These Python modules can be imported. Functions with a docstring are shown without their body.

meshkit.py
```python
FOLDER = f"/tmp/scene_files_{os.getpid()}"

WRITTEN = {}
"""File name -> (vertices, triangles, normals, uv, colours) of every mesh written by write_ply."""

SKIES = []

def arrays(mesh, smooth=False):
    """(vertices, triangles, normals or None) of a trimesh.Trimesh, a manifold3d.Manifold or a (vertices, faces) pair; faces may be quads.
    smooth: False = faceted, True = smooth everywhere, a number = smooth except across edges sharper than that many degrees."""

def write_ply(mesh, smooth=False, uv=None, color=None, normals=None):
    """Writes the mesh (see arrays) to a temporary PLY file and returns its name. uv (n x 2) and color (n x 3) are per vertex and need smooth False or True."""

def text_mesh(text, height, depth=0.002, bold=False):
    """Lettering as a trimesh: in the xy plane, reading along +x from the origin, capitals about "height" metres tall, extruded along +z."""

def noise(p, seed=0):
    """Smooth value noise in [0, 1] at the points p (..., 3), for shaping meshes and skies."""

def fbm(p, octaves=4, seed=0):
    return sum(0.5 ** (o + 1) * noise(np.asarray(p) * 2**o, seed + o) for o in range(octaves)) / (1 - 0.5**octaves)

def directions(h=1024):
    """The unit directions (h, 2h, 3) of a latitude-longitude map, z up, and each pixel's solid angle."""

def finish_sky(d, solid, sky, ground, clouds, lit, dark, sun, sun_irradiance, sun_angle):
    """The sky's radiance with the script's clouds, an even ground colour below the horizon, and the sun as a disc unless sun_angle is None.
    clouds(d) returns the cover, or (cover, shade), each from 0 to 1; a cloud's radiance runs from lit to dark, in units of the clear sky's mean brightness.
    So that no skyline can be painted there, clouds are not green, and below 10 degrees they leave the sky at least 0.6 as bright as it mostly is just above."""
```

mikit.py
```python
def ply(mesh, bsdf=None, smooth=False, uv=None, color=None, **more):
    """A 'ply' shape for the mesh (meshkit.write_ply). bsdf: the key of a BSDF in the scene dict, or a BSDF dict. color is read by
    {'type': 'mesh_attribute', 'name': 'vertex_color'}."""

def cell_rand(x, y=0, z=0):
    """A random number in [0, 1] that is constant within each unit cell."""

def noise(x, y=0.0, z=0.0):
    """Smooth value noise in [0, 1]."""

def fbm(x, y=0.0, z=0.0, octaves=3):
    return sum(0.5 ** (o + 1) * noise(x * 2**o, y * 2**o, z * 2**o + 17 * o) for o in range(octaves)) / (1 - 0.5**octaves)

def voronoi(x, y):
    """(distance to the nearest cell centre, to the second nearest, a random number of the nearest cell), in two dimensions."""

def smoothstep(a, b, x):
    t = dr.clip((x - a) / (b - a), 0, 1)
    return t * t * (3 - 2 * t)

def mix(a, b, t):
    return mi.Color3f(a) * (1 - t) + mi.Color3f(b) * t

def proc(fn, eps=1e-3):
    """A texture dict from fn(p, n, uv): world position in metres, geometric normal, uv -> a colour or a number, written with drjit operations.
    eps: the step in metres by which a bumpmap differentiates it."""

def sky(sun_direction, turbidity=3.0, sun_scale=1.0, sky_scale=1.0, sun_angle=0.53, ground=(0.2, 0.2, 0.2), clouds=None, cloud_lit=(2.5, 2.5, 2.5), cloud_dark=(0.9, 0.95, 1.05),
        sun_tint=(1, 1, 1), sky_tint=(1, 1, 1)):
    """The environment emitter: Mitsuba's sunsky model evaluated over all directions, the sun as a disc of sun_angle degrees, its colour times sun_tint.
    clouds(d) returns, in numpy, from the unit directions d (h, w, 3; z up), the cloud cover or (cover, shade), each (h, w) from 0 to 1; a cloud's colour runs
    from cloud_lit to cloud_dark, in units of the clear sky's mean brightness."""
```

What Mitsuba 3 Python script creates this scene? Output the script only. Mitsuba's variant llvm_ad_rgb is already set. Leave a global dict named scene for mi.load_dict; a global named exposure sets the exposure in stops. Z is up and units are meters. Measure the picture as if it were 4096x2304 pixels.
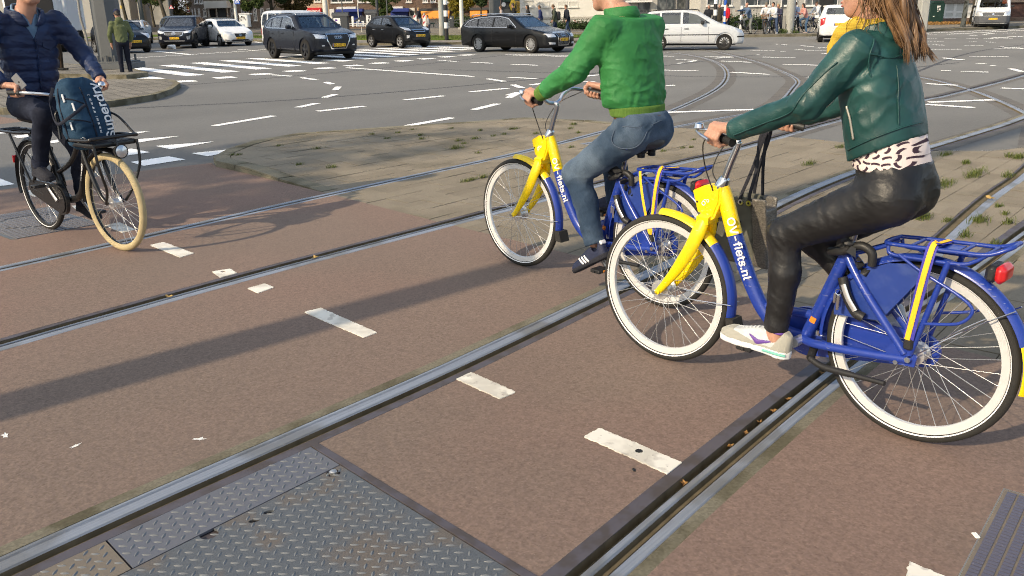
import math, random
import numpy as np, trimesh, shapely, drjit as dr, mitsuba as mi, mikit, meshkit
import manifold3d as m3
from shapely.geometry import Polygon, LineString, MultiPolygon, box as sbox, Point
from shapely.ops import unary_union
from shapely import affinity

# ---------------------------------------------------------------- camera, sky and sun, exposure
T = mi.ScalarTransform4f
PITCH, ROLL, EYE = math.radians(18.05), math.radians(1.02), 1.59
_f = np.array([0, math.cos(PITCH), -math.sin(PITCH)])
_d = -math.sin(ROLL) * np.array([1, 0, 0]) + math.cos(ROLL) * np.array([0, -math.sin(PITCH), -math.cos(PITCH)])
SUN = (-0.655, -0.575, 0.49)
exposure = 2.1
scene, labels = {}, {}
scene['camera'] = {'type': 'perspective', 'fov': 62.12, 'fov_axis': 'x', 'near_clip': 0.05, 'far_clip': 2000.0,
                   'to_world': T().look_at(origin=[0, 0, EYE], target=list(np.array([0, 0, EYE]) + _f), up=list(-_d))}


def cloud_cover(d):
    n = meshkit.fbm(d / np.maximum(d[..., 2:3], 0.06) * 0.9, 5, 4)
    c = np.clip((n - 0.40) / 0.2, 0, 1)
    return c * 0.85, np.clip((n - 0.58) / 0.3, 0, 1)


scene['sky'] = mikit.sky(SUN, turbidity=3.5, sun_scale=0.8, sky_scale=1.3, clouds=cloud_cover, sun_angle=0.8, sun_tint=(0.96, 1.0, 1.07))

# ---------------------------------------------------------------- naming
_count = {}


def numbered(key):
    n = _count.get(key, 0)
    _count[key] = n + 1
    return key if n == 0 else f'{key}_{n:03d}'


def tag(key, label=None, cat=None, group=None, kind=None):
    d = labels.setdefault(key, {})
    for k, v in (('label', label), ('category', cat), ('group', group), ('kind', kind)):
        if v:
            d[k] = v
    return key


def thing(name, label, cat, group=None):
    return tag(numbered(name), label, cat, group)


def put(key, mesh, m, smooth=False, **kw):
    """One entry of the scene."""
    scene[key] = mikit.ply(mesh, m, smooth, **kw)
    return key


def part(parent, name, mesh, m, smooth=False, label=None, kind=None, **kw):
    key = numbered(f'{parent}__{name}')
    put(key, mesh, m, smooth, **kw)
    if label or kind:
        tag(key, label, kind=kind)
    return key


def struct(name, mesh, m, smooth=False, label=None, **kw):
    key = numbered(name)
    if mesh is not None:
        put(key, mesh, m, smooth, **kw)
    return tag(key, label, kind='structure')


# ---------------------------------------------------------------- materials
def lin(r, g, b):
    return [((v / 255) / 12.92 if v / 255 < 0.04045 else ((v / 255 + 0.055) / 1.055) ** 2.4) for v in (r, g, b)]


def rgb(c):
    return {'type': 'rgb', 'value': list(map(float, c))}


def mat(name, color, rough=0.5, metal=0.0, spec=0.5, bump=None, bump_scale=1.0, **more):
    col = color if isinstance(color, dict) else rgb(color)
    r = rough if isinstance(rough, dict) else float(rough)
    b = {'type': 'principled', 'base_color': col, 'roughness': r, 'metallic': float(metal), 'specular': float(spec), **more}
    if bump is not None:
        b = {'type': 'bumpmap', 'arbitrary': bump, 'scale': float(bump_scale), 'bsdf': b}
    scene[name] = {'type': 'twosided', 'bsdf': b}
    return name


noise, fbm, vor, mix, sst, cr = mikit.noise, mikit.fbm, mikit.voronoi, mikit.mix, mikit.smoothstep, mikit.cell_rand
proc = mikit.proc


def C(*c):
    return mi.Color3f(*[float(v) for v in c])


# ---------------------------------------------------------------- mesh helpers
def TM(v, f):
    return trimesh.Trimesh(np.asarray(v, float), np.asarray(f), process=False)


def cat_(ms):
    ms = [m for m in ms if m is not None and len(m.faces)]
    return trimesh.util.concatenate(ms) if len(ms) > 1 else ms[0]


def box(x0, x1, y0, y1, z0, z1):
    m = trimesh.creation.box((x1 - x0, y1 - y0, z1 - z0))
    m.apply_translation(((x0 + x1) / 2, (y0 + y1) / 2, (z0 + z1) / 2))
    return m


def cbox(x0, x1, y0, y1, z0, z1, c=0.005):
    """A box with chamfered edges."""
    p = []
    for sx in (0, 1):
        for sy in (0, 1):
            for sz in (0, 1):
                X, Y, Z = (x0, x1)[sx], (y0, y1)[sy], (z0, z1)[sz]
                dx, dy, dz = (c, -c)[sx], (c, -c)[sy], (c, -c)[sz]
                p += [(X + dx, Y + dy, Z), (X + dx, Y, Z + dz), (X, Y + dy, Z + dz)]
    return hull(p)


def hull(p):
    m = m3.Manifold.hull_points(np.asarray(p, float)).to_mesh()
    return TM(m.vert_properties[:, :3], m.tri_verts)


def spline(pts, n=8):
    """Catmull-Rom through the points."""
    P = np.asarray(pts, float)
    if len(P) < 3:
        return np.array([P[0] + (P[-1] - P[0]) * t for t in np.linspace(0, 1, n + 1)])
    Q = np.vstack([2 * P[0] - P[1], P, 2 * P[-1] - P[-2]])
    out = []
    for i in range(1, len(Q) - 2):
        t = np.linspace(0, 1, n, endpoint=False)[:, None]
        a, b, c, d = Q[i - 1], Q[i], Q[i + 1], Q[i + 2]
        out.append(0.5 * (2 * b + (c - a) * t + (2 * a - 5 * b + 4 * c - d) * t ** 2 + (3 * b - a - 3 * c + d) * t ** 3))
    return np.vstack(out + [P[-1:]])


def tube(path, r, sides=8, closed=False, cap=True, flat=None, upv=None):
    """A tube along a path; r a number or one per point; flat=(a, b) makes the section an ellipse, a along the normal to upv."""
    P = np.asarray(path, float)
    n = len(P)
    r = np.broadcast_to(np.asarray(r, float), (n,))
    if closed:
        t = np.roll(P, -1, 0) - np.roll(P, 1, 0)
    else:
        t = np.gradient(P, axis=0)
    t /= np.linalg.norm(t, axis=1, keepdims=True) + 1e-12
    if upv is not None:
        N = np.cross(np.broadcast_to(upv, t.shape), t)
        N /= np.linalg.norm(N, axis=1, keepdims=True) + 1e-12
    else:
        a = np.array([0, 0, 1.0]) if abs(t[0, 2]) < 0.9 else np.array([1.0, 0, 0])
        v = np.cross(t[0], a)
        v /= np.linalg.norm(v)
        N = np.zeros_like(P)
        for i in range(n):
            v = v - t[i] * v.dot(t[i])
            v /= np.linalg.norm(v) + 1e-12
            N[i] = v
    B = np.cross(t, N)
    ang = np.arange(sides) * 2 * np.pi / sides
    fa, fb = flat or (1, 1)
    V = P[:, None] + r[:, None, None] * (fa * np.cos(ang)[None, :, None] * N[:, None] + fb * np.sin(ang)[None, :, None] * B[:, None])
    m = n if closed else n - 1
    i, j = np.meshgrid(np.arange(m), np.arange(sides), indexing='ij')
    i2 = (i + 1) % n
    q = np.stack([i * sides + j, i * sides + (j + 1) % sides, i2 * sides + (j + 1) % sides, i2 * sides + j], -1).reshape(-1, 4)
    F = np.vstack([q[:, [0, 2, 1]], q[:, [0, 3, 2]]])
    V = V.reshape(-1, 3)
    if cap and not closed:
        k = len(V)
        V = np.vstack([V, P[:1], P[-1:]])
        j = np.arange(sides)
        jn = (j + 1) % sides
        F = np.vstack([F, np.stack([j, jn, j * 0 + k], 1), np.stack([(n - 1) * sides + jn, (n - 1) * sides + j, j * 0 + k + 1], 1)])
    return TM(V, F)


def rod(a, b, r, sides=8, r2=None):
    return tube([a, b], [r, r if r2 is None else r2], sides)


def ring(c, R, r, axis='y', n=48, sides=8, flat=None):
    """A torus about the axis."""
    t = np.arange(n) * 2 * np.pi / n
    z = t * 0
    P = {'y': np.stack([np.cos(t), z, np.sin(t)], 1), 'z': np.stack([np.cos(t), np.sin(t), z], 1), 'x': np.stack([z, np.cos(t), np.sin(t)], 1)}[axis] * R + np.asarray(c, float)
    up = {'y': (0, 1, 0), 'z': (0, 0, 1), 'x': (1, 0, 0)}[axis]
    return tube(P, r, sides, closed=True, flat=flat, upv=up)


def lathe(prof, axis='z', n=24, center=(0, 0, 0), a0=0, a1=2 * np.pi):
    """Revolve (radius, height) pairs."""
    prof = np.asarray(prof, float)
    full = abs(a1 - a0 - 2 * np.pi) < 1e-6
    t = a0 + np.arange(n if full else n + 1) * (a1 - a0) / n
    V = np.stack([prof[:, 0][None] * np.cos(t)[:, None], prof[:, 0][None] * np.sin(t)[:, None], np.broadcast_to(prof[:, 1], (len(t), len(prof)))], -1)
    if axis == 'y':
        V = V[..., [0, 2, 1]] * [1, 1, 1]
    if axis == 'x':
        V = V[..., [2, 0, 1]]
    k, m = len(prof), len(t)
    i, j = np.meshgrid(np.arange(m if full else m - 1), np.arange(k - 1), indexing='ij')
    i2 = (i + 1) % m
    q = np.stack([i * k + j, i2 * k + j, i2 * k + j + 1, i * k + j + 1], -1).reshape(-1, 4)
    F = np.vstack([q[:, [0, 1, 2]], q[:, [0, 2, 3]]])
    if axis == 'y':
        F = F[:, ::-1]
    return TM(V.reshape(-1, 3) + np.asarray(center, float), F)


def prism(poly, z0, z1):
    """A shapely polygon (or points) extruded along z."""
    if not hasattr(poly, 'geom_type'):
        poly = Polygon(poly)
    gs = getattr(poly, 'geoms', [poly])
    ms = [trimesh.creation.extrude_polygon(g, z1 - z0, engine='earcut') for g in gs if g.area > 1e-7]
    m = cat_(ms)
    m.apply_translation((0, 0, z0))
    return m


def sprism(poly, y0, y1):
    """A polygon in (x, z), extruded along y."""
    m = prism(poly, 0, 1)
    v = m.vertices.copy()
    return TM(np.stack([v[:, 0], y0 + (y1 - y0) * v[:, 2], v[:, 1]], 1), m.faces[:, ::-1])


def sheet(poly, z=0.0, zf=None):
    """A flat shapely polygon as triangles."""
    V, F, k = [], [], 0
    for g in getattr(poly, 'geoms', [poly]):
        if g.geom_type != 'Polygon' or g.area < 1e-7:
            continue
        v, f = trimesh.creation.triangulate_polygon(shapely.geometry.polygon.orient(g), engine='earcut')
        V.append(v)
        F.append(np.asarray(f) + k)
        k += len(v)
    v = np.vstack(V)
    zz = np.full(len(v), float(z)) if zf is None else zf(v)
    m = TM(np.column_stack([v, zz]), np.vstack(F))
    if m.face_normals[:, 2].mean() < 0:
        m.faces = m.faces[:, ::-1]
    return m


def xf(m, M):
    m = m.copy()
    m.apply_transform(np.asarray(M, float))
    return m


def frame(x, y, deg, z=0.0):
    """Local x forward, y left, z up, standing at (x, y)."""
    c, s = math.cos(math.radians(deg)), math.sin(math.radians(deg))
    return np.array([[c, -s, 0, x], [s, c, 0, y], [0, 0, 1, z], [0, 0, 0, 1.0]])


def man_(m):
    return m3.Manifold(m3.Mesh(np.asarray(m.vertices, np.float32), np.asarray(m.faces, np.uint32)))


def tri_(m):
    q = m.to_mesh()
    return TM(q.vert_properties[:, :3], q.tri_verts)


def merged(m):
    return trimesh.Trimesh(m.vertices, m.faces, process=True)


def taubin(m, n=10, lam=0.5, mu=-0.53):
    """Smoothing that keeps the volume."""
    from scipy import sparse
    m = trimesh.Trimesh(m.vertices, m.faces, process=True)
    if n <= 0:
        return m
    e = m.edges_unique
    k = len(m.vertices)
    A = sparse.coo_matrix((np.ones(2 * len(e)), (np.r_[e[:, 0], e[:, 1]], np.r_[e[:, 1], e[:, 0]])), shape=(k, k)).tocsr()
    dg = np.maximum(np.asarray(A.sum(1)).ravel(), 1)[:, None]
    v0 = np.array(m.vertices)
    v = v0.copy()
    for i in range(n):
        for f in (lam, mu):
            v = v + f * (A @ v / dg - v)
    d = v - v0
    lim = 1.5 * np.median(m.edges_unique_length)
    q = np.linalg.norm(d, axis=1, keepdims=True)
    return TM(v0 + d * np.minimum(1, lim / np.maximum(q, 1e-9)), m.faces)


def lettering(text, height, depth=0.001, bold=True):
    m = meshkit.text_mesh(text, height, depth, bold)
    return m


# ---- surfaces from distance functions
def nrm(v):
    v = np.asarray(v, float)
    return v / (np.linalg.norm(v, axis=-1, keepdims=True) + 1e-12)


def snet(f, lo, hi, h):
    """Surface nets of f < 0 in the box lo..hi with cells of size h."""
    lo, hi = np.asarray(lo, float), np.asarray(hi, float)
    n = np.ceil((hi - lo) / h).astype(int) + 1
    ax = [lo[k] + h * np.arange(n[k]) for k in range(3)]
    P = np.stack(np.meshgrid(*ax, indexing='ij'), -1)
    V = f(P.reshape(-1, 3)).reshape(n)
    s = V < 0
    acc, cnt = np.zeros((*(n - 1), 3)), np.zeros(n - 1)
    quads = []
    for a in range(3):
        b, c = (a + 1) % 3, (a + 2) % 3
        sl0, sl1 = [slice(None)] * 3, [slice(None)] * 3
        sl0[a], sl1[a] = slice(0, -1), slice(1, None)
        s0, s1 = s[tuple(sl0)], s[tuple(sl1)]
        e = np.argwhere(s0 != s1)
        if not len(e):
            continue
        e1 = e.copy()
        e1[:, a] += 1
        v0, v1 = V[tuple(e.T)], V[tuple(e1.T)]
        t = v0 / (v0 - v1)
        pt = e.astype(float)
        pt[:, a] += t
        ok = (e[:, b] > 0) & (e[:, c] > 0) & (e[:, b] < n[b] - 1) & (e[:, c] < n[c] - 1)
        for db in (0, 1):
            for dc in (0, 1):
                q = e.copy()
                q[:, b] -= db
                q[:, c] -= dc
                k = np.all((q >= 0) & (q < n - 1), 1)
                np.add.at(acc, tuple(q[k].T), pt[k])
                np.add.at(cnt, tuple(q[k].T), 1)
        e, v0 = e[ok], v0[ok]
        o = [e.copy() for _ in range(4)]
        o[1][:, b] -= 1
        o[2][:, b] -= 1
        o[2][:, c] -= 1
        o[3][:, c] -= 1
        ids = np.stack([np.ravel_multi_index(q.T, n - 1) for q in o], 1)
        ids[v0 >= 0] = ids[v0 >= 0][:, ::-1]
        quads.append(ids)
    used = np.flatnonzero(cnt.ravel() > 0)
    idx = np.full(cnt.size, -1)
    idx[used] = np.arange(len(used))
    pts = acc.reshape(-1, 3)[used] / cnt.ravel()[used][:, None] * h + lo
    q = idx[np.vstack(quads)]
    return TM(pts, np.vstack([q[:, [0, 1, 2]], q[:, [0, 2, 3]]]))


def rc(P, a, b, ra, rb=None):
    rb = ra if rb is None else rb
    a, b = np.asarray(a, float), np.asarray(b, float)
    d = b - a
    t = np.clip((P - a) @ d / max(d @ d, 1e-9), 0, 1)
    return np.linalg.norm(P - a - t[:, None] * d, axis=1) - (ra + t * (rb - ra))


def ell(P, c, r, R=None):
    q = P - np.asarray(c, float)
    if R is not None:
        q = q @ np.asarray(R, float).T
    r = np.asarray(r, float)
    k0 = np.linalg.norm(q / r, axis=1)
    return (k0 - 1) * min(r)


def smin(a, b, k):
    h = np.clip(0.5 + 0.5 * (b - a) / k, 0, 1)
    return b + (a - b) * h - k * h * (1 - h)


def smins(ds, k):
    o = ds[0]
    for d in ds[1:]:
        o = smin(o, d, k)
    return o


def loft(P, secs, side, power=2.0):
    """A body through sections (centre, half width, half depth), width along the vector side."""
    best = None
    side = nrm(side)
    for (c0, w0, d0), (c1, w1, d1) in zip(secs[:-1], secs[1:]):
        c0, c1 = np.asarray(c0, float), np.asarray(c1, float)
        ax = c1 - c0
        L = np.linalg.norm(ax)
        ax = ax / L
        tt = (P - c0) @ ax / L
        t = np.clip(tt, 0, 1)
        ex = (tt - t) * L
        q = P - c0 - np.outer(tt * L, ax)
        u = q @ side
        v = q @ np.cross(ax, side)
        w, d = w0 + t * (w1 - w0), d0 + t * (d1 - d0)
        m = np.minimum(w, d)
        e = ((np.abs(u) / w) ** power + (np.abs(v) / d) ** power) ** (1 / power)
        r = (np.sqrt(e ** 2 + (ex / (0.6 * m)) ** 2) - 1) * m
        best = r if best is None else np.minimum(best, r)
    return best


def n3(P, s, seed=0):
    return meshkit.noise(np.asarray(P) / s + 50, seed) * 2 - 1
# ground positions in metres of the painted marks and of the grass in the paving
NEAR = [[(-2.65, 6.04), (-2.58, 6.12), (-2.24, 5.79), (-2.3, 5.69)], [(-1.96, 5.33), (-1.86, 5.39), (-1.77, 5.27), (-1.86, 5.19)], [(-1.62, 4.96), (-1.54, 5.05), (-1.46, 4.97), (-1.53, 4.86)], [(-1.17, 4.5), (-1.09, 4.57), (-0.71, 4.16), (-0.77, 4.09)], [(-0.27, 3.56), (-0.21, 3.64), (0.01, 3.4), (-0.06, 3.33)], [(0.27, 2.98), (0.34, 3.05), (0.66, 2.72), (0.59, 2.64)], [(-3.27, 6.68), (-3.2, 6.79), (-2.96, 6.53), (-3.02, 6.43)], [(-4.74, 8.14), (-4.69, 8.23), (-4.44, 7.95), (-4.47, 7.9)], [(-3.91, 7.46), (-3.88, 7.49), (-3.74, 7.31), (-3.77, 7.26)]]
BLK = [[(-4.39, 9.83), (-4.09, 10.2), (-3.79, 9.94), (-4.12, 9.54)], [(-5.04, 10.66), (-4.82, 10.88), (-4.45, 10.55), (-4.66, 10.29)], [(-5.15, 11.72), (-4.97, 11.42), (-4.61, 12.03)], [(-4.59, 11.08), (-4.28, 10.77), (-3.93, 11.4)], [(-3.89, 10.41), (-3.6, 10.15), (-3.26, 10.83)], [(-5.71, 12.46), (-5.4, 12.23), (-5.27, 12.6)], [(-7.75, 12.9), (-7.6, 13.01), (-7.38, 12.68), (-7.56, 12.57)], [(-7.13, 12.33), (-6.99, 12.5), (-6.81, 12.23), (-6.92, 12.08)], [(-6.3, 11.69), (-6.25, 11.86), (-6.11, 11.61), (-6.15, 11.51)], [(-5.47, 8.89), (-5.35, 8.88), (-5.03, 8.56), (-5.16, 8.45)]]
LINES = [(-1.5, 12.7, -0.9, 13.6), (-0.6, 14.7, -0.2, 15.6), (-3.8, 15.6, -3.6, 16.3), (-3.7, 17.4, -3.6, 18.1), (-3.9, 20.0, -3.8, 19.1), (-4.5, 21.5, -4.2, 20.8), (-3.3, 14.9, -2.6, 15.6), (-4.5, 13.1, -3.9, 14.3), (-2.0, 16.6, -1.3, 17.3), (-2.5, 11.3, -1.9, 11.7), (-0.8, 18.1, 0.0, 18.8), (-0.0, 17.2, 0.2, 17.8), (0.1, 19.7, 0.3, 18.8), (-6.6, 24.5, -5.9, 23.8), (-5.5, 23.2, -4.9, 22.3), (-5.0, 27.2, -0.9, 22.5), (-2.4, 30.4, -1.7, 29.6), (-1.2, 28.9, -0.5, 28.2), (-0.5, 21.6, -0.1, 20.7), (-16.0, 35.7, -12.0, 42.0), (-17.4, 43.6, -13.9, 38.8), (-16.0, 47.6, -15.5, 47.0), (-13.4, 43.9, -12.8, 43.4), (-8.6, 49.1, -8.0, 49.7), (-12.3, 42.1, -11.7, 43.0), (-16.0, 56.1, -15.2, 54.6), (-0.1, 34.0, 2.4, 32.2), (0.2, 33.3, 2.2, 31.5), (0.1, 27.5, 0.9, 26.7), (-0.0, 22.0, 0.7, 21.3), (-0.0, 16.7, 0.2, 17.7), (0.5, 19.5, 0.9, 20.2), (1.6, 20.3, 2.0, 20.1), (1.8, 21.7, 2.3, 22.3), (1.5, 26.1, 1.7, 25.9), (5.4, 30.7, 5.8, 30.5), (5.4, 28.3, 6.0, 27.9), (4.2, 23.6, 5.0, 23.1), (3.4, 18.8, 3.6, 18.8), (5.1, 26.4, 5.3, 26.6), (5.6, 27.2, 5.9, 27.6), (6.7, 30.0, 7.5, 29.4), (6.8, 28.8, 7.5, 29.3), (6.6, 27.2, 7.3, 26.3), (5.7, 22.4, 6.4, 21.4), (9.2, 33.4, 10.0, 33.0), (8.4, 29.0, 9.3, 28.4), (7.9, 25.2, 8.7, 24.4), (7.0, 20.4, 7.2, 20.2), (10.9, 33.4, 11.3, 33.6), (11.0, 32.7, 11.8, 32.4), (12.2, 36.8, 12.5, 36.0), (12.1, 34.5, 12.7, 34.8), (11.8, 39.0, 11.9, 38.8), (11.9, 38.2, 11.9, 37.7), (10.9, 30.5, 11.0, 30.0), (8.7, 30.7, 8.8, 30.8), (10.0, 32.3, 10.2, 32.3), (22.4, 47.1, 22.9, 47.1), (19.7, 41.7, 20.3, 41.7), (18.5, 39.0, 19.1, 38.6), (15.3, 32.1, 16.4, 31.8), (13.3, 26.8, 13.3, 25.6), (12.9, 24.1, 13.0, 23.8), (12.8, 23.2, 12.8, 23.0), (14.3, 27.2, 15.3, 26.8), (12.6, 21.9, 12.3, 20.9), (10.7, 21.6, 10.9, 21.5), (11.0, 21.2, 11.5, 20.9), (8.7, 18.1, 9.1, 17.6), (9.6, 16.9, 9.9, 16.6), (7.1, 14.6, 8.3, 14.8), (6.9, 14.3, 7.4, 13.7), (17.6, 31.9, 18.4, 31.4), (18.4, 32.9, 18.5, 31.5), (17.8, 34.4, 18.3, 33.9), (17.1, 35.5, 17.4, 35.1), (17.1, 36.0, 17.1, 35.8), (19.7, 37.7, 19.9, 37.5), (20.2, 37.3, 20.4, 36.9), (20.6, 41.6, 21.1, 41.6), (21.5, 41.4, 22.0, 41.3), (22.0, 40.8, 23.2, 40.5), (22.5, 41.2, 25.1, 43.0), (23.5, 49.7, 31.9, 54.7), (23.6, 47.6, 24.4, 47.9), (24.0, 47.6, 30.5, 52.2), (23.4, 44.8, 24.0, 45.2), (24.9, 46.3, 26.2, 47.6), (26.7, 47.7, 27.3, 47.5), (2.4, 13.8, 4.0, 14.0)]
TUFTS= [(-1.82, 11.42, 1), (-1.51, 11.55, 1), (-1.34, 11.91, 0.8), (-1.17, 11.29, 1), (-1.11, 10.97, 1.3), (-1.57, 10.99, 1), (-0.64, 10.91, 1.3), (-0.65, 10.34, 2), (-0.45, 11.09, 1.3), (-0.57, 10.7, 1), (-0.37, 10.04, 0.8), (-2.84, 10.5, 1), (-2.3, 10.21, 1.2), (-2.28, 9.18, 1), (-1.91, 9.08, 1.3), (-0.43, 8.28, 1.3), (-0.36, 8.36, 1.2), (-0.27, 8.48, 1.2), (-0.4, 11.83, 1), (-0.81, 12.04, 0.8), (-0.2, 11.33, 1), (-0.07, 11.5, 1), (0.02, 11.99, 1), (-3.2, 9.83, 0.8), (-3.13, 9.84, 0.8), (0.08, 12.03, 1.2), (0.36, 11.58, 1.2), (0.86, 12.05, 1.1), (0.94, 11.62, 1), (0.94, 12.49, 1.3), (0.75, 10.35, 1), (1.56, 10.07, 1.2), (1.79, 9.92, 1.2), (1.7, 10.47, 1), (2.33, 10.79, 0.8), (2.07, 10.15, 0.8), (3.15, 8.89, 2.2), (4.8, 9.32, 2), (4.76, 8.82, 1.3), (4.55, 8.22, 3), (4.43, 8.06, 2.4), (4.02, 7.72, 2.6), (3.89, 7.59, 2.2), (4.78, 8.07, 2), (5.4, 9.15, 2), (5.48, 9.09, 2), (3.19, 6.48, 2), (3.24, 6.45, 1.6), (3.6, 6.35, 2), (3.88, 9.98, 1.6), (2.17, 10.18, 0.8), (3.56, 6.29, 2), (3.2, 6.46, 1.8), (3.36, 6.36, 1.2), (3.77, 6.25, 1.6), (3.25, 5.9, 1.8), (3.35, 5.67, 1.4), (5.43, 9.04, 2), (4.75, 8.79, 1.5), (3.9, 6.54, 1), (4.0, 6.81, 1)]
# ================================================================ ground materials
def grains(x, y, s, seed=0):
    return noise(x * s, y * s, seed + 0.5)


def asphalt_c(p, n, uv):
    g = grains(p.x, p.y, 110) * 0.5 + grains(p.x, p.y, 45, 3) * 0.5
    big = fbm(p.x * 0.35, p.y * 0.35, 1.0, 4)
    streak = fbm((p.x * 0.66 + p.y * 0.75) * 0.12, (p.x * 0.75 - p.y * 0.66) * 1.3, 4.0, 3)
    v = 0.128 + 0.04 * (big - 0.5) + 0.02 * (streak - 0.5) + 0.05 * (g - 0.5)
    return mi.Color3f(v * 1.01, v, v * 0.965)


def red_c(p, n, uv):
    g = grains(p.x, p.y, 170) * 0.55 + grains(p.x, p.y, 85, 3) * 0.45
    big = fbm(p.x * 1.1, p.y * 1.1, 2.0, 4)
    wear = fbm(p.x * 0.5 + 9, p.y * 0.5, 7.0, 3)
    c = mix((0.176, 0.127, 0.103), (0.194, 0.133, 0.108), sst(0.3, 0.7, big))
    c = mix(c, mi.Color3f(0.180, 0.144, 0.118), 0.4 * sst(0.45, 0.7, wear))
    pale = sst(0.78, 0.9, grains(p.x, p.y, 130, 9))
    return mix(c * (0.55 + 0.9 * g), mi.Color3f(0.28, 0.24, 0.20), pale * 0.4)


def red_b(p, n, uv):
    return grains(p.x, p.y, 105, 5) * 0.55 + grains(p.x, p.y, 55, 8) * 0.45


def asph_b(p, n, uv):
    return grains(p.x, p.y, 90, 5)


def slab_c(p, n, uv):
    i = dr.floor((p.x * 0.66 + p.y * 0.75) / 0.3)
    j = dr.floor((p.x * -0.75 + p.y * 0.66) / 0.3)
    t = cr(i, j, 3)
    big = fbm(p.x * 1.5, p.y * 1.5, 3.0, 4)
    g = grains(p.x, p.y, 160)
    c = mix((0.172, 0.147, 0.110), (0.215, 0.185, 0.140), t)
    c = mix(c, mi.Color3f(0.10, 0.088, 0.06), 0.55 * sst(0.5, 0.78, big))
    return c * (0.82 + 0.36 * g)


def bed_c(p, n, uv):
    g = grains(p.x, p.y, 120)
    b = fbm(p.x * 3, p.y * 3, 1.0, 3)
    return mix((0.085, 0.073, 0.05), (0.06, 0.07, 0.03), sst(0.45, 0.65, b)) * (0.7 + 0.6 * g)


def paint_c(p, n, uv):
    w = fbm(p.x * 9, p.y * 9, 5.0, 4)
    g = grains(p.x, p.y, 130, 4)
    c = mix((0.74, 0.71, 0.63), (0.55, 0.52, 0.45), sst(0.42, 0.75, w))
    w2 = fbm(p.x * 24, p.y * 24, 2.0, 3)
    return mix(c, mi.Color3f(0.22, 0.19, 0.16), dr.minimum(1, sst(0.62, 0.8, w2) * 0.45 + sst(0.72, 0.92, g) * 0.5))


def farpaint_c(p, n, uv):
    w = fbm(p.x * 3, p.y * 3, 5.0, 3)
    return mix((0.86, 0.855, 0.83), (0.66, 0.66, 0.64), sst(0.55, 0.9, w))


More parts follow.
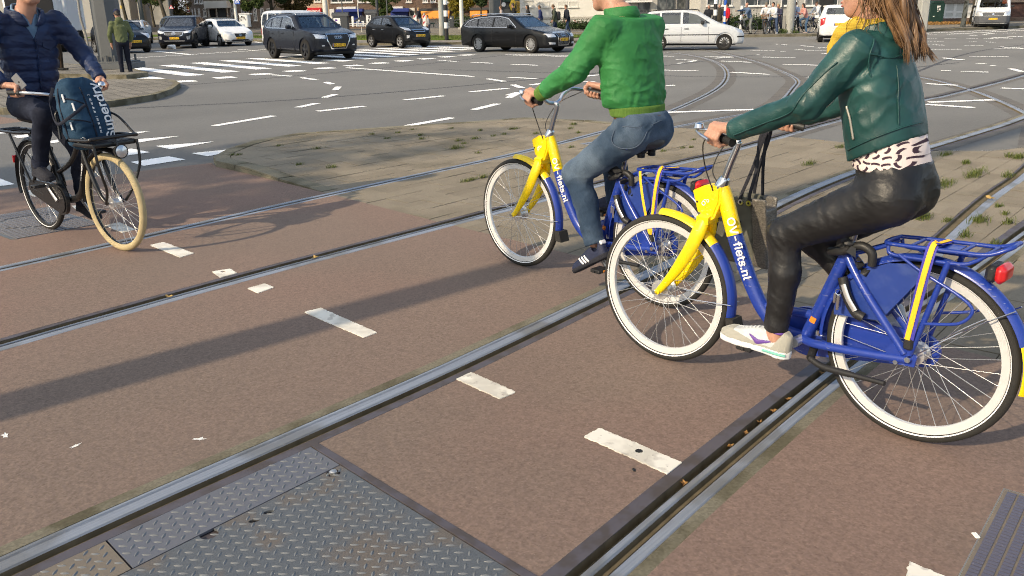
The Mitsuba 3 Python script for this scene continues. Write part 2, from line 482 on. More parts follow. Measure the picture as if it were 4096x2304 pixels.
mat('m_asphalt', proc(asphalt_c), 0.85, spec=0.35, bump=proc(asph_b, 0.003), bump_scale=0.0018)
mat('m_red', proc(red_c), 0.88, spec=0.3, bump=proc(red_b, 0.002), bump_scale=0.0042)
mat('m_slab', proc(slab_c), 0.85, spec=0.3, bump=proc(asph_b, 0.003), bump_scale=0.0009)
mat('m_bed', proc(bed_c), 0.95, spec=0.1)
mat('m_paint', proc(paint_c), 0.7, spec=0.35, bump=proc(red_b, 0.002), bump_scale=0.0012)
mat('m_farpaint', proc(farpaint_c), 0.7)


def kerb_c(p, n, uv):
    b = fbm(p.x * 4, p.y * 4, p.z * 4, 4)
    g = noise(p.x * 140, p.y * 140, p.z * 140)
    return mix((0.17, 0.155, 0.115), (0.095, 0.085, 0.055), sst(0.4, 0.7, b)) * (0.8 + 0.4 * g)


mat('m_kerb', proc(kerb_c), 0.9, spec=0.25)


def pave_c(p, n, uv):
    a = (p.x * 0.8 + p.y * 0.6) / 0.3
    b = (p.y * 0.8 - p.x * 0.6) / 0.3
    t = cr(dr.floor(a), dr.floor(b), 2)
    fa, fb = a - dr.floor(a), b - dr.floor(b)
    joint = dr.maximum(sst(0.9, 0.96, dr.maximum(fa, 1 - fa)), sst(0.9, 0.96, dr.maximum(fb, 1 - fb)))
    c = mix((0.13, 0.12, 0.105), (0.19, 0.175, 0.15), t)
    return mix(c, mi.Color3f(0.06, 0.056, 0.045), joint * 0.6) * (0.8 + 0.4 * fbm(p.x * 1.2, p.y * 1.2, 1.0, 3))


mat('m_pave', proc(pave_c), 0.9, spec=0.25)


def rail_c(p, n, uv):
    s = (p.x * 0.66 + p.y * 0.75)
    t = (p.y * 0.66 - p.x * 0.75)
    st = fbm(s * 2.5, t * 160, 3.0, 3)
    d = fbm(p.x * 5, p.y * 5, 2.0, 3)
    c = mix((0.19, 0.215, 0.26), (0.32, 0.35, 0.40), st)
    return mix(c, mi.Color3f(0.13, 0.12, 0.10), 0.55 * sst(0.5, 0.75, d))


def guard_c(p, n, uv):
    d = fbm(p.x * 14, p.y * 14, 2.0, 4)
    return mix((0.088, 0.080, 0.094), (0.07, 0.058, 0.056), sst(0.35, 0.7, d))


def groove_c(p, n, uv):
    d = fbm(p.x * 20, p.y * 20, 2.0, 4)
    return mix((0.085, 0.068, 0.042), (0.17, 0.14, 0.09), d)


mat('m_rail', proc(rail_c), 0.45, metal=0.25, spec=0.5)
mat('m_guard', proc(guard_c), 0.6, metal=0.1)
mat('m_groove', proc(groove_c), 0.9, spec=0.2)
mat('m_seam', (0.05, 0.05, 0.052), 0.7)
mat('m_tar', proc(lambda p, n, uv: mix((0.075, 0.072, 0.07), (0.125, 0.115, 0.10), fbm(p.x * 5, p.y * 5, 3.0, 3)) * (0.8 + 0.4 * grains(p.x, p.y, 120))), 0.85)

# ================================================================ layout of the ground (metres)
TR = np.array([0.66, 0.751])          # along the tram tracks
TN = np.array([-0.751, 0.66])
# name, points, strip pieces (material, part name, profile across the track as (offset to the left, z))
HEAD = [(-0.03, -0.05), (-0.029, -0.004), (-0.022, 0.002), (0.022, 0.002), (0.029, -0.004), (0.03, -0.05)]


def prof(h0, h1):
    return [(h0, -0.05), (h0 + 0.002, -0.004), (h0 + 0.008, 0.0025), (h1 - 0.008, 0.0025), (h1 - 0.002, -0.004), (h1, -0.05)]


def flat_(h0, h1, z=0.001):
    return [(h0, -0.02), (h0, z), (h1, z), (h1, -0.02)]


RAILS = [
    # the two tracks crossing the cycle path
    ('front tram rail with steel tread plates bolted along its right side', [(-2.6, 0.85), (-1.54, 2.19), (-0.81, 3.03), (-0.26, 3.66), (0.55, 4.66), (1.43, 5.76), (2.3, 7.0), (3.35, 8.25), (4.69, 9.62), (6.17, 11.05), (7.4, 12.3), (12, 17.3), (18, 24)],
     dict(head=[(0.015, 0.0775), (0.0775, 0.105)], groove=(-0.03, 0.015), guard=[(-0.075, -0.03)], conc=(0.105, 0.16)), 0.16, -0.075),
    ('nearest tram rail, its flangeway full of brown leaves', [(-1.6, -0.1), (0.23, 2.1), (0.70, 2.66), (1.39, 3.45), (2.05, 4.17), (2.79, 4.93), (3.17, 5.33), (3.64, 5.83), (5, 7.3), (9, 11.8)],
     dict(head=[(-0.06, -0.012), (0.02, 0.055)], groove=(-0.012, 0.02), guard=[(0.085, 0.14)], deep=(0.055, 0.085), conc=(-0.11, -0.06)), 0.14, -0.11),
    ('middle tram rail between the white path dashes', [(-4.2, 2.0), (-2.63, 4.06), (-2.24, 4.55), (-1.73, 5.16), (-1.09, 5.88), (-0.48, 6.55), (0.3, 7.42), (1.36, 8.6), (1.84, 9.15), (2.68, 10.0), (4.83, 12.5), (7.3, 15.1), (8.0, 15.77), (11.87, 20.0), (20, 29.5)],
     dict(head=[(-0.075, -0.005), (0.008, 0.03)], groove=(-0.005, 0.008), guard=[(0.08, 0.125)], deep=(0.03, 0.08)), 0.125, -0.075),
    ('far tram rail that runs on into the long left curve across the road', [(-5.0, 3.55), (-3.45, 5.5), (-3.13, 5.9), (-2.79, 6.34), (-2.39, 6.87), (-1.99, 7.4), (-1.47, 8.05), (-0.92, 8.74), (-0.3, 9.5), (0.3, 10.3), (0.93, 11.2), (2.49, 13.75), (4.36, 18.1), (5.58, 22.36), (6.3, 26.5), (6.44, 30.3), (6.0, 33), (4.5, 37)],
     dict(head=[(-0.085, -0.03), (0.005, 0.06)], groove=(-0.03, 0.005)), 0.06, -0.085),
    ('curved tram rail outside the left curve across the road', [(0.9, 10.6), (1.45, 11.15), (2.01, 11.75), (3.17, 12.95), (4.36, 14.3), (5.83, 17.8), (6.52, 19.75), (7.0, 22.46), (7.55, 27.0), (7.8, 33.6), (7.4, 38)],
     dict(head=[(-0.08, -0.03), (0.0, 0.05)], groove=(-0.03, 0.0)), 0.05, -0.08),
    ('rusty tram rail curving away to the right beside the grass tufts', [(2.45, 4.85), (2.9, 5.55), (3.31, 6.1), (4.14, 7.15), (4.95, 8.1), (5.7, 9.1), (6.5, 10.4), (7.2, 11.6), (7.75, 12.9), (8.4, 14.9), (8.95, 17.0), (9.35, 19.5), (9.5, 23)],
     dict(head=[(-0.05, 0.03)], groove=(0.03, 0.09), guard=[(0.09, 0.11)]), 0.11, -0.05),
]
slots, rail_shapes = [], []
for lab, pts, d, l, r in RAILS:
    path = spline([(x, y, 0) for x, y in pts], 10)
    t = np.gradient(path[:, :2], axis=0)
    t /= np.linalg.norm(t, axis=1, keepdims=True)
    nl = np.stack([-t[:, 1], t[:, 0]], 1)

    def strip(profile, path=path, nl=nl):
        V = np.concatenate([np.column_stack([path[:, :2] + nl * o, np.full(len(path), z)])[:, None] for o, z in profile], 1)
        m, k = V.shape[:2]
        i, j = np.meshgrid(np.arange(m - 1), np.arange(k - 1), indexing='ij')
        q = np.stack([i * k + j, i * k + j + 1, (i + 1) * k + j + 1, (i + 1) * k + j], -1).reshape(-1, 4)
        return TM(V.reshape(-1, 3), np.vstack([q[:, [0, 2, 1]], q[:, [0, 3, 2]]]))

    rail_shapes.append((lab, d, l, r, strip))
    slots.append(Polygon(np.vstack([path[:, :2] + nl * (l - 0.004), (path[:, :2] + nl * (r + 0.004))[::-1]])).buffer(0))
slot_all = unary_union(slots)
for i, (lab, d, l, r, strip) in enumerate(rail_shapes):
    t = thing('tram_rail', lab, 'tram rail')
    dz = -0.0008 * i
    off = lambda pr: [(o, z + dz) for o, z in pr]
    for h in d['head']:
        part(t, 'head', strip(off(prof(*h))), 'm_rail', 40)
    part(t, 'groove', strip(off([(d['groove'][0], -0.002), (d['groove'][0] + 0.004, -0.022), (d['groove'][1] - 0.004, -0.022), (d['groove'][1], -0.002)])), 'm_groove', 40)
    if 'deep' in d:
        part(t, 'flangeway', strip(off([(d['deep'][0], -0.002), (d['deep'][0] + 0.002, -0.036), (d['deep'][1] - 0.002, -0.036), (d['deep'][1], -0.002)])), 'm_groove')
    for g in d.get('guard', []):
        part(t, 'guard_plate', strip(off(flat_(*g))), 'm_guard')
    if 'conc' in d:
        part(t, 'concrete_edge', strip(off(flat_(*d['conc'], z=0.0005))), 'm_kerb')
    lo = min([h[0] for h in d['head']] + [d['groove'][0]] + [g[0] for g in d.get('guard', [])] + [d.get('conc', (9, 9))[0]])
    hi = max([h[1] for h in d['head']] + [d['groove'][1]] + [g[1] for g in d.get('guard', [])] + [d.get('conc', (-9, -9))[1]])

EDGE = [(-3.27, 9.43), (-2.76, 8.93), (-1.72, 7.84), (-1.4, 7.5), (-0.61, 6.65), (0.41, 5.6), (1.51, 4.47), (2.28, 3.66), (3.6, 2.25), (5.0, 0.8)]
median = Polygon(EDGE + [(12, 3), (14, 9), (11, 11.5), (9, 11.2), (7.5, 10.4), (5.4, 9.55), (4.74, 9.65), (3.5, 11.0), (2.3, 12.0), (1.2, 13.0), (0.24, 13.45), (-0.5, 13.0), (-1.95, 12.2), (-2.89, 11.7), (-3.3, 11.0), (-3.42, 10.3), (-3.4, 9.75)]).buffer(0)
redpath = Polygon([(-8.1, 13.7), (-5.02, 8.28), (-4.72, 8.6), (-4.07, 9.2), (-3.4, 9.68)] + EDGE + [(5, -3), (-4, -3), (-3.1, 1.05), (-1.95, 2.3), (-5.0, 5.6), (-7.2, 8.0), (-9.5, 12.0)]).difference(median).buffer(0)
redstub = Polygon([(-7.95, 14.25), (-8.9, 15.05), (-12, 16.6), (-13.5, 15), (-9.2, 12.9), (-8.2, 13.75)]).difference(redpath.buffer(0.01))
island = Polygon([(-7.1, 17.5), (-7.25, 18.8), (-7.7, 20.5), (-8.25, 21.6), (-9.2, 22.15), (-10.4, 22.3), (-13, 23.2), (-24, 28), (-26, 22), (-15, 17.6), (-11, 16.2), (-8.9, 15.25), (-8.0, 15.4), (-7.4, 16.3)]).buffer(0)
redlane = Polygon([(-8.25, 21.62), (-9.2, 22.17), (-10.4, 22.32), (-13, 23.22), (-24, 28.1), (-24, 29), (-13, 24.4), (-10.4, 23.5), (-9.0, 23.1)]).difference(island.buffer(0.005)).buffer(0)
platform = Polygon([(-10.3, 23.62), (-10.1, 24.6), (-10.6, 25.4), (-12, 27.6), (-16, 31), (-24, 35), (-26, 31), (-14, 25.1)]).buffer(0)
# far pavements, by the facades
ISL = Polygon([(-9.2, 47.5), (-5.5, 45.4), (-0.5, 45.1), (3.0, 44.2), (5.5, 45.5), (8, 47.5), (9, 53), (4, 60), (-20, 70), (-20, 62)])
FARP = Polygon([(9.8, 47.0), (12.2, 48.3), (16.5, 48.0), (20.5, 49.5), (26.5, 53.5), (38, 59), (120, 84), (120, 200), (-120, 200), (-120, 62), (-40, 62), (-22, 66), (4, 61.5), (9.2, 54)]).buffer(0)
FARP = FARP.difference(ISL.buffer(0.01))

big = sbox(-400, -60, 400, 600)
road = big
for g in (median, redpath, redstub, redlane, island, platform, ISL, FARP, slot_all):
    road = road.difference(g)
road = road.buffer(0)
struct('road', sheet(road, 0.0), 'm_asphalt', label='wide grey asphalt junction')
pl_cover = None


# ---- switch cover beside the front rail
cov_o = np.array([-0.795, 2.945])
ce, cw = -np.array([0.652, 0.758]), nrm(np.array([0.70, -0.715]))      # along the rail towards the camera; away from the rail


def cp(s, w):
    return cov_o + ce * s + cw * w


cov_plates = [(cp(0.0, 0.0), cp(0.0, 0.205), cp(0.79, 0.205), cp(0.79, 0.0)), (cp(0.0, 0.21), cp(0.0, 1.4), cp(1.25, 1.4), cp(1.25, 0.21)), (cp(0.797, 0.0), cp(0.797, 0.205), cp(1.6, 0.205), cp(1.6, 0.0))]
cov_all = Polygon([cp(-0.04, 0), cp(-0.04, 1.45), cp(1.7, 1.45), cp(1.7, 0)]).difference(slot_all)
cov_hole = Polygon([cp(-0.036, -0.06), cp(-0.036, 1.445), cp(1.7, 1.445), cp(1.7, -0.06)])
gridL = Polygon([(-3.33, 6.76), (-3.79, 6.27), (-4.6, 6.95), (-4.12, 7.45)])
gridR = Polygon([(1.68, 2.56), (1.26, 2.06), (1.62, 1.6), (2.2, 2.1)])
red = redpath.difference(slot_all).difference(cov_hole).difference(gridL).difference(gridR).buffer(0)
struct('cycle_path', sheet(red, 0.0), 'm_red', label='worn red-brown asphalt cycle path crossing the tram tracks')
struct('cycle_lane', sheet(redstub, 0.0), 'm_red', label='red cycle path beyond the tram crossing on the left')
struct('cycle_lane', sheet(redlane, 0.0), 'm_red', label='narrow red cycle lane in front of the grey pole platform')

# ---- painted marks
rng = np.random.default_rng(7)


def rough_poly(pts, amp, n=7, seed=0):
    """A painted polygon with uneven edges and rounded corners."""
    r = np.random.default_rng(seed)
    g = Polygon(pts).buffer(-amp * 0.6).buffer(amp * 0.6)
    if g.is_empty:
        g = Polygon(pts)
    L = g.exterior.length
    k = max(12, int(L / max(amp * 1.6, 0.008)))
    q = np.array([g.exterior.interpolate(t * L).coords[0] for t in np.linspace(0, 1, k, endpoint=False)])
    q += r.normal(0, amp * 0.3, q.shape)
    return Polygon(q).buffer(0)


for i, q in enumerate(NEAR):
    g = rough_poly(q, 0.006, seed=i).difference(slot_all)
    if i == 1:
        g = g.difference(Point(-1.885, 5.325).buffer(0.018))
    part('cycle_path', 'lane_dash', prism(g, -0.002, 0.004), 'm_paint')
part('cycle_path', 'lane_dash', prism(rough_poly([(1.12, 2.07), (1.175, 2.163), (1.46, 1.86), (1.39, 1.78)], 0.0075, seed=31), -0.002, 0.004), 'm_paint')
for i, q in enumerate(BLK):
    part('road', 'give_way_mark' if len(q) == 3 else 'crossing_block', sheet(rough_poly(q, 0.008, seed=50 + i), 0.004), 'm_farpaint')
for i, (x0, y0, x1, y1) in enumerate(LINES):
    a, b = np.array([x0, y0]), np.array([x1, y1])
    d = nrm(b - a)
    n_ = np.array([-d[1], d[0]]) * (0.075 if y0 < 40 else 0.1)
    part('road', 'lane_dash', sheet(Polygon([a + n_, b + n_, b - n_, a - n_]), 0.004 + 0.0004 * (i % 5)), 'm_farpaint')
# zebra crossing
za, zb = np.array([-8.87, 24.85]), np.array([-2.42, 37.3])
for i in range(-1, 13):
    t = i / 10.0
    e0 = za + (zb - za) * t
    s0 = np.array([-12.5, 29.3]) + (np.array([-6.2, 42.05]) - np.array([-12.5, 29.3])) * t
    d = nrm(e0 - s0)
    n_ = np.array([-d[1], d[0]]) * 0.27
    part('road', 'zebra_stripe', sheet(rough_poly([s0 + n_, e0 + n_, e0 - n_, s0 - n_], 0.005, seed=i + 90), 0.004), 'm_farpaint')
for i in range(11):
    t = i / 9.0
    c = np.array([-8.38, 22.62]) + (np.array([-2.27, 32.85]) - np.array([-8.38, 22.62])) * t
    d = nrm(np.array([0.35, -0.5]))
    n_ = np.array([-d[1], d[0]]) * 0.27
    part('road', 'crossing_block', sheet(rough_poly([c - d * 0.3 + n_, c + d * 0.3 + n_, c + d * 0.3 - n_, c - d * 0.3 - n_], 0.005, seed=i + 120), 0.004), 'm_farpaint')
for i, pts in enumerate([[(-7.0, 16.0), (-4.0, 17.2), (0.0, 20.6), (5.0, 26.0), (9, 31)], [(-8.0, 21.2), (-6.5, 23.0), (-3.0, 28.0), (0, 33.5)], [(-2, 25.5), (6.5, 20.6), (12.6, 24.5)], [(8.8, 19.6), (16, 30), (24, 38)]]):
    part('road', 'tar_seam', sheet(LineString(spline([(*q, 0) for q in pts], 8)[:, :2]).buffer(0.05).difference(slot_all), 0.003), 'm_seam')
for i in (3, 4, 5):
    path = LineString(spline([(x, y, 0) for x, y in RAILS[i][1]], 6)[:, :2]).buffer(0.24).difference(slot_all).intersection(road)
    part('road', 'rail_edge_strip', sheet(path, 0.002), 'm_tar')
path = unary_union([LineString(spline([(x, y, 0) for x, y in RAILS[i][1]], 6)[:, :2]).buffer(0.2) for i in (0, 2)]).difference(slot_all).intersection(road).difference(unary_union([LineString(spline([(x, y, 0) for x, y in RAILS[i][1]], 6)[:, :2]).buffer(0.245) for i in (3, 4, 5)]))
part('road', 'rail_edge_strip', sheet(path, 0.0025), 'm_tar')

# ---- the paved median with its kerb
b2 = LineString([(x, y) for x, y in RAILS[3][1][:11]] + [(2.0, 12.0)])


def lift(xy):
    """The paving rises a little towards the road on the left of the far rail."""
    xy = np.asarray(xy, float)
    d = shapely.distance(shapely.points(xy), b2)
    P, Q = np.array([-1.47, 8.05]), np.array([0.93, 11.2])
    e = nrm(Q - P)
    side = (xy - P) @ np.array([-e[1], e[0]])
    t = np.clip((d - 0.25) / 1.6, 0, 1)
    fade = np.clip((5.5 - np.linalg.norm(xy - np.array([-3.2, 9.6]), axis=1)) / 3.5, 0, 1)
    return np.where(side > 0, 0.06 * t * t * (3 - 2 * t) * fade, 0)


def zlift(m):
    v = m.vertices.copy()
    v[:, 2] += lift(v[:, :2])
    return TM(v, m.faces)


kerb_line = LineString(spline([(*q, 0) for q in [(-1.78, 7.91), (-2.76, 8.93), (-3.24, 9.42), (-3.4, 9.8), (-3.41, 10.3), (-3.28, 11.0), (-2.89, 11.68), (-1.95, 12.2), (-0.5, 13.0), (0.24, 13.43), (1.2, 13.0), (2.25, 12.03)]], 6)[:, :2])
mbed = median.difference(slot_all).buffer(0)
fine = []
for x in np.arange(-4, 15, 0.75):
    for y in np.arange(0, 14, 0.75):
        c = mbed.intersection(sbox(x, y, x + 0.75, y + 0.75))
        if c.area > 1e-5:
            fine.append(sheet(c, -0.012))
struct('median', zlift(cat_(fine)), 'm_bed', label='paved tram median between the cycle path and the road')
kerb_band = kerb_line.buffer(0.19, cap_style='flat').intersection(median)
bands = []
L = kerb_line.length
cuts = [0]
while cuts[-1] < L:
    cuts.append(cuts[-1] + rng.uniform(0.55, 0.95))
for a, b in zip(cuts[:-1], cuts[1:]):
    b = min(b, L)
    if b - a < 0.1:
        continue
    seg = shapely.ops.substring(kerb_line, a + 0.004, b - 0.004)
    g = seg.buffer(0.19, cap_style='flat').intersection(median).difference(slot_all).buffer(-0.003)
    g = max(getattr(g, 'geoms', [g]), key=lambda q: q.area)
    if g.area < 0.005:
        continue
    low, mid = prism(g, -0.1, -0.012), None
    top = prism(g.buffer(-0.006), -0.013, 0.002 + rng.uniform(-0.003, 0.003))
    v = np.vstack([low.vertices, top.vertices])
    part('median', 'kerb_stone', zlift(cat_([low, top])), 'm_kerb')
tiles = []
pave = mbed.difference(kerb_band)
o = np.array([-3.0, 7.0])
for i in range(-14, 60):
    for j in range(-40, 30):
        c = o + TR * 0.3 * i + TN * (0.3 * j) + TR * (0.15 if j % 2 else 0)
        if not (-4 < c[0] < 9 and 1 < c[1] < 14.5):
            continue
        if c[0] > 1.0 + (c[1] - 2) * 0.85 + 1.5:
            continue
        e = 0.1472
        sq = Polygon([c + TR * e + TN * e, c - TR * e + TN * e, c - TR * e - TN * e, c + TR * e - TN * e])
        g = sq.intersection(pave)
        for g1 in getattr(g, 'geoms', [g]):
            if g1.geom_type == 'Polygon' and g1.area > 0.0006:
                tiles.append((np.linalg.norm(c), g1.simplify(0.003)))
tiles.sort(key=lambda q: q[0])
rest = []
for k, (dist, g) in enumerate(tiles):
    m = prism(g, -0.03, 0)
    tilt, ax = rng.normal(0, 0.006), rng.normal(0, 0.006)
    v = m.vertices.copy()
    c = v[:, :2].mean(0)
    top = v[:, 2] > -0.01
    v[top, 2] += rng.uniform(-0.0025, 0.0012) + ((v[top, :2] - c) @ [tilt, ax])
    m = zlift(TM(v, m.faces))
    if k < 300:
        part('median', 'slab', m, 'm_slab')
    else:
        rest.append(m)
if rest:
    part('median', 'slab', cat_(rest), 'm_slab', label='more paving slabs of the median', kind='stuff')

# ---- islands and far pavements
for name, g, h, m in (('traffic_island', island, 0.12, 'm_pave'), ('platform', platform, 0.13, 'm_pave'), ('verge_pavement', ISL, 0.12, 'm_pave'), ('far_pavement', FARP, 0.14, 'm_pave')):
    k = struct(name, prism(g.buffer(-0.13), -0.05, h - 0.004), m)
    part(k, 'kerb', prism(g.difference(g.buffer(-0.131)), -0.05, h), 'm_kerb')


# ---- grass in the joints
def leaf_c(p, n, uv):
    r = cr(dr.floor(p.x * 90), dr.floor(p.y * 90), 1)
    return mix((0.055, 0.085, 0.012), (0.125, 0.14, 0.03), r)


scene['m_grass'] = {'type': 'twosided', 'bsdf': {'type': 'principled', 'base_color': proc(leaf_c), 'roughness': 0.6, 'specular': 0.3}}
V, F = [], []
for x, y, s in TUFTS:
    n = int(22 + 30 * s)
    for k in range(n):
        a = rng.normal(0, 0.03 * s)
        b = rng.normal(0, 0.013 * s)
        q = np.array([x, y]) + TR * a + TN * b
        hgt = rng.uniform(0.012, 0.042) * s ** 0.7
        w = rng.uniform(0.0015, 0.003)
        th = rng.uniform(0, 2 * np.pi)
        dx = np.array([math.cos(th), math.sin(th)])
        le = rng.uniform(0.3, 1.3) * hgt
        z0 = float(lift(q[None])[0]) - 0.004
        k0 = len(V)
        pn = np.array([-dx[1], dx[0]])
        V += [(*(q - pn * w), z0), (*(q + pn * w), z0), (*(q + dx * le * 0.45 + pn * w * .8), z0 + hgt * 0.75), (*(q + dx * le * 0.45 - pn * w * .8), z0 + hgt * 0.75), (*(q + dx * le), z0 + hgt * 0.85)]
        F += [(k0, k0 + 1, k0 + 2), (k0, k0 + 2, k0 + 3), (k0 + 3, k0 + 2, k0 + 4)]
put(numbered('grass'), TM(V, F), 'm_grass')
tag('grass', 'green grass tufts growing in the joints of the median paving', 'grass', kind='stuff')


# ---- steel covers
def steel_c(p, n, uv):
    d = fbm(p.x * 9, p.y * 9, 2.0, 4)
    g = grains(p.x, p.y, 300)
    c = mix((0.105, 0.115, 0.125), (0.14, 0.12, 0.10), sst(0.48, 0.8, d))
    return c * (0.75 + 0.5 * g)


def plate_c(p, n, uv):
    d = fbm(p.x * 7, p.y * 7, 2.0, 3)
    return mix((0.115, 0.125, 0.155), (0.145, 0.145, 0.155), d)


def tan_c(p, n, uv):
    d = fbm(p.x * 11, p.y * 11, 2.0, 4)
    return mix((0.21, 0.175, 0.13), (0.15, 0.13, 0.11), d)


mat('m_steel', proc(steel_c), 0.5, metal=0.15)
mat('m_plate', proc(plate_c), 0.48, metal=0.15)
mat('m_tan', proc(tan_c), 0.7, metal=0.1)
mat('m_bolt', (0.55, 0.55, 0.54), 0.35, metal=0.8)
mat('m_black', (0.012, 0.012, 0.013), 0.6)


def lug(L, W, H):
    t = np.linspace(-1, 1, 5)
    v = [(x * L, y * W * (1 - x * x), 0) for x in t for y in (-1, 1)] + [(x * L * 0.9, 0, H * (1 - 0.6 * x * x)) for x in t]
    f = []
    for i in range(4):
        f += [(2 * i, 2 * i + 2, 10 + i), (2 * i + 2, 11 + i, 10 + i), (2 * i + 3, 2 * i + 1, 10 + i), (2 * i + 3, 10 + i, 11 + i)]
    return TM(v, [q[::-1] for q in f])


def lugs(poly, e, w, step, L=0.0155, W=0.0058, H=0.0036):
    base = lug(L, W, H)
    out = []
    g = Polygon(poly).buffer(-0.012)
    minx, miny, maxx, maxy = g.bounds
    c0 = np.array([minx, miny])
    e, w = nrm(e), nrm(w)
    for i in range(-95, 95):
        for j in range(-95, 95):
            c = c0 + e * step * i + w * step * j
            if not g.contains(Point(c)):
                continue
            a = math.atan2(e[1], e[0]) + (math.pi / 2 if (i + j) % 2 else 0) + 0.12
            m = base.copy()
            m.apply_transform(np.array([[math.cos(a), -math.sin(a), 0, c[0]], [math.sin(a), math.cos(a), 0, c[1]], [0, 0, 1, 0.0005], [0, 0, 0, 1]]))
            out.append(m)
    return cat_(out)


cv = thing('switch_cover', 'dark steel tread plate cover with hex bolts in the near left corner', 'tread plate')
diag = nrm(np.array([1.0, -0.15])), nrm(np.array([0.15, 1.0]))
part(cv, 'frame', cat_([prism([cp(-0.036, 0.0), cp(-0.036, 1.42), cp(-0.004, 1.42), cp(-0.004, 0.0)], -0.03, 0.003), prism([cp(-0.004, -0.05), cp(-0.004, 1.44), cp(1.7, 1.44), cp(1.7, -0.05)], -0.06, -0.012)]), 'm_guard')
for pl, m, lab in zip(cov_plates, ('m_plate', 'm_steel', 'm_tan'), ('smooth blue grey tread plate along the rail', 'worn dirty tread plate', 'tan dusty tread plate in the corner')):
    g = Polygon(pl).difference(slot_all.buffer(0.004))
    if m == 'm_steel':
        for s_, w_, r_ in ((0.05, 0.235, 0.026), (0.86, 0.225, 0.028), (0.545, 0.225, 0.03)):
            g = g.difference(Point(cp(s_, w_)).buffer(r_, 6))
        for s_, w_ in ((0.345, 0.268), (0.405, 0.275)):
            g = g.difference(affinity.rotate(affinity.scale(Point(cp(s_, w_)).buffer(0.012, 6), 1.6, 0.8), 25))
    key = part(cv, 'plate', prism(max(getattr(g, 'geoms', [g]), key=lambda q: q.area), -0.008, 0.0005), m, label=lab)
    part(key, 'tread', lugs(pl, *diag, 0.0335), 'm_lug', 50, kind='stuff', label='raised tread lugs')
for s_, w_ in ((0.05, 0.235), (0.86, 0.225)):
    c = cp(s_, w_)
    b_ = trimesh.creation.cylinder(0.0155, 0.014, sections=6)
    b_.apply_translation((*c, 0.001))
    part(cv, 'bolt', cat_([b_, lathe([(0.0, 0.012), (0.009, 0.011), (0.0125, 0.008)], center=(*c, 0.0), n=12)]), 'm_bolt', 30)
gl = thing('inspection_cover', 'grey studded square cover in the cycle path under the rear wheel on the left', 'cover')
part(gl, 'plate', prism(gridL.buffer(-0.006), -0.04, 0.0), 'm_steel')
mat('m_stud', (0.165, 0.16, 0.17), 0.55)
mat('m_lug', (0.17, 0.178, 0.185), 0.38, metal=0.3)
studs = []
e1, e2 = nrm(np.array([-0.47, -0.5])), nrm(np.array([-0.8, 0.68]))
for i in range(24):
    for j in range(34):
        c = np.array([-3.36, 6.735]) + e1 * (0.02 + 0.040 * i) + e2 * (0.02 + 0.044 * j)
        if gridL.buffer(-0.02).contains(Point(c)) and abs(math.hypot(c[0] + 3.97, c[1] - 6.87) - 0.24) > 0.02:
            studs.append(prism([c + e1 * .0155 + e2 * .017, c - e1 * .0155 + e2 * .017, c - e1 * .0155 - e2 * .017, c + e1 * .0155 - e2 * .017], -0.001, 0.006))
part(gl, 'stud', cat_(studs), 'm_stud', kind='stuff', label='small square studs')
gr = thing('drain_cover', 'dark blue ribbed iron cover with tan joints at the bottom right corner', 'cover')
mat('m_iron', (0.10, 0.10, 0.14), 0.5, metal=0.1)
part(gr, 'plate', prism(gridR.buffer(-0.004), -0.04, 0.0), 'm_tan')
studs = []
e1, e2 = nrm(np.array([-0.42, -0.5])), nrm(np.array([0.5, -0.42]))
for i in range(44):
    for j in range(18):
        c = np.array([1.68, 2.56]) + e1 * (0.012 + 0.019 * i) + e2 * (0.03 + 0.036 * j)
        q = np.linalg.norm(c - np.array([1.55, 2.1]))
        if gridR.buffer(-0.018).contains(Point(c)):
            studs.append(prism([c + e1 * .0068 + e2 * .0142, c - e1 * .0068 + e2 * .0142, c - e1 * .0068 - e2 * .0142, c + e1 * .0068 - e2 * .0142], -0.001, 0.004))
part(gr, 'rib', cat_(studs), 'm_iron', kind='stuff', label='raised iron ribs')


# ---- litter
def leaf_mesh(s, seed):
    r = np.random.default_rng(seed)
    a = np.linspace(0, 2 * np.pi, 11)[:-1]
    rad = np.where(np.arange(10) % 2 == 0, 1.0, 0.5) * (1 + r.uniform(-0.2, 0.2, 10))
    v = np.column_stack([np.cos(a) * rad, np.sin(a) * rad * 0.8, 0.25 + r.uniform(-0.2, 0.35, 10)]) * s
    v = np.vstack([v, [[0, 0, 0.06 * s]]])
    return TM(np.vstack([v, v - [0, 0, 0.0015]]), [(i, (i + 1) % 10, 10) for i in range(10)] + [((i + 1) % 10 + 11, i + 11, 21) for i in range(10)])


mat('m_leaf', (0.30, 0.16, 0.05), 0.7)
mat('m_leaf2', (0.45, 0.30, 0.10), 0.7)
mat('m_paper', (0.75, 0.74, 0.70), 0.8)
r0 = [(1.015, 3.1, -0.02), (0.94, 3.0, -0.022), (1.2, 3.3, -0.025), (1.1, 3.19, -0.03), (0.62, 2.63, -0.02), (1.43, 3.57, -0.03), (0.85, 2.9, -0.03)]
for i, (x, y, z) in enumerate(r0):
    c = np.array([x, y]) - np.array([0.0, 0.0])
    pth = shapely.geometry.LineString([(q[0], q[1]) for q in RAILS[1][1]])
    s_ = pth.project(Point(c))
    b = np.array(pth.interpolate(s_).coords[0])
    q = b + TN * 0.07
    k = thing('fallen_leaf', 'brown fallen leaf lying in the flangeway of the nearest rail', 'leaf', 'brown leaves in the nearest rail')
    put(k, xf(leaf_mesh(0.019, i), frame(q[0], q[1], i * 77, -0.018)), 'm_leaf')
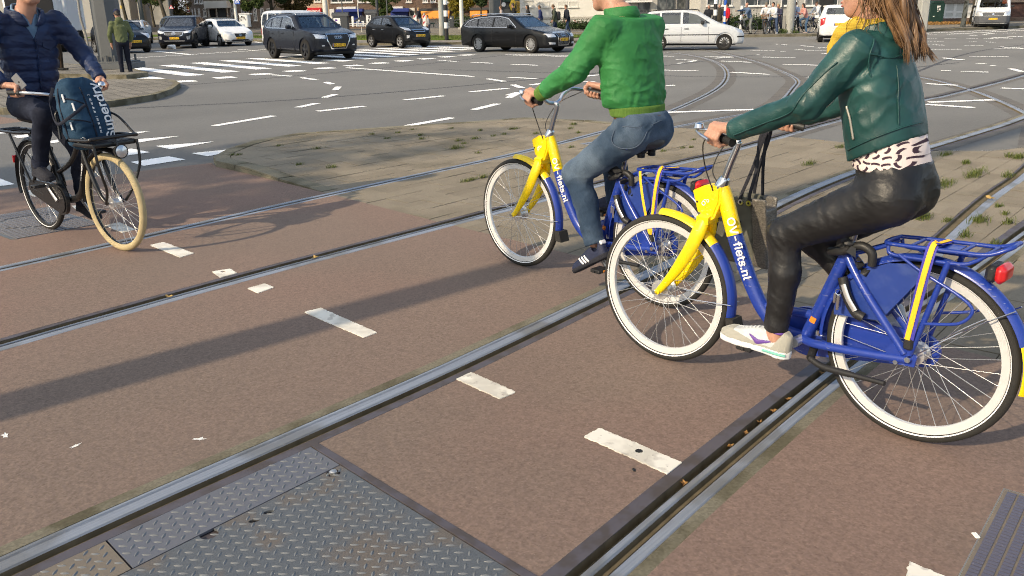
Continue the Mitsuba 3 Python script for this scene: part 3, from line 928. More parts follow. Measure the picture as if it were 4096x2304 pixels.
for i, (x, y, z, lab) in enumerate([(-2.05, 4.83, 0.0, 'curled brown leaf on the middle rail left of the long shadow'), (-1.35, 5.62, 0.0, 'small brown leaf on the middle rail beside the square white patch'), (4.05, 7.05, 0.01, 'pale yellow star-shaped leaf at the edge of a big grass tuft')]):
    put(thing('fallen_leaf', lab, 'leaf'), xf(leaf_mesh(0.03 if i < 2 else 0.05, i + 20), frame(x, y, i * 50, z)), 'm_leaf2')
for i, (x, y, s) in enumerate([(1.44, 2.285, 0.016)]):
    put(thing('paper_scrap', 'small white scrap beside the ribbed iron cover', 'litter'), cbox(x - 0.008, x + 0.008, y - 0.014, y + 0.014, 0, 0.006, 0.002), 'm_paper')
for i, (x, y, s, lab) in enumerate([(-1.25, 3.02, 0.03, 'white scrap of paper on the cycle path left of the front rail'), (-1.72, 2.98, 0.025, 'flattened white scrap near the left end of the front rail'), (-2.05, 3.08, 0.03, 'pale scrap lying in the long shadow at the left edge')]):
    put(thing('paper_scrap', lab, 'litter'), xf(leaf_mesh(s, 40 + i), frame(x, y, i * 60, 0.0005) @ np.diag([1, 0.6, 0.12, 1])), 'm_paper')
put(thing('pebble', 'dark brown pebble below the white dash in the foreground', 'stone'), xf(hull(np.random.default_rng(2).uniform(-1, 1, (14, 3)) * [0.011, 0.009, 0.005] + [0, 0, 0.004]), frame(0.43, 2.72, 20)), 'm_black')
put(thing('gum_spot', 'dark gum spot on the white dash in front of the wheel', 'stain'), xf(lathe([(0, 0.0052), (0.014, 0.005), (0.017, 0.002)], n=12), frame(0.468, 2.856, 0)), 'm_black', 40)
# ================================================================ bicycles
mat('m_rubber', (0.030, 0.029, 0.027), 0.75, spec=0.3)
mat('m_cream', proc(lambda p, n, uv: mix((0.50, 0.41, 0.24), (0.36, 0.29, 0.16), fbm(p.x * 25, p.y * 25, p.z * 25, 3))), 0.7, spec=0.3)
mat('m_alu', (0.72, 0.72, 0.72), 0.33, metal=0.75)
mat('m_rimwhite', (0.68, 0.68, 0.67), 0.36, metal=0.2)
mat('m_chrome', (0.75, 0.76, 0.78), 0.12, metal=1.0)
mat('m_refl', (0.86, 0.86, 0.86), 0.5)
mat('m_spoke', (0.66, 0.66, 0.66), 0.3, metal=0.8)
def worn(base, mark, dirt):
    def f(p, n, uv):
        s = sst(0.80, 0.88, noise(p.x * 70 + p.z * 40, p.y * 70, p.z * 150)) * sst(0.45, 0.6, fbm(p.x * 6, p.y * 6, p.z * 6, 2))
        d = sst(0.5, 0.8, fbm(p.x * 14 + 5, p.y * 14, p.z * 14, 4))
        return mix(mix(base, dirt, 0.4 * d), mi.Color3f(*mark), 0.5 * s)
    return proc(f)


mat('m_yellow', worn((0.86, 0.61, 0.0), (0.75, 0.62, 0.3), (0.72, 0.48, 0.02)), 0.30, spec=0.5, clearcoat=0.6, clearcoat_gloss=0.85)
mat('m_blue', worn((0.014, 0.043, 0.30), (0.25, 0.28, 0.42), (0.02, 0.042, 0.20)), 0.30, spec=0.5, clearcoat=0.6, clearcoat_gloss=0.85)
mat('m_bluepanel', proc(lambda p, n, uv: mix((0.016, 0.045, 0.24), (0.035, 0.068, 0.26), sst(0.5, 0.8, fbm(p.x * 18, p.y * 18, p.z * 18, 4)))), 0.42)
mat('m_white', (0.82, 0.82, 0.82), 0.5)
mat('m_blackpaint', (0.012, 0.012, 0.013), 0.3, spec=0.5, clearcoat=0.3)
mat('m_plastic', (0.02, 0.02, 0.021), 0.5)
mat('m_saddle', (0.035, 0.035, 0.037), 0.55)
mat('m_redlens', (0.55, 0.012, 0.015), 0.12, spec=0.6, clearcoat=1.0)
mat('m_orange', (0.8, 0.25, 0.03), 0.4)
mat('m_strapy', (0.86, 0.52, 0.02), 0.65)
mat('m_strapb', (0.05, 0.045, 0.36), 0.65)
mat('m_lamp', (0.65, 0.68, 0.7), 0.1, metal=0.6, clearcoat=1.0)


def pt(x, z, y=0.0):
    return (x, y, z)


def rot_about(c, deg):
    c = np.asarray(c, float)
    M = frame(0, 0, deg)
    M[:3, 3] = c - M[:3, :3] @ c
    return M


def wheel(bike, c, M, W, name='wheel', R=0.35, tr=0.019, tyre='m_rubber', rim='m_rimwhite', hub='m_alu', stripe='m_refl', rimh=0.032, seed=0, hubr=0.045):
    k = part(bike, name, xf(lathe([(R - 0.030 - rimh, -0.009), (R - 0.034, -0.0125), (R - 0.032, -0.0105), (R - 0.032, 0.0105), (R - 0.034, 0.0125), (R - 0.030 - rimh, 0.009), (R - 0.030 - rimh - 0.002, 0.0), (R - 0.030 - rimh, -0.009)], 'y', 72, c), W @ M), rim, 40)
    part(k, 'tyre', xf(ring(c, R - tr, tr, 'y', 72, 12), W @ M), tyre, True)
    if stripe:
        for s in (-1, 1):
            part(k, 'reflective_stripe', xf(lathe([(R - 0.0305, s * tr * 0.84), (R - 0.0262, s * (tr * 0.965 + 0.0006))], 'y', 72, c), W @ M), stripe)
    r = np.random.default_rng(seed)
    sp = []
    R2 = R - 0.030 - rimh
    ph = r.uniform(0, 6)
    for i in range(36):
        s = 1 if i % 2 else -1
        a = ph + 2 * np.pi * i / 36
        b = a + (1.05 if (i // 2) % 2 else -1.05)
        p0 = np.array([hubr * 0.82 * np.cos(b), s * 0.030, hubr * 0.82 * np.sin(b)]) + c
        p1 = np.array([R2 * np.cos(a), s * 0.004, R2 * np.sin(a)]) + c
        sp.append(tube([p0, p1], 0.00135, 5, cap=False))
    part(k, 'spokes', xf(cat_(sp), W @ M), 'm_spoke', True, kind='stuff', label='thin wire spokes')
    part(k, 'hub', xf(lathe([(0.0, -0.05), (0.008, -0.05), (0.010, -0.034), (hubr, -0.032), (hubr, -0.027), (hubr * 0.75, -0.02), (hubr * 0.75, 0.02), (hubr, 0.027), (hubr, 0.032), (0.010, 0.034), (0.008, 0.05), (0.0, 0.05)], 'y', 24, c), W @ M), hub, 40)
    return k


def arc_strip(c, R, a0, a1, w, n=40, crown=0.012, y=0.0):
    """A mudguard: a curved strip over the wheel from angle a0 to a1 (degrees, 0 = forward, 90 = up)."""
    prof = [(-w, -0.012), (-w * 0.92, -0.003), (-w * 0.5, crown * 0.7), (0, crown), (w * 0.5, crown * 0.7), (w * 0.92, -0.003), (w, -0.012), (w * 0.85, -0.004), (0, crown - 0.003), (-w * 0.85, -0.004)]
    t = np.radians(np.linspace(a0, a1, n))
    V = np.array([[(c[0] + (R + h) * math.cos(q), c[1] + y + v, c[2] + (R + h) * math.sin(q)) for v, h in prof] for q in t])
    k = len(prof)
    i, j = np.meshgrid(np.arange(n - 1), np.arange(k), indexing='ij')
    q = np.stack([i * k + j, i * k + (j + 1) % k, (i + 1) * k + (j + 1) % k, (i + 1) * k + j], -1).reshape(-1, 4)
    F = [q[:, [0, 1, 2]], q[:, [0, 2, 3]]]
    caps = [(0, j, j + 1) for j in range(1, k - 1)] + [((n - 1) * k, (n - 1) * k + j + 1, (n - 1) * k + j) for j in range(1, k - 1)]
    return TM(V.reshape(-1, 3), np.vstack(F + [np.array(caps)]))


def aero(path, wid, thick, side=(0, 1, 0), n=14):
    """A tube with an oval section: wid in the bicycle's plane, thick across it."""
    return tube(path, np.asarray(wid), n, flat=(1.0, thick), upv=side)


def grip_bar(W, M, pts, r, sides=10):
    return xf(tube(spline(pts, 8), r, sides), W @ M)


def letters(text, height, path_a, path_b, y, bold=True, flip=False):
    """Lettering in the plane y = const, running from a to b (x, z), readable from the +y side (from -y when flip)."""
    m = lettering(text, height, 0.0012, bold)
    a, b = np.asarray(path_a, float), np.asarray(path_b, float)
    e = nrm(b - a)
    L = m.bounds[1][0]
    s = np.linalg.norm(b - a) / L
    v = m.vertices.copy()
    up = np.array([e[1], -e[0]]) if not flip else np.array([-e[1], e[0]])
    q = a + v[:, :1] * s * e + v[:, 1:2] * s * up
    return TM(np.column_stack([q[:, 0], y + (v[:, 2] if not flip else -v[:, 2]), q[:, 1]]), m.faces)


def saddle_mesh(c, s=1.0):
    def f(P):
        q = (P - c) / s
        d = ell(q, (-0.03, 0, 0.0), (0.085, 0.085, 0.035))
        d = smin(d, rc(q, (-0.02, 0, 0.0), (0.15, 0, -0.012), 0.035, 0.02), 0.05)
        return smin(d, ell(q, (-0.07, 0, 0.005), (0.05, 0.10, 0.03)), 0.03) * s
    return snet(f, np.array(c) - [0.17, 0.14, 0.07], np.array(c) + [0.2, 0.14, 0.07], 0.011)


def pedal(c, side, m='m_plastic'):
    c = np.asarray(c, float)
    y0, y1 = sorted((c[1] + side * 0.015, c[1] + side * 0.10))
    return cat_([cbox(c[0] - 0.035, c[0] + 0.035, y0, y1, c[2] - 0.011, c[2] + 0.011, 0.004), rod(c, c + [0, side * 0.11, 0], 0.006)])


def rental_bike(lab, W, crank_deg, steer=0.0, seed=0, straps=True):
    """The yellow and blue rental bicycle; W places it (x forward from the rear hub, y left, z up)."""
    b = thing('bicycle', lab, 'bicycle', None)
    I = np.eye(4)
    rear, front = np.array([0, 0, 0.35]), np.array([1.15, 0, 0.35])
    S = rot_about((0.93, 0, 0), steer)
    P = lambda name, m, mt, sm=40, M=I, **k: part(b, name, xf(m, W @ M), mt, sm, **k)
    wheel(b, rear, I, W, seed=seed, hubr=0.038)
    wheel(b, front, S, W, seed=seed + 1, hubr=0.046)
    # fork: two flattened blades meeting in a crown
    blades = []
    for s in (-1, 1):
        pth = spline([(0.935, s * 0.026, 0.722), (0.952, s * 0.046, 0.655), (0.985, s * 0.056, 0.575), (1.045, s * 0.058, 0.475), (1.10, s * 0.057, 0.402), (1.142, s * 0.055, 0.352)], 5)
        wd = np.interp(np.linspace(0, 1, len(pth)), [0, 0.2, 0.5, 0.85, 1], [0.028, 0.033, 0.030, 0.018, 0.016])
        blades.append(aero(pth, wd, 0.62))
        blades.append(rod((1.142, s * 0.046, 0.352), (1.142, s * 0.068, 0.352), 0.014, 12))
    crown = tri_(m3.Manifold.hull_points(np.array([(0.905 + dx * 0.02, sy * 0.045, 0.70 + dz) for dx in (0, 3) for sy in (-1, 1) for dz in (0, 0.03)] + [(0.90, sy * 0.028, 0.745) for sy in (-1, 1)] + [(0.95, sy * 0.028, 0.745) for sy in (-1, 1)])))
    fk = P('fork', cat_(blades + [crown]), 'm_yellow', 35, S)
    part(fk, 'axle_nut', xf(cat_([rod((1.15, s * 0.05, 0.35), (1.15, s * 0.083, 0.35), 0.009, 10) for s in (-1, 1)]), W @ S), 'm_chrome', 40)
    # head with the flat lock box in front, main tube in two colours
    boxp = Polygon([(0.905, 0.872), (0.940, 0.868), (0.998, 0.838), (0.968, 0.748), (0.938, 0.742), (0.952, 0.722), (0.918, 0.708), (0.885, 0.73), (0.858, 0.80), (0.855, 0.868)]).buffer(-0.008).buffer(0.008)
    hb = tri_(man_(sprism(boxp, -0.03, 0.03)))
    hm = m3.Manifold(m3.Mesh(np.asarray(hb.vertices, np.float32), np.asarray(hb.faces, np.uint32)))
    inner = [man_(sprism(boxp.buffer(-0.012), -0.034, 0.034))]
    hm = m3.Manifold.batch_boolean([hm] + inner, m3.OpType.Add)
    hd = P('head_box', tri_(hm), 'm_yellow', 35)
    part(hd, 'lock_hole', xf(lathe([(0.0, 0.0352), (0.0045, 0.0352), (0.005, 0.034)], 'y', 12, (0.972, 0, 0.792)), W), 'm_black')
    em = cat_([TM(q.vertices, q.faces) for q in [ring((0.938, 0.0348, 0.79), 0.0085, 0.0022, 'y', 20, 5), ring((0.918, 0.0348, 0.803), 0.0055, 0.0018, 'y', 16, 5), tube(spline([(0.946, 0.0348, 0.793), (0.935, 0.0348, 0.806), (0.924, 0.0348, 0.806)], 4), 0.0016, 5)]])
    part(hd, 'emblem', xf(em, W), 'm_white', True, label='small white bicycle emblem')
    mp = spline([(0.876, 0, 0.862), (0.847, 0, 0.80), (0.798, 0, 0.668), (0.742, 0, 0.545), (0.692, 0, 0.45), (0.64, 0, 0.372), (0.58, 0, 0.318), (0.52, 0, 0.297), (0.45, 0, 0.292)], 8)
    cut = int(np.argmin(np.abs(mp[:, 2] - 0.667)))
    P('upper_tube', aero(mp[:cut + 1], 0.0355, 0.85, n=20), 'm_yellow', 50)
    mt = P('main_tube', aero(mp[cut:], np.interp(np.arange(len(mp) - cut), [0, len(mp) - cut], [0.0352, 0.029]), 0.85, n=20), 'm_blue', 50)
    part(mt, 'lettering', xf(letters('OV-fiets.nl', 0.042, (0.826, 0.742), (0.722, 0.487), 0.0300), W), 'm_white', label='white OV-fiets.nl lettering down the main tube')
    # rear triangle
    P('seat_tube', tube([(0.446, 0, 0.28), (0.298, 0, 0.70)], 0.025, 16), 'm_blue', 50)
    P('lower_bar', tube([(0.635, 0, 0.385), (0.42, 0, 0.40)], 0.019, 12), 'm_blue', 50)
    st = []
    for s in (-1, 1):
        P('seat_stay', tube(spline([(0.295, s * 0.022, 0.675), (0.20, s * 0.048, 0.56), (0.02, s * 0.066, 0.362)], 6), 0.0155, 12), 'm_blue', 50)
        P('chain_stay', tube(spline([(0.44, s * 0.03, 0.297), (0.36, s * 0.055, 0.302), (0.16, s * 0.064, 0.322), (0.01, s * 0.066, 0.342)], 6), 0.0175, 12), 'm_blue', 50)
        P('dropout', sprism(Polygon([(0.06, 0.40), (0.09, 0.36), (0.07, 0.315), (-0.02, 0.32), (-0.025, 0.36), (0.02, 0.385)]), s * 0.066 - 0.006, s * 0.066 + 0.006), 'm_blue')
        P('axle_nut', cat_([rod((0, s * 0.05, 0.35), (0, s * 0.094, 0.35), 0.011, 10), rod((0.045, s * 0.06, 0.325), (0.045, s * 0.083, 0.325), 0.009, 8), rod((0.03, s * 0.06, 0.372), (0.03, s * 0.079, 0.372), 0.006, 8)]), 'm_chrome')
    cc = unary_union([Point(0.455, 0.305).buffer(0.105), Point(0.0, 0.347).buffer(0.065), Polygon([(0.455, 0.41), (0.0, 0.412), (0.0, 0.282), (0.455, 0.2)])])
    P('chain_case', cat_([sprism(cc, -0.062, -0.042), sprism(cc.buffer(-0.02), -0.068, -0.058)]), 'm_blue')
    P('mudguard', arc_strip(rear, 0.370, -2, 160, 0.030), 'm_blue', 60)
    P('mudguard', arc_strip(rear, 0.372, 160, 188, 0.027, 14), 'm_yellow', 60, label='yellow tail of the rear mudguard')
    P('mudguard', arc_strip(front, 0.368, 86, 135, 0.030, 24), 'm_yellow', 60, S, label='yellow front half of the front mudguard')
    ff = P('mudguard', arc_strip(front, 0.368, 135, 190, 0.030, 24), 'm_blue', 60, S, label='blue rear half of the front mudguard')
    part(ff, 'mud_flap', xf(sprism(Polygon([(0.795, 0.30), (0.76, 0.30), (0.742, 0.235), (0.79, 0.238)]), -0.037, 0.037), W @ S), 'm_rubber')
    for s in (-1, 1):
        P('mudguard_stay', cat_([tube(spline([(1.145, s * 0.062, 0.343), (0.95, s * 0.05, 0.352), (0.775, s * 0.034, 0.362)], 5), 0.0024, 6)]), 'm_chrome', 40, S)
        P('mudguard_stay', cat_([tube(spline([(-0.01, s * 0.062, 0.36), (-0.17, s * 0.05, 0.50), (-0.305, s * 0.034, 0.597)], 5), 0.0024, 6)]), 'm_chrome', 40)
        cg = Polygon([(0.315, 0.437), (0.318, 0.47), (0.30, 0.525), (0.262, 0.588), (0.205, 0.645), (0.13, 0.682), (0.05, 0.695), (0.0, 0.66), (0.135, 0.455)])
        P('coat_guard', sprism(cg, s * 0.036 - 0.0025, s * 0.036 + 0.0025), 'm_bluepanel')
    # rack
    rr = 0.0078
    rk = P('rack', cat_([tube(spline([(0.135, -0.062, 0.764), (0.145, 0.0, 0.764), (0.135, 0.062, 0.764), (0.05, 0.072, 0.768), (-0.10, 0.072, 0.776), (-0.20, 0.07, 0.783), (-0.262, 0.05, 0.812), (-0.268, 0.0, 0.816), (-0.262, -0.05, 0.812), (-0.20, -0.07, 0.783), (-0.10, -0.072, 0.776), (0.05, -0.072, 0.768), (0.135, -0.062, 0.764)], 5), rr, 8),
        *[tube([(x, -0.07, z), (x, 0.07, z)], 0.0062, 8) for x, z in ((0.05, 0.767), (-0.03, 0.771), (-0.12, 0.776), (-0.20, 0.782))],
        *[tube(spline([(0.13, s * 0.062, 0.755), (0.115, s * 0.066, 0.727), (0.02, s * 0.07, 0.728), (-0.12, s * 0.07, 0.735), (-0.165, s * 0.066, 0.752), (-0.20, s * 0.066, 0.78)], 4), rr * 0.9, 8) for s in (-1, 1)],
        *[tube(spline([(-0.085, s * 0.07, 0.74), (-0.055, s * 0.072, 0.60), (0.0, s * 0.075, 0.365)], 4), 0.0105, 10) for s in (-1, 1)],
        *[tube(spline([(0.085, s * 0.07, 0.73), (0.0, s * 0.085, 0.69), (-0.13, s * 0.09, 0.635), (-0.185, s * 0.09, 0.598), (-0.185, s * 0.09, 0.565), (-0.155, s * 0.09, 0.532), (-0.10, s * 0.086, 0.513), (-0.035, s * 0.078, 0.497)], 4), 0.0058, 8) for s in (-1, 1)],
        *[tube(spline([(0.13, s * 0.04, 0.755), (0.2, s * 0.03, 0.72), (0.27, s * 0.026, 0.69)], 4), 0.008, 8) for s in (-1, 1)],
        sprism(Polygon([(-0.0, 0.764), (-0.1, 0.768), (-0.1, 0.772), (0.0, 0.768)]), -0.05, 0.05)]), 'm_blue', 50)
    lt = P('rear_light', cbox(-0.235, -0.195, -0.05, 0.05, 0.683, 0.742, 0.012), 'm_plastic')
    part(lt, 'lens', xf(taubin(tri_(man_(cbox(-0.262, -0.222, -0.053, 0.053, 0.68, 0.747, 0.016)).refine(4)), 4), W), 'm_redlens', 60)
    if straps:
        def strap(y0, pts, w, m):
            q = spline(pts, 6)
            return part(rk, 'strap', xf(tube(q, w, 6, flat=(1.0, 0.12), upv=(0, 1, 0)), W), m, 40)
        strap(0, [(-0.03, -0.07, 0.776), (-0.03, 0.03, 0.782), (-0.028, 0.078, 0.782), (-0.022, 0.099, 0.70), (-0.008, 0.098, 0.56), (0.005, 0.094, 0.43)], 0.0185, 'm_strapb')
        strap(0, [(-0.033, -0.07, 0.779), (-0.033, 0.03, 0.787), (-0.031, 0.081, 0.789), (-0.023, 0.104, 0.70), (-0.007, 0.103, 0.56), (0.008, 0.099, 0.43)], 0.0095, 'm_strapy')
        seed == 8 and strap(0, [(0.11, 0.05, 0.772), (0.105, 0.08, 0.75), (0.06, 0.106, 0.62), (0.01, 0.103, 0.435)], 0.0085, 'm_strapy')
        part(rk, 'buckle', xf(cbox(-0.012, 0.02, 0.07, 0.10, 0.39, 0.435, 0.006), W), 'm_plastic')
    # steering
    P('collar', lathe([(0.0, -0.02), (0.03, -0.02), (0.031, -0.002), (0.024, 0.028), (0.0195, 0.034), (0.0, 0.034)], 'z', 24), 'm_chrome', 40, np.array([[0.94, 0, -0.34, 0.873], [0, 1, 0, 0], [0.34, 0, 0.94, 0.873], [0, 0, 0, 1]]))
    P('stem', tube(spline([(0.872, 0, 0.878), (0.842, 0, 0.965), (0.812, 0, 1.045), (0.812, 0, 1.06), (0.826, 0, 1.066)], 6), 0.0148, 14), 'm_chrome', 50, S)
    for s in (-1, 1):
        bp = [(0.828, 0, 1.065), (0.84, s * 0.05, 1.075), (0.85, s * 0.095, 1.112), (0.84, s * 0.15, 1.138), (0.805, s * 0.215, 1.13), (0.75, s * 0.252, 1.117), (0.675, s * 0.275, 1.105)]
        P('handlebar', tube(spline(bp, 6), 0.0118, 12), 'm_chrome', 50, S)
        P('grip', tube(spline([(0.797, s * 0.222, 1.128), (0.75, s * 0.252, 1.117), (0.668, s * 0.277, 1.104)], 6), [0.0165] * 12 + [0.019], 14), 'm_plastic', 40, S)
    P('brake_lever', cat_([tube(spline([(0.805, 0.235, 1.135), (0.84, 0.26, 1.135), (0.80, 0.30, 1.125), (0.745, 0.325, 1.112)], 5), 0.006, 8), lathe([(0, 0.02), (0.017, 0.015), (0.021, 0.0), (0, -0.004)], 'z', 16, (0.83, 0.262, 1.145))]), 'm_chrome', 50, S, label='bell and lever by the left grip')
    # saddle
    P('seat_post', tube([(0.30, 0, 0.69), (0.262, 0, 0.865)], 0.0135, 14), 'm_chrome', 50)
    P('seat_clamp', lathe([(0.0, -0.018), (0.028, -0.018), (0.029, 0.016), (0.0, 0.02)], 'z', 20, (0.295, 0, 0.708)), 'm_alu')
    P('saddle', saddle_mesh((0.175, 0, 0.905)), 'm_saddle', True)
    P('saddle_spring', cat_([ring((0.13, s * 0.045, 0.862 - 0.008 * i), 0.018, 0.004, 'z', 16, 6) for s in (-1, 1) for i in range(5)] + [tube(spline([(0.25, 0, 0.86), (0.2, 0.03, 0.845), (0.12, 0.045, 0.83)], 4), 0.004, 6), tube(spline([(0.25, 0, 0.86), (0.2, -0.03, 0.845), (0.12, -0.045, 0.83)], 4), 0.004, 6)]), 'm_plastic', True)
    r = np.random.default_rng(seed)
    ch = []
    for a in np.linspace(0, 1, 15):
        ch.append(hull([np.array([0.335 - 0.19 * a, 0.035 + 0.05 * math.sin(a * 5), 0.69 + 0.07 * math.sin(a * 6.5)]) + r.normal(0, 0.012, 3) for _ in range(10)]))
    ch.append(tube(spline([(0.36, 0.03, 0.685), (0.30, 0.055, 0.70), (0.235, 0.06, 0.735), (0.19, 0.055, 0.715), (0.185, 0.05, 0.665)], 6), 0.0165, 10))
    P('chain_lock', cat_(ch), 'm_plastic', 50, label='black fabric chain lock wound round the seat post')
    lk = P('ring_lock', cat_([tube(spline([(0.287, 0.06, 0.60), (0.262, 0.064, 0.535), (0.222, 0.064, 0.475), (0.19, 0.06, 0.46)], 6), 0.0185, 10), tube(spline([(0.287, -0.06, 0.60), (0.262, -0.064, 0.535), (0.222, -0.064, 0.475)], 6), 0.0165, 10)]), 'm_plastic', 50)
    part(lk, 'lock_face', xf(tube(spline([(0.272, 0.083, 0.58), (0.247, 0.085, 0.53), (0.215, 0.084, 0.487)], 6), 0.0105, 10, flat=(1, 0.4), upv=(0, 1, 0)), W), 'm_alu', 50)
    part(lk, 'keys', xf(cat_([ring((0.285, 0.088, 0.548), 0.011, 0.0016, 'y', 16, 5), cbox(0.277, 0.289, 0.085, 0.091, 0.475, 0.535, 0.002), cbox(0.292, 0.302, 0.086, 0.090, 0.50, 0.54, 0.002)]), W), 'm_chrome')
    # kickstand, cranks, pedals, small things
    P('kickstand', cat_([rod((0.39, 0.02, 0.27), (0.375, 0.075, 0.245), 0.017, 10), tube(spline([(0.375, 0.08, 0.245), (0.31, 0.095, 0.232), (0.2, 0.11, 0.24), (0.055, 0.13, 0.252)], 6), [0.013] * 13 + [0.010] * 6, 10)]), 'm_plastic', 40)
    a = math.radians(crank_deg)
    B0 = np.array([0.446, 0, 0.295])
    for s, q in ((1, a), (-1, a + math.pi)):
        e = B0 + 0.172 * np.array([math.cos(q), 0, math.sin(q)])
        P('crank', cat_([aero([B0 + [0, s * 0.075, 0], e + [0, s * 0.088, 0]], [0.018, 0.014], 0.55), rod(B0 + [0, s * 0.03, 0], B0 + [0, s * 0.09, 0], 0.02, 14)]), 'm_alu', 40)
        pd = P('pedal', pedal(e + [0, s * 0.09, 0], s), 'm_plastic')
        part(pd, 'reflector', xf(cbox(e[0] - 0.038, e[0] + 0.038, s * 0.135 - 0.02, s * 0.135 + 0.02, e[2] - 0.006, e[2] + 0.006, 0.002), W), 'm_orange')
    P('cable', cat_([tube(spline([(0.80, 0.20, 1.12), (0.90, 0.12, 1.06), (0.93, 0.05, 0.95), (0.895, 0.035, 0.85)], 6), 0.0028, 6), tube(spline([(0.80, -0.20, 1.12), (0.92, -0.12, 1.05), (0.95, -0.04, 0.93), (0.90, -0.035, 0.85)], 6), 0.0028, 6), tube(spline([(0.90, -0.035, 0.72), (0.96, -0.07, 0.58), (1.10, -0.075, 0.42), (1.14, -0.05, 0.39)], 6), 0.0026, 6)]), 'm_plastic', True)
    P('sticker', tube([(0.41, 0.0235, 0.375), (0.402, 0.0235, 0.398)], 0.0125, 4, flat=(1, 0.3), upv=(0, 1, 0)), 'm_orange', label='orange sticker at the foot of the seat tube')
    P('bolt', cat_([rod((0.135, s * 0.036, 0.47), (0.135, s * 0.044, 0.47), 0.006, 8) for s in (-1, 1)] + [rod((0.38, 0.02, 0.325), (0.38, 0.02, 0.348), 0.009, 8)]), 'm_chrome')
    return b


W_WOMAN = frame(1.508, 2.934, 134.1)
W_GREEN = frame(0.829, 4.508, 132.06)
W_BLUE = frame(-3.673, 6.605, -38.8)
rental_bike('yellow and blue rental bicycle ridden by the woman, nearest to the camera', W_WOMAN, -14, seed=3)
rental_bike('yellow and blue rental bicycle ridden by the man in green, behind the nearest one', W_GREEN, -135, seed=8)


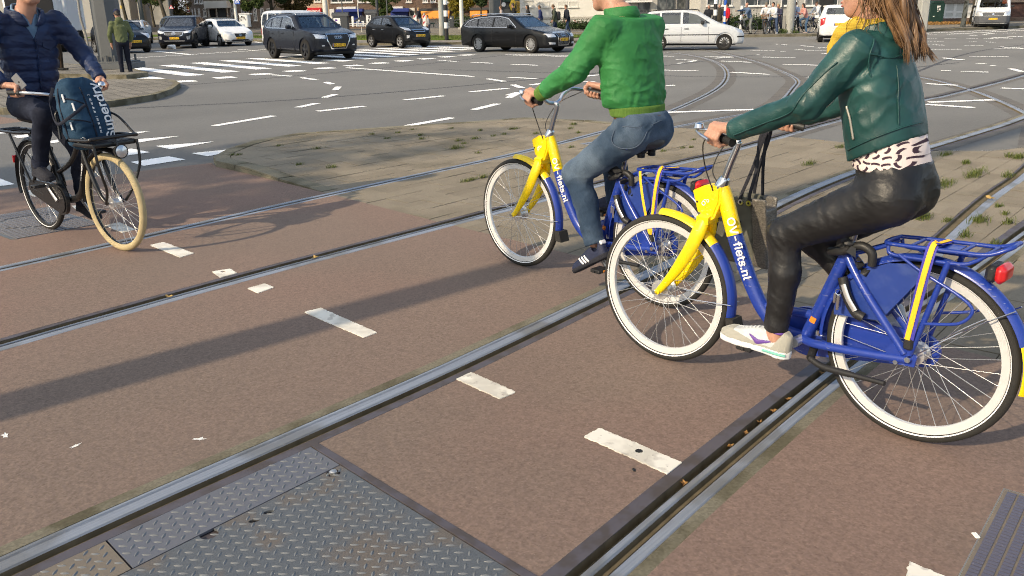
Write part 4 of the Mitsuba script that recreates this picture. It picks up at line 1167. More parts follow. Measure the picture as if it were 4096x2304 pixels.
# ---- the black bicycle on the left, a large front carrier above a cream tyre
def carrier_bike(W):
    b = thing('bicycle', 'black upright bicycle with cream front tyre and big front carrier', 'bicycle')
    I = np.eye(4)
    Wb = 1.117
    rear, front = np.array([0, 0, 0.35]), np.array([Wb, 0, 0.35])
    S = rot_about((0.88, 0, 0), 3.8)
    P = lambda name, m, mt, sm=40, M=I, **k: part(b, name, xf(m, W @ M), mt, sm, **k)
    wheel(b, rear, I, W, seed=21, rim='m_blackpaint', tr=0.020, rimh=0.02, hubr=0.04)
    wheel(b, front, S, W, seed=22, rim='m_blackpaint', tyre='m_cream', tr=0.025, stripe=None, rimh=0.018, hubr=0.04)
    for s in (-1, 1):
        P('fork_blade', tube(spline([(0.905, s * 0.055, 0.735), (0.93, s * 0.06, 0.66), (0.99, s * 0.062, 0.52), (1.05, s * 0.062, 0.41), (1.117, s * 0.06, 0.35)], 6), [0.017] * 16 + [0.014] * 9, 12), 'm_blackpaint', 50, S)
        P('carrier_leg', tube(spline([(1.128, s * 0.075, 0.355), (1.21, s * 0.10, 0.46), (1.25, s * 0.15, 0.62), (1.24, s * 0.16, 0.785)], 6), 0.0095, 10), 'm_blackpaint', 50, S)
        P('mudguard_stay', tube([(0.0, s * 0.06, 0.35), (-0.27, s * 0.036, 0.60)], 0.004, 6), 'm_blackpaint')
        P('rack_leg', tube([(0.0, s * 0.065, 0.36), (-0.23, s * 0.07, 0.745)], 0.010, 8), 'm_blackpaint', 50)
        P('seat_stay', tube(spline([(0.235, s * 0.025, 0.665), (0.13, s * 0.055, 0.52), (0.0, s * 0.065, 0.355)], 5), 0.012, 10), 'm_blackpaint', 50)
        P('chain_stay', tube(spline([(0.42, s * 0.03, 0.295), (0.28, s * 0.06, 0.305), (0.0, s * 0.065, 0.345)], 5), 0.014, 10), 'm_blackpaint', 50)
    P('crown', cat_([tube(spline([(0.905, -0.058, 0.735), (0.90, -0.03, 0.762), (0.90, 0.03, 0.762), (0.905, 0.058, 0.735)], 5), 0.019, 12)]), 'm_blackpaint', 50, S)
    P('head_tube', tube([(0.895, 0, 0.74), (0.845, 0, 0.93)], 0.025, 16), 'm_blackpaint', 50)
    dt = P('down_tube', tube(spline([(0.872, 0, 0.83), (0.80, 0, 0.62), (0.70, 0, 0.42), (0.62, 0, 0.34), (0.5, 0, 0.30), (0.42, 0, 0.295)], 7), 0.026, 16), 'm_blackpaint', 50)
    part(dt, 'lettering', xf(letters('ON THE ROAD!', 0.02, (0.755, 0.465), (0.812, 0.60), -0.0268, flip=True), W), 'm_white', label='white ON THE ROAD! lettering on the frame')
    P('seat_tube', tube([(0.42, 0, 0.28), (0.235, 0, 0.69)], 0.021, 14), 'm_blackpaint', 50)
    P('second_tube', tube(spline([(0.86, 0, 0.88), (0.62, 0, 0.62), (0.36, 0, 0.50), (0.30, 0, 0.52)], 7), 0.019, 14), 'm_blackpaint', 50)
    P('seat_post', tube([(0.235, 0, 0.68), (0.19, 0, 0.84)], 0.013, 12), 'm_chrome', 50)
    P('saddle', saddle_mesh((0.13, 0, 0.885)), 'm_saddle', True)
    cc = unary_union([Point(0.43, 0.30).buffer(0.115), Point(0.0, 0.35).buffer(0.06), Polygon([(0.43, 0.414), (0.0, 0.41), (0.0, 0.29), (0.43, 0.187)])])
    k = P('chain_case', cat_([sprism(cc, -0.068, -0.042), sprism(cc.buffer(-0.018), -0.077, -0.06)]), 'm_blackpaint')
    P('mudguard', arc_strip(rear, 0.372, 5, 195, 0.034), 'm_blackpaint', 60)
    P('mudguard', arc_strip(front, 0.378, 70, 185, 0.032), 'm_blackpaint', 60, S)
    # rear rack
    P('rack', cat_([tube(spline([(0.12, -0.05, 0.775), (0.10, 0.0, 0.775), (0.12, 0.05, 0.775), (-0.1, 0.08, 0.765), (-0.38, 0.08, 0.762), (-0.43, 0.04, 0.762), (-0.43, -0.04, 0.762), (-0.38, -0.08, 0.762), (-0.1, -0.08, 0.765), (0.12, -0.05, 0.775)], 5), 0.0115, 8)] + [tube([(x, -0.08, 0.766), (x, 0.08, 0.766)], 0.008, 8) for x in (0.02, -0.12, -0.26, -0.38)]), 'm_blackpaint', 50)
    # front carrier: tray with raised rim and a back rest
    y, z0 = 0.172, 0.80
    tray = [(0.96, -y, z0), (0.96, y, z0), (1.19, y, z0 + 0.01), (1.235, y - 0.02, z0 + 0.02), (1.25, 0, z0 + 0.022), (1.235, -y + 0.02, z0 + 0.02), (1.19, -y, z0 + 0.01)]
    q = spline(tray + tray[:1], 6)[:-1]
    P('front_carrier', cat_([tube(q, 0.0125, 10, closed=True), *[tube([(0.97, yy, z0 - 0.004), (1.23, yy, z0 + 0.012)], 0.007, 6) for yy in (-0.12, -0.06, 0, 0.06, 0.12)],
        cbox(0.965, 1.23, -0.16, 0.16, z0 - 0.045, z0 - 0.012, 0.006), tube(spline([(0.86, -y, z0), (0.845, -y + 0.01, z0 + 0.08), (0.835, -0.16, z0 + 0.17), (0.835, -0.1, z0 + 0.19), (0.835, 0.1, z0 + 0.19), (0.835, 0.16, z0 + 0.17), (0.845, y - 0.01, z0 + 0.08), (0.86, y, z0)], 6), 0.0095, 10),
        tube([(0.90, -0.04, 0.76), (0.95, -0.1, z0 - 0.01)], 0.012, 8), tube([(0.90, 0.04, 0.76), (0.95, 0.1, z0 - 0.01)], 0.012, 8),
        tube(spline([(0.84, y - 0.01, z0 + 0.17), (1.02, y + 0.005, z0 + 0.13), (1.2, y, z0 + 0.02)], 5), 0.008, 8)]), 'm_blackpaint', 50, S)
    hl = P('headlight', taubin(xf(lathe([(0, -0.06), (0.025, -0.055), (0.045, -0.01), (0.05, 0.012), (0.0, 0.012)], 'x', 20), frame(1.285, 0.0, 0, 0.725)), 0), 'm_plastic', 40, S)
    part(hl, 'lens', xf(xf(lathe([(0.0, 0.024), (0.025, 0.021), (0.042, 0.0135)], 'x', 20), frame(1.285, 0.0, 0, 0.725)), W @ S), 'm_lamp', 60)
    part(hl, 'bracket', xf(rod((1.24, 0, 0.81), (1.27, 0, 0.74), 0.007), W @ S), 'm_blackpaint')
    # steering
    P('stem', tube([(0.845, 0, 0.92), (0.80, 0, 1.07)], 0.0135, 12), 'm_chrome', 50, S)
    for s in (-1, 1):
        P('handlebar', tube(spline([(0.80, 0, 1.075), (0.815, s * 0.10, 1.085), (0.79, s * 0.20, 1.105), (0.70, s * 0.275, 1.115), (0.55, s * 0.31, 1.115)], 6), 0.0118, 12), 'm_chrome', 50, S)
        P('grip', tube(spline([(0.665, s * 0.287, 1.115), (0.55, s * 0.31, 1.115)], 6), 0.0165, 12), 'm_plastic', 50, S)
    P('bell', lathe([(0, 0.028), (0.018, 0.025), (0.028, 0.014), (0.030, 0.0), (0, 0.0)], 'z', 20, (0.74, 0.255, 1.128)), 'm_chrome', 40, S)
    B0 = np.array([0.43, 0, 0.295])
    a = math.radians(0)
    for s, q in ((-1, math.radians(140)), (1, math.radians(-40))):
        e = B0 + 0.17 * np.array([math.cos(q), 0, math.sin(q)])
        P('crank', aero([B0 + [0, s * 0.085, 0], e + [0, s * 0.09, 0]], [0.017, 0.013], 0.55), 'm_alu')
        P('pedal', pedal(e + [0, s * 0.09, 0], s), 'm_plastic')
    P('reflector', cbox(-0.375, -0.362, -0.03, 0.03, 0.50, 0.56, 0.004), 'm_redlens')
    P('tyre_cable', tube(spline([(0.82, -0.02, 1.06), (0.90, -0.10, 1.0), (0.93, -0.05, 0.85), (0.91, -0.03, 0.76)], 6), 0.003, 6), 'm_plastic', 50, S)
    return b


carrier_bike(W_BLUE)
# ================================================================ people
def skin_c(p, n, uv):
    b = fbm(p.x * 60, p.y * 60, p.z * 60, 3)
    return mix((0.50, 0.285, 0.20), (0.44, 0.22, 0.15), b)


mat('m_skin', proc(skin_c), 0.5, spec=0.4)
mat('m_eye', (0.75, 0.73, 0.7), 0.2)
mat('m_iris', (0.03, 0.02, 0.015), 0.2)
mat('m_lip', (0.42, 0.14, 0.12), 0.45)


def near(d, P, fn, w=0.03):
    """Add fn to the distance d where the surface is near."""
    k = np.abs(d) < w
    d = d.copy()
    d[k] += fn(P[k])
    return d


def folds(P, amp, s, seed, dirn=None, stretch=1.0):
    """Creases: ridged noise, stretched along a direction."""
    q = P / s
    if dirn is not None:
        e = nrm(dirn)
        q = q - np.outer(q @ e, e) * (1 - 1 / stretch)
    w = meshkit.noise(q * 0.9 + 31, seed + 5)[:, None] - 0.5
    n = meshkit.noise(q + 40 + 1.3 * w, seed) * 2 - 1
    m = meshkit.noise(q * 2.1 + 17, seed + 2) * 2 - 1
    return amp * (np.abs(n) ** 0.7 * 1.5 - 0.6 + 0.35 * np.abs(m))


def head_sdf(P, c, R, k=1.0, female=False):
    """A head; R rows: forward, left, up."""
    q = (P - np.asarray(c, float)) @ np.asarray(R).T / k
    d = ell(q, (-0.012, 0, 0.035), (0.096, 0.075, 0.085))
    d = smin(d, ell(q, (0.025, 0, -0.03), (0.066, 0.060, 0.078)), 0.03)
    d = smin(d, ell(q, (0.055, 0, -0.098), (0.028, 0.026 if female else 0.032, 0.020)), 0.035)
    d = smin(d, rc(q, (0.01, 0.048, -0.065), (0.055, 0.02, -0.10), 0.016, 0.014), 0.03)
    d = smin(d, rc(q, (0.01, -0.048, -0.065), (0.055, -0.02, -0.10), 0.016, 0.014), 0.03)
    d = smin(d, rc(q, (0.088, 0, 0.01), (0.112, 0, -0.034), 0.008, 0.0115), 0.014)
    for s in (-1, 1):
        d = smin(d, ell(q, (0.103, s * 0.011, -0.037), (0.009, 0.008, 0.007)), 0.008)
        d = smin(d, rc(q, (0.086, s * 0.012, 0.022), (0.074, s * 0.045, 0.02), 0.007, 0.006), 0.012)
        e = ell(q, (0.088, s * 0.031, 0.006), (0.014, 0.016, 0.011))
        d = -smin(-d, e, 0.008)
        d = smin(d, ell(q, (0.064, s * 0.037, -0.02), (0.022, 0.02, 0.016)), 0.02)
        d = smin(d, ell(q, (-0.01, s * 0.076, -0.012), (0.020, 0.010, 0.032)), 0.006)
    d = smin(d, ell(q, (0.089, 0, -0.063), (0.011, 0.022, 0.006)), 0.006)
    d = smin(d, ell(q, (0.088, 0, -0.074), (0.011, 0.019, 0.006)), 0.006)
    cut = ell(q, (0.1, 0, -0.0685), (0.012, 0.021, 0.0018))
    return -smin(-d, cut, 0.003) * k


def dirs(yaw=0.0, pitch=0.0, roll=0.0):
    """Rows forward, left, up of a head turned left by yaw and down by pitch."""
    y, p, r = map(math.radians, (yaw, pitch, roll))
    f = np.array([math.cos(y) * math.cos(p), math.sin(y) * math.cos(p), -math.sin(p)])
    l = np.array([-math.sin(y), math.cos(y), 0])
    u = np.cross(f, l)
    return np.array([f, l * math.cos(r) + u * math.sin(r), u * math.cos(r) - l * math.sin(r)])


def grip_hand(c, bar, wrist, inner, rbar=0.017, k=1.0):
    """Distance function parts of a hand closed round a bar: c on the bar, wrist the wrist joint, inner the bar direction of the thumb side."""
    c, bar = np.asarray(c, float), nrm(bar)
    if bar @ np.asarray(inner, float) < 0:
        bar = -bar
    e1 = np.asarray(wrist, float) - c
    e1 = nrm(e1 - bar * (e1 @ bar))
    e2 = np.cross(bar, e1)
    if e2[2] < 0:
        e2 = -e2
    P = lambda r, deg, o: c + bar * o + (e1 * math.cos(math.radians(deg)) + e2 * math.sin(math.radians(deg))) * r
    caps = []
    for o, s in ((0.031, 0.95), (0.0105, 1.05), (-0.0105, 1.0), (-0.031, 0.85)):
        o *= k
        j = [P(0.046 * k, 38, o * 0.9), P(0.044 * k, 92, o), P(0.036 * k, 148, o * 1.03), P(rbar + 0.009, 215, o * 1.0), P(rbar + 0.008, 268, o * 0.96)]
        r = [0.0112, 0.0102, 0.0095, 0.0088, 0.0078]
        for a in range(4):
            caps.append((j[a], j[a + 1], r[a] * s * k, r[a + 1] * s * k))
        caps.append((np.asarray(wrist, float) + bar * o * 0.5, j[0], 0.019 * k, 0.0135 * k))
    th = [np.asarray(wrist, float) * 0.6 + P(0.04, 0, 0.03) * 0.4, P(0.038 * k, 5, 0.042 * k), P(rbar + 0.012, -45, 0.05 * k), P(rbar + 0.0105, -110, 0.043 * k)]
    for a, (r0, r1) in enumerate(((0.017, 0.0145), (0.0135, 0.0115), (0.0112, 0.0095))):
        caps.append((th[a], th[a + 1], r0 * k, r1 * k))
    return caps


def caps_sdf(P, caps, k=0.007):
    return smins([rc(P, a, b, r0, r1) for a, b, r0, r1 in caps], k)


def bounds_of(pts, pad):
    pts = np.asarray(pts, float)
    return pts.min(0) - pad, pts.max(0) + pad


SHOE_SDF = [None]


def shoe(parent, W, heel, toe, side, m_up, m_sole, name='shoe', up=(0, 0, 1), h=0.006, laces=None):
    """A shoe from heel to toe (sole points)."""
    heel, toe = np.asarray(heel, float), np.asarray(toe, float)
    L = np.linalg.norm(toe - heel)
    f = (toe - heel) / L
    u = np.asarray(up, float)
    u = nrm(u - f * (u @ f))
    l = np.cross(u, f)
    M = np.eye(4)
    M[:3, 0], M[:3, 1], M[:3, 2], M[:3, 3] = f, l, u, heel
    s = L / 0.29

    def out(P):
        x = P[:, 0] / s
        w = np.interp(x, [-0.006, 0, 0.008, 0.03, 0.1, 0.2, 0.25, 0.275, 0.288, 0.294], [0.002, 0.014, 0.025, 0.034, 0.034, 0.045, 0.043, 0.033, 0.018, 0.003]) * s
        return w

    def fu(P):
        x = P[:, 0] / s
        w = out(P)
        top = np.interp(x, [0, 0.02, 0.08, 0.13, 0.2, 0.26, 0.29], [0.085, 0.098, 0.098, 0.088, 0.066, 0.052, 0.035]) * s
        zc = np.clip((P[:, 2] - 0.018 * s) / (top - 0.018 * s), 0, 1)
        ww = w * (1 - 0.45 * zc ** 2)
        dx = np.maximum(-P[:, 0] - 0.0, P[:, 0] - 0.288 * s)
        d = np.maximum(np.maximum(np.abs(P[:, 1]) - ww, dx), np.maximum(P[:, 2] - top, 0.012 * s - P[:, 2]))
        d = -smin(-d, rc(P, (0.06 * s, 0, 0.075 * s), (0.055 * s, 0, 0.2), 0.03 * s, 0.034 * s), 0.01)
        return d + 0.0

    def fs(P):
        w = out(P) + 0.004
        return np.maximum(np.maximum(np.abs(P[:, 1]) - w, np.maximum(-P[:, 0] - 0.005, P[:, 0] - 0.292 * s)), np.abs(P[:, 2] - 0.011 * s) - 0.0125 * s - 0.004 * np.clip(1 - P[:, 0] / 0.1, 0, 1))

    lo, hi = (-0.02, -0.06, -0.02), (L + 0.02, 0.06, 0.12 * s + 0.01)
    SHOE_SDF[0] = fu
    k = part(parent, name, xf(taubin(snet(fu, lo, hi, h), 8), W @ M), m_up, True)
    part(k, 'sole', xf(taubin(snet(fs, lo, hi, h), 4), W @ M), m_sole, 50)
    if laces:
        ls = [tube(spline([((0.135 + 0.016 * i) * s, -0.018 * s, (0.084 - 0.0066 * i) * s), ((0.138 + 0.016 * i) * s, 0, (0.091 - 0.0066 * i) * s), ((0.135 + 0.016 * i) * s, 0.018 * s, (0.084 - 0.0066 * i) * s)], 4), 0.0028, 6) for i in range(5)]
        part(k, 'laces', xf(cat_(ls), W @ M), laces, True)
    return k, W @ M, s


def eyes(parent, W, c, R, k=1.0):
    R = np.asarray(R)
    for s in (-1, 1):
        e = trimesh.creation.icosphere(2, 0.0115 * k)
        q = np.asarray(c) + np.array([0.0775, s * 0.031, 0.006]) * k @ R
        e.apply_translation(q)
        b = part(parent, 'eye', xf(e, W), 'm_eye', True)
        i = trimesh.creation.icosphere(2, 0.006 * k)
        i.apply_translation(np.asarray(c) + np.array([0.0845, s * 0.031, 0.006]) * k @ R)
        part(b, 'iris', xf(i, W), 'm_iris', True)


def body_core(W, spine, limbs, head, hands, h=0.012):
    """The skin: one figure under the clothes. spine: loft sections, limbs: (a, b, ra, rb), head: (centre, R, k, female), hands: lists of capsules."""
    pts = [s[0] for s in spine] + [q for l in limbs for q in l[:2]]
    lo, hi = bounds_of(pts, 0.16)
    core = snet(lambda P: smins([loft(P, spine, (0, 1, 0))] + [rc(P, *l) for l in limbs], 0.03), lo, hi, h)
    ms = [core]
    if head is not None:
        c, R, k, fem = head[:4]
        nb = head[4]
        c = np.asarray(c, float)
        fn = lambda P: smin(head_sdf(P, c, R, k, fem), rc(P, nb, c + np.array([-0.015, 0, -0.05]) @ np.asarray(R), 0.056 if fem else 0.064, 0.05 if fem else 0.06), 0.025)
        ms.append(snet(fn, np.minimum(c - 0.15, np.asarray(nb) - 0.07), c + 0.15, 0.0052))
    for cp_ in hands:
        lo, hi = bounds_of([q for l in cp_ for q in l[:2]], 0.03)
        ms.append(taubin(snet(lambda P: caps_sdf(P, cp_), lo, hi, 0.0036), 3))
    return xf(cat_(ms), W)


def short_hair(parent, W, c, R, k, m, seed=0, length=0.012, line=0.03, name='hair', label=None, h=0.007, back=-0.09):
    """A cap of short hair; line: height of the hairline at the forehead."""
    R = np.asarray(R)
    c = np.asarray(c, float)

    def f(P):
        q = (P - c) @ R.T / k
        d = ell(q, (-0.014, 0, 0.036), (0.098, 0.077, 0.087)) - length
        d2 = ell(q, (-0.045, 0, -0.02), (0.062, 0.066, 0.08)) - length * 0.6
        d = smin(d, d2, 0.02)
        d = near(d, P, lambda p: folds(p, 0.006, 0.012, seed, R[0] * 0.3 + R[2], 3.0))
        zl = np.interp(q[:, 0], [-0.12, -0.02, 0.0, 0.04, 0.06, 0.1], [back, back + 0.04, -0.005, 0.005, line + 0.02, line + 0.045])
        return np.maximum(d, (zl - q[:, 2])) * k

    return part(parent, name, xf(snet(f, c - 0.15, c + 0.15, h), W), m, True, label=label)


# ---- cloth materials
def leather(dark, lite, sc=9.0):
    def f(p, n, uv):
        b = fbm(p.x * sc, p.y * sc, p.z * sc, 4)
        return mix(dark, lite, sst(0.35, 0.75, b))
    return proc(f)


def weave_b(p, n, uv):
    return noise(p.x * 420, p.y * 420, p.z * 420) * 0.5 + noise(p.x * 160, p.y * 160, p.z * 160) * 0.5


WV = proc(weave_b, 0.002)


def creases(fr, ax=(0.5, 0.3, -0.8), st=2.2, sharp=2.0, fine=0.0):
    """Fine creases of cloth as a height: warped ridges, longer across the axis."""
    e = nrm(np.array(ax))

    def f(p, n, uv):
        w = noise(p.x * fr * 0.7 + 3, p.y * fr * 0.7, p.z * fr * 0.7) * 1.6
        t = p.x * e[0] + p.y * e[1] + p.z * e[2]
        k = fr * (1 - 1 / st)
        x, y, z = p.x * fr - t * k * e[0] + w, p.y * fr - t * k * e[1] + w, p.z * fr - t * k * e[2]
        a = 1 - dr.abs(2 * noise(x, y, z) - 1)
        b = 1 - dr.abs(2 * noise(x * 2.3 + 7, y * 2.3, z * 2.3) - 1)
        h = a ** sharp + 0.35 * b ** sharp
        if fine:
            h = h + fine * noise(p.x * 420, p.y * 420, p.z * 420)
        return h
    return proc(f, 0.002)

mat('m_teal', leather((0.010, 0.050, 0.048), (0.020, 0.080, 0.076)), 0.42, spec=0.45, bump=creases(13, (0.45, -0.3, -0.8), 2.2, 3.0, 0.12), bump_scale=0.0024)
mat('m_blackleather', leather((0.010, 0.010, 0.011), (0.020, 0.020, 0.022)), 0.45, spec=0.42, bump=creases(22, (0.55, -0.55, -0.5), 1.8, 3.0, 0.15), bump_scale=0.0013)


def blouse_c(p, n, uv):
    # dark curved leaf marks on pale pink cloth
    a, b = p.x * 0.72 + p.y * -0.69, p.z
    x, y = a * 30, b * 42
    i, j = dr.floor(x), dr.floor(y)
    t = cr(i, j, 1) * 6.28
    u, v = x - i - 0.5, y - j - 0.5
    s, c = dr.sin(t), dr.cos(t)
    uu, vv = u * c + v * s, v * c - u * s
    m = sst(0.20, 0.13, dr.abs(vv - 0.6 * uu * uu + 0.05)) * sst(0.50, 0.42, dr.abs(uu))
    return mix((0.74, 0.64, 0.60), (0.05, 0.03, 0.045), m)


mat('m_blouse', proc(blouse_c), 0.8, spec=0.2)
mat('m_scarf', proc(lambda p, n, uv: mix((0.50, 0.33, 0.03), (0.62, 0.43, 0.06), noise(p.x * 40, p.y * 40, p.z * 260))), 0.8, spec=0.3, bump=proc(lambda p, n, uv: noise(p.x * 40, p.y * 40, p.z * 220), 0.002), bump_scale=0.002)
mat('m_hair', proc(lambda p, n, uv: mix((0.095, 0.050, 0.024), (0.26, 0.148, 0.072), sst(0.25, 0.75, fbm(p.x * 45, p.y * 45, p.z * 11, 3)))), 0.42, spec=0.5)
mat('m_green', leather((0.030, 0.175, 0.048), (0.042, 0.215, 0.064), 6), 0.62, spec=0.3, bump=creases(15, (0.75, -0.5, -0.4), 4.0, 3.0, 0.03), bump_scale=0.0042)
mat('m_olive', proc(lambda p, n, uv: mix((0.085, 0.17, 0.032), (0.13, 0.225, 0.05), noise((p.x - p.y) * 240, (p.x + p.y) * 240, 2.0))), 0.85, spec=0.15)


def jeans_c(p, n, uv):
    f = fbm(p.x * 7, p.y * 7, p.z * 5, 3)
    w = noise(p.x * 300 + p.z * 200, p.y * 300, p.z * 60)
    knee = sst(0.35, 0.75, f)
    return mix((0.032, 0.056, 0.096), (0.135, 0.185, 0.25), knee * 0.8) * (0.85 + 0.3 * w)


mat('m_jeans', proc(jeans_c), 0.85, spec=0.2, bump=creases(15, (0.3, -0.3, 0.9), 1.5, 2.0, 0.12), bump_scale=0.004)
mat('m_seam', (0.055, 0.055, 0.058), 0.7)
mat('m_navy', leather((0.010, 0.020, 0.062), (0.018, 0.036, 0.100), 7), 0.55, spec=0.35, bump=creases(16, (0.2, 0.2, 1), 0.7, 2.0, 0.06), bump_scale=0.005)
mat('m_darkjeans', leather((0.010, 0.013, 0.026), (0.020, 0.025, 0.045), 9), 0.8, spec=0.2)
mat('m_denimshirt', leather((0.10, 0.17, 0.26), (0.16, 0.25, 0.36), 14), 0.85, spec=0.2)
mat('m_sneaker', leather((0.50, 0.52, 0.52), (0.62, 0.64, 0.63), 30), 0.7)
mat('m_sneakergrey', (0.36, 0.35, 0.30), 0.85)
mat('m_solewhite', (0.75, 0.76, 0.75), 0.6)
mat('m_mint', (0.20, 0.52, 0.44), 0.6)
mat('m_purple', (0.12, 0.05, 0.28), 0.5)
mat('m_navyshoe', (0.012, 0.018, 0.050), 0.7)
mat('m_suede', (0.016, 0.017, 0.025), 0.9)
mat('m_zip', (0.42, 0.40, 0.34), 0.4, metal=0.6)
mat('m_brownhair', proc(lambda p, n, uv: mix((0.03, 0.017, 0.009), (0.09, 0.05, 0.026), fbm(p.x * 90, p.y * 90, p.z * 40, 3))), 0.5)


# ---------------------------------------------------------------- the woman on the nearest bicycle
def woman():
    W = W_WOMAN
    t = thing('person', 'woman in teal leather jacket, black leather trousers and yellow scarf riding the nearest bicycle', 'person')
    gc = np.array([0.738, 0.257, 1.117])
    gb = np.array([-0.075, 0.024, -0.012])
    hl, hr = grip_hand(gc, gb, (0.665, 0.275, 1.155), gb * -1, k=0.94), grip_hand(gc * [1, -1, 1], gb * [1, -1, 1], (0.665, -0.275, 1.155), gb * [-1, 1, -1], k=0.94)
    hc, HR = np.array([0.335, 0.0, 1.672]), dirs(6, 8)
    sh = np.array([0.285, 0.155, 1.445])
    arms = []
    for s in (1, -1):
        y = np.array([1, s, 1])
        arms += [(sh * y, np.array([0.395, 0.245, 1.255]) * y, 0.045, 0.036), (np.array([0.395, 0.245, 1.255]) * y, np.array([0.665, 0.275, 1.155]) * y, 0.034, 0.024)]
    legs = [((0.15, 0.09, 0.93), (0.51, 0.115, 0.737), 0.075, 0.048), ((0.51, 0.115, 0.737), (0.507, 0.13, 0.34), 0.045, 0.033), ((0.507, 0.13, 0.34), (0.50, 0.135, 0.30), 0.034, 0.036),
            ((0.15, -0.09, 0.93), (0.495, -0.115, 0.68), 0.075, 0.048), ((0.495, -0.115, 0.68), (0.185, -0.135, 0.415), 0.045, 0.033)]
    spine = [((0.14, 0, 0.93), 0.14, 0.10), ((0.17, 0, 1.05), 0.125, 0.09), ((0.235, 0, 1.25), 0.145, 0.095), ((0.28, 0, 1.42), 0.15, 0.075), ((0.30, 0, 1.49), 0.06, 0.06)]
    put(t, body_core(W, spine, arms + legs, (hc, HR, 0.97, True, (0.295, 0, 1.48)), [hl, hr]), 'm_skin', True)
    part(t, 'lips', xf(snet(lambda P: np.minimum(ell((P - hc) @ HR.T, (0.0885, 0, -0.0615), (0.0105, 0.0205, 0.0055)), ell((P - hc) @ HR.T, (0.0875, 0, -0.0735), (0.0105, 0.018, 0.0058))), hc - 0.12, hc + 0.12, 0.004), W), 'm_lip', True)
    eyes(t, W, hc, HR)

    # jacket
    tor = [((0.18, 0, 1.0), 0.163, 0.126), ((0.215, 0, 1.16), 0.168, 0.130), ((0.247, 0, 1.28), 0.172, 0.126), ((0.285, 0, 1.40), 0.172, 0.112), ((0.298, 0, 1.465), 0.118, 0.085), ((0.305, 0, 1.505), 0.062, 0.064)]
    el = np.array([0.40, 0.25, 1.258])
    wr = np.array([0.655, 0.276, 1.155])
    wr2 = np.array([0.69, 0.272, 1.143])

    def jk(P, inner=0.0):
        d = loft(P, tor, (0, 1, 0), 2.2)
        for s in (1, -1):
            y = np.array([1, s, 1])
            a = smin(rc(P, sh * y, el * y, 0.068, 0.054), rc(P, el * y, wr * y, 0.054, 0.043), 0.02)
            d = smin(d, a, 0.035)
        return d

    hem = nrm(np.array([0.48, 0, 1.0]))

    def f(P):
        d = jk(P)

        def wr_(p):
            o = folds(p, 0.0062, 0.05, 3, (0.5, 0.2, -0.8), 2.2)
            e = np.linalg.norm(p - el, axis=1)
            e2 = np.linalg.norm(p - np.array([0.24, 0.13, 1.36]), axis=1)
            o = o * (0.7 + 1.1 * np.exp(-(e / 0.10) ** 2) + 0.9 * np.exp(-(e2 / 0.11) ** 2))
            low = (p @ hem)
            return o * np.clip((low - 1.09) / 0.05, 0.15, 1)
        d = near(d, P, wr_)
        cut = 1.072 - P @ hem
        d = np.maximum(d, cut)
        d = np.maximum(d, (P[:, 2] - 1.515 + (P[:, 0] - 0.30) * 0.35))
        for s in (1, -1):
            y = np.array([1, s, 1])
            n_ = nrm((wr - el) * y)
            c_ = (P - wr2 * y) @ n_
            d = np.where(np.linalg.norm(P - wr2 * y, axis=1) < 0.12, np.maximum(d, c_), d)
        return d

    lo, hi = np.array([0.0, -0.42, 1.0]), np.array([0.76, 0.42, 1.60])
    j = part(t, 'jacket', xf(taubin(snet(f, lo, hi, 0.0075), 2), W), 'm_teal', True)

    def onsurf(pts, off=0.003, base=jk):
        """Move points onto the jacket's surface."""
        p = np.array(pts, float)
        for _ in range(12):
            d = base(p)
            g = np.stack([(base(p + e) - base(p - e)) / 0.004 for e in np.eye(3) * 0.002], 1)
            p -= nrm(g) * (d - off)[:, None]
        return p
    for pts, r, m, nm in (([(0.30, 0.2, 1.235), (0.285, 0.2, 1.19), (0.27, 0.2, 1.135)], 0.0042, 'm_zip', 'zip'), ([(0.36, 0.2, 1.245), (0.335, 0.2, 1.25), (0.31, 0.2, 1.24)], 0.0035, 'm_zip', 'zip'),
                          ([(0.24, 0.16, 1.47), (0.2, 0.2, 1.42), (0.19, 0.2, 1.36)], 0.0028, 'm_teal', 'seam'), ([(0.17, 0.02, 1.43), (0.16, 0.1, 1.425), (0.2, 0.2, 1.43)], 0.0026, 'm_teal', 'seam'),
                          ([(0.06, 0.0, 1.205), (0.1, 0.12, 1.19), (0.2, 0.2, 1.14), (0.3, 0.16, 1.09)], 0.0024, 'm_teal', 'seam'),
                          ([(0.1, 0.1, 1.42), (0.12, 0.12, 1.3), (0.11, 0.13, 1.2)], 0.0022, 'm_teal', 'seam')):
        part(j, nm, xf(tube(onsurf(spline(pts, 10)), r, 6), W), m, True)
    # stitched seam along the sleeve, collar
    part(j, 'seam', xf(tube(onsurf(spline([(0.31, 0.22, 1.40), (0.38, 0.28, 1.31), (0.43, 0.32, 1.23), (0.53, 0.33, 1.18), (0.64, 0.33, 1.13)], 8)), 0.0028, 6), W), 'm_teal', True)

    def col(P):
        d = loft(P, [((0.285, 0, 1.475), 0.088, 0.086), ((0.29, 0, 1.535), 0.076, 0.074)], (0, 1, 0))
        d = np.maximum(d, -loft(P, [((0.287, 0, 1.45), 0.072, 0.07), ((0.293, 0, 1.56), 0.066, 0.064)], (0, 1, 0)))
        d = np.maximum(d, P[:, 2] - 1.532 + (P[:, 0] - 0.25) * 0.25)
        return np.maximum(np.maximum(d, 1.465 - P[:, 2]), P[:, 0] - 0.345)
    part(j, 'collar', xf(taubin(snet(col, (0.16, -0.12, 1.44), (0.42, 0.12, 1.57), 0.006), 4), W), 'm_teal', True)

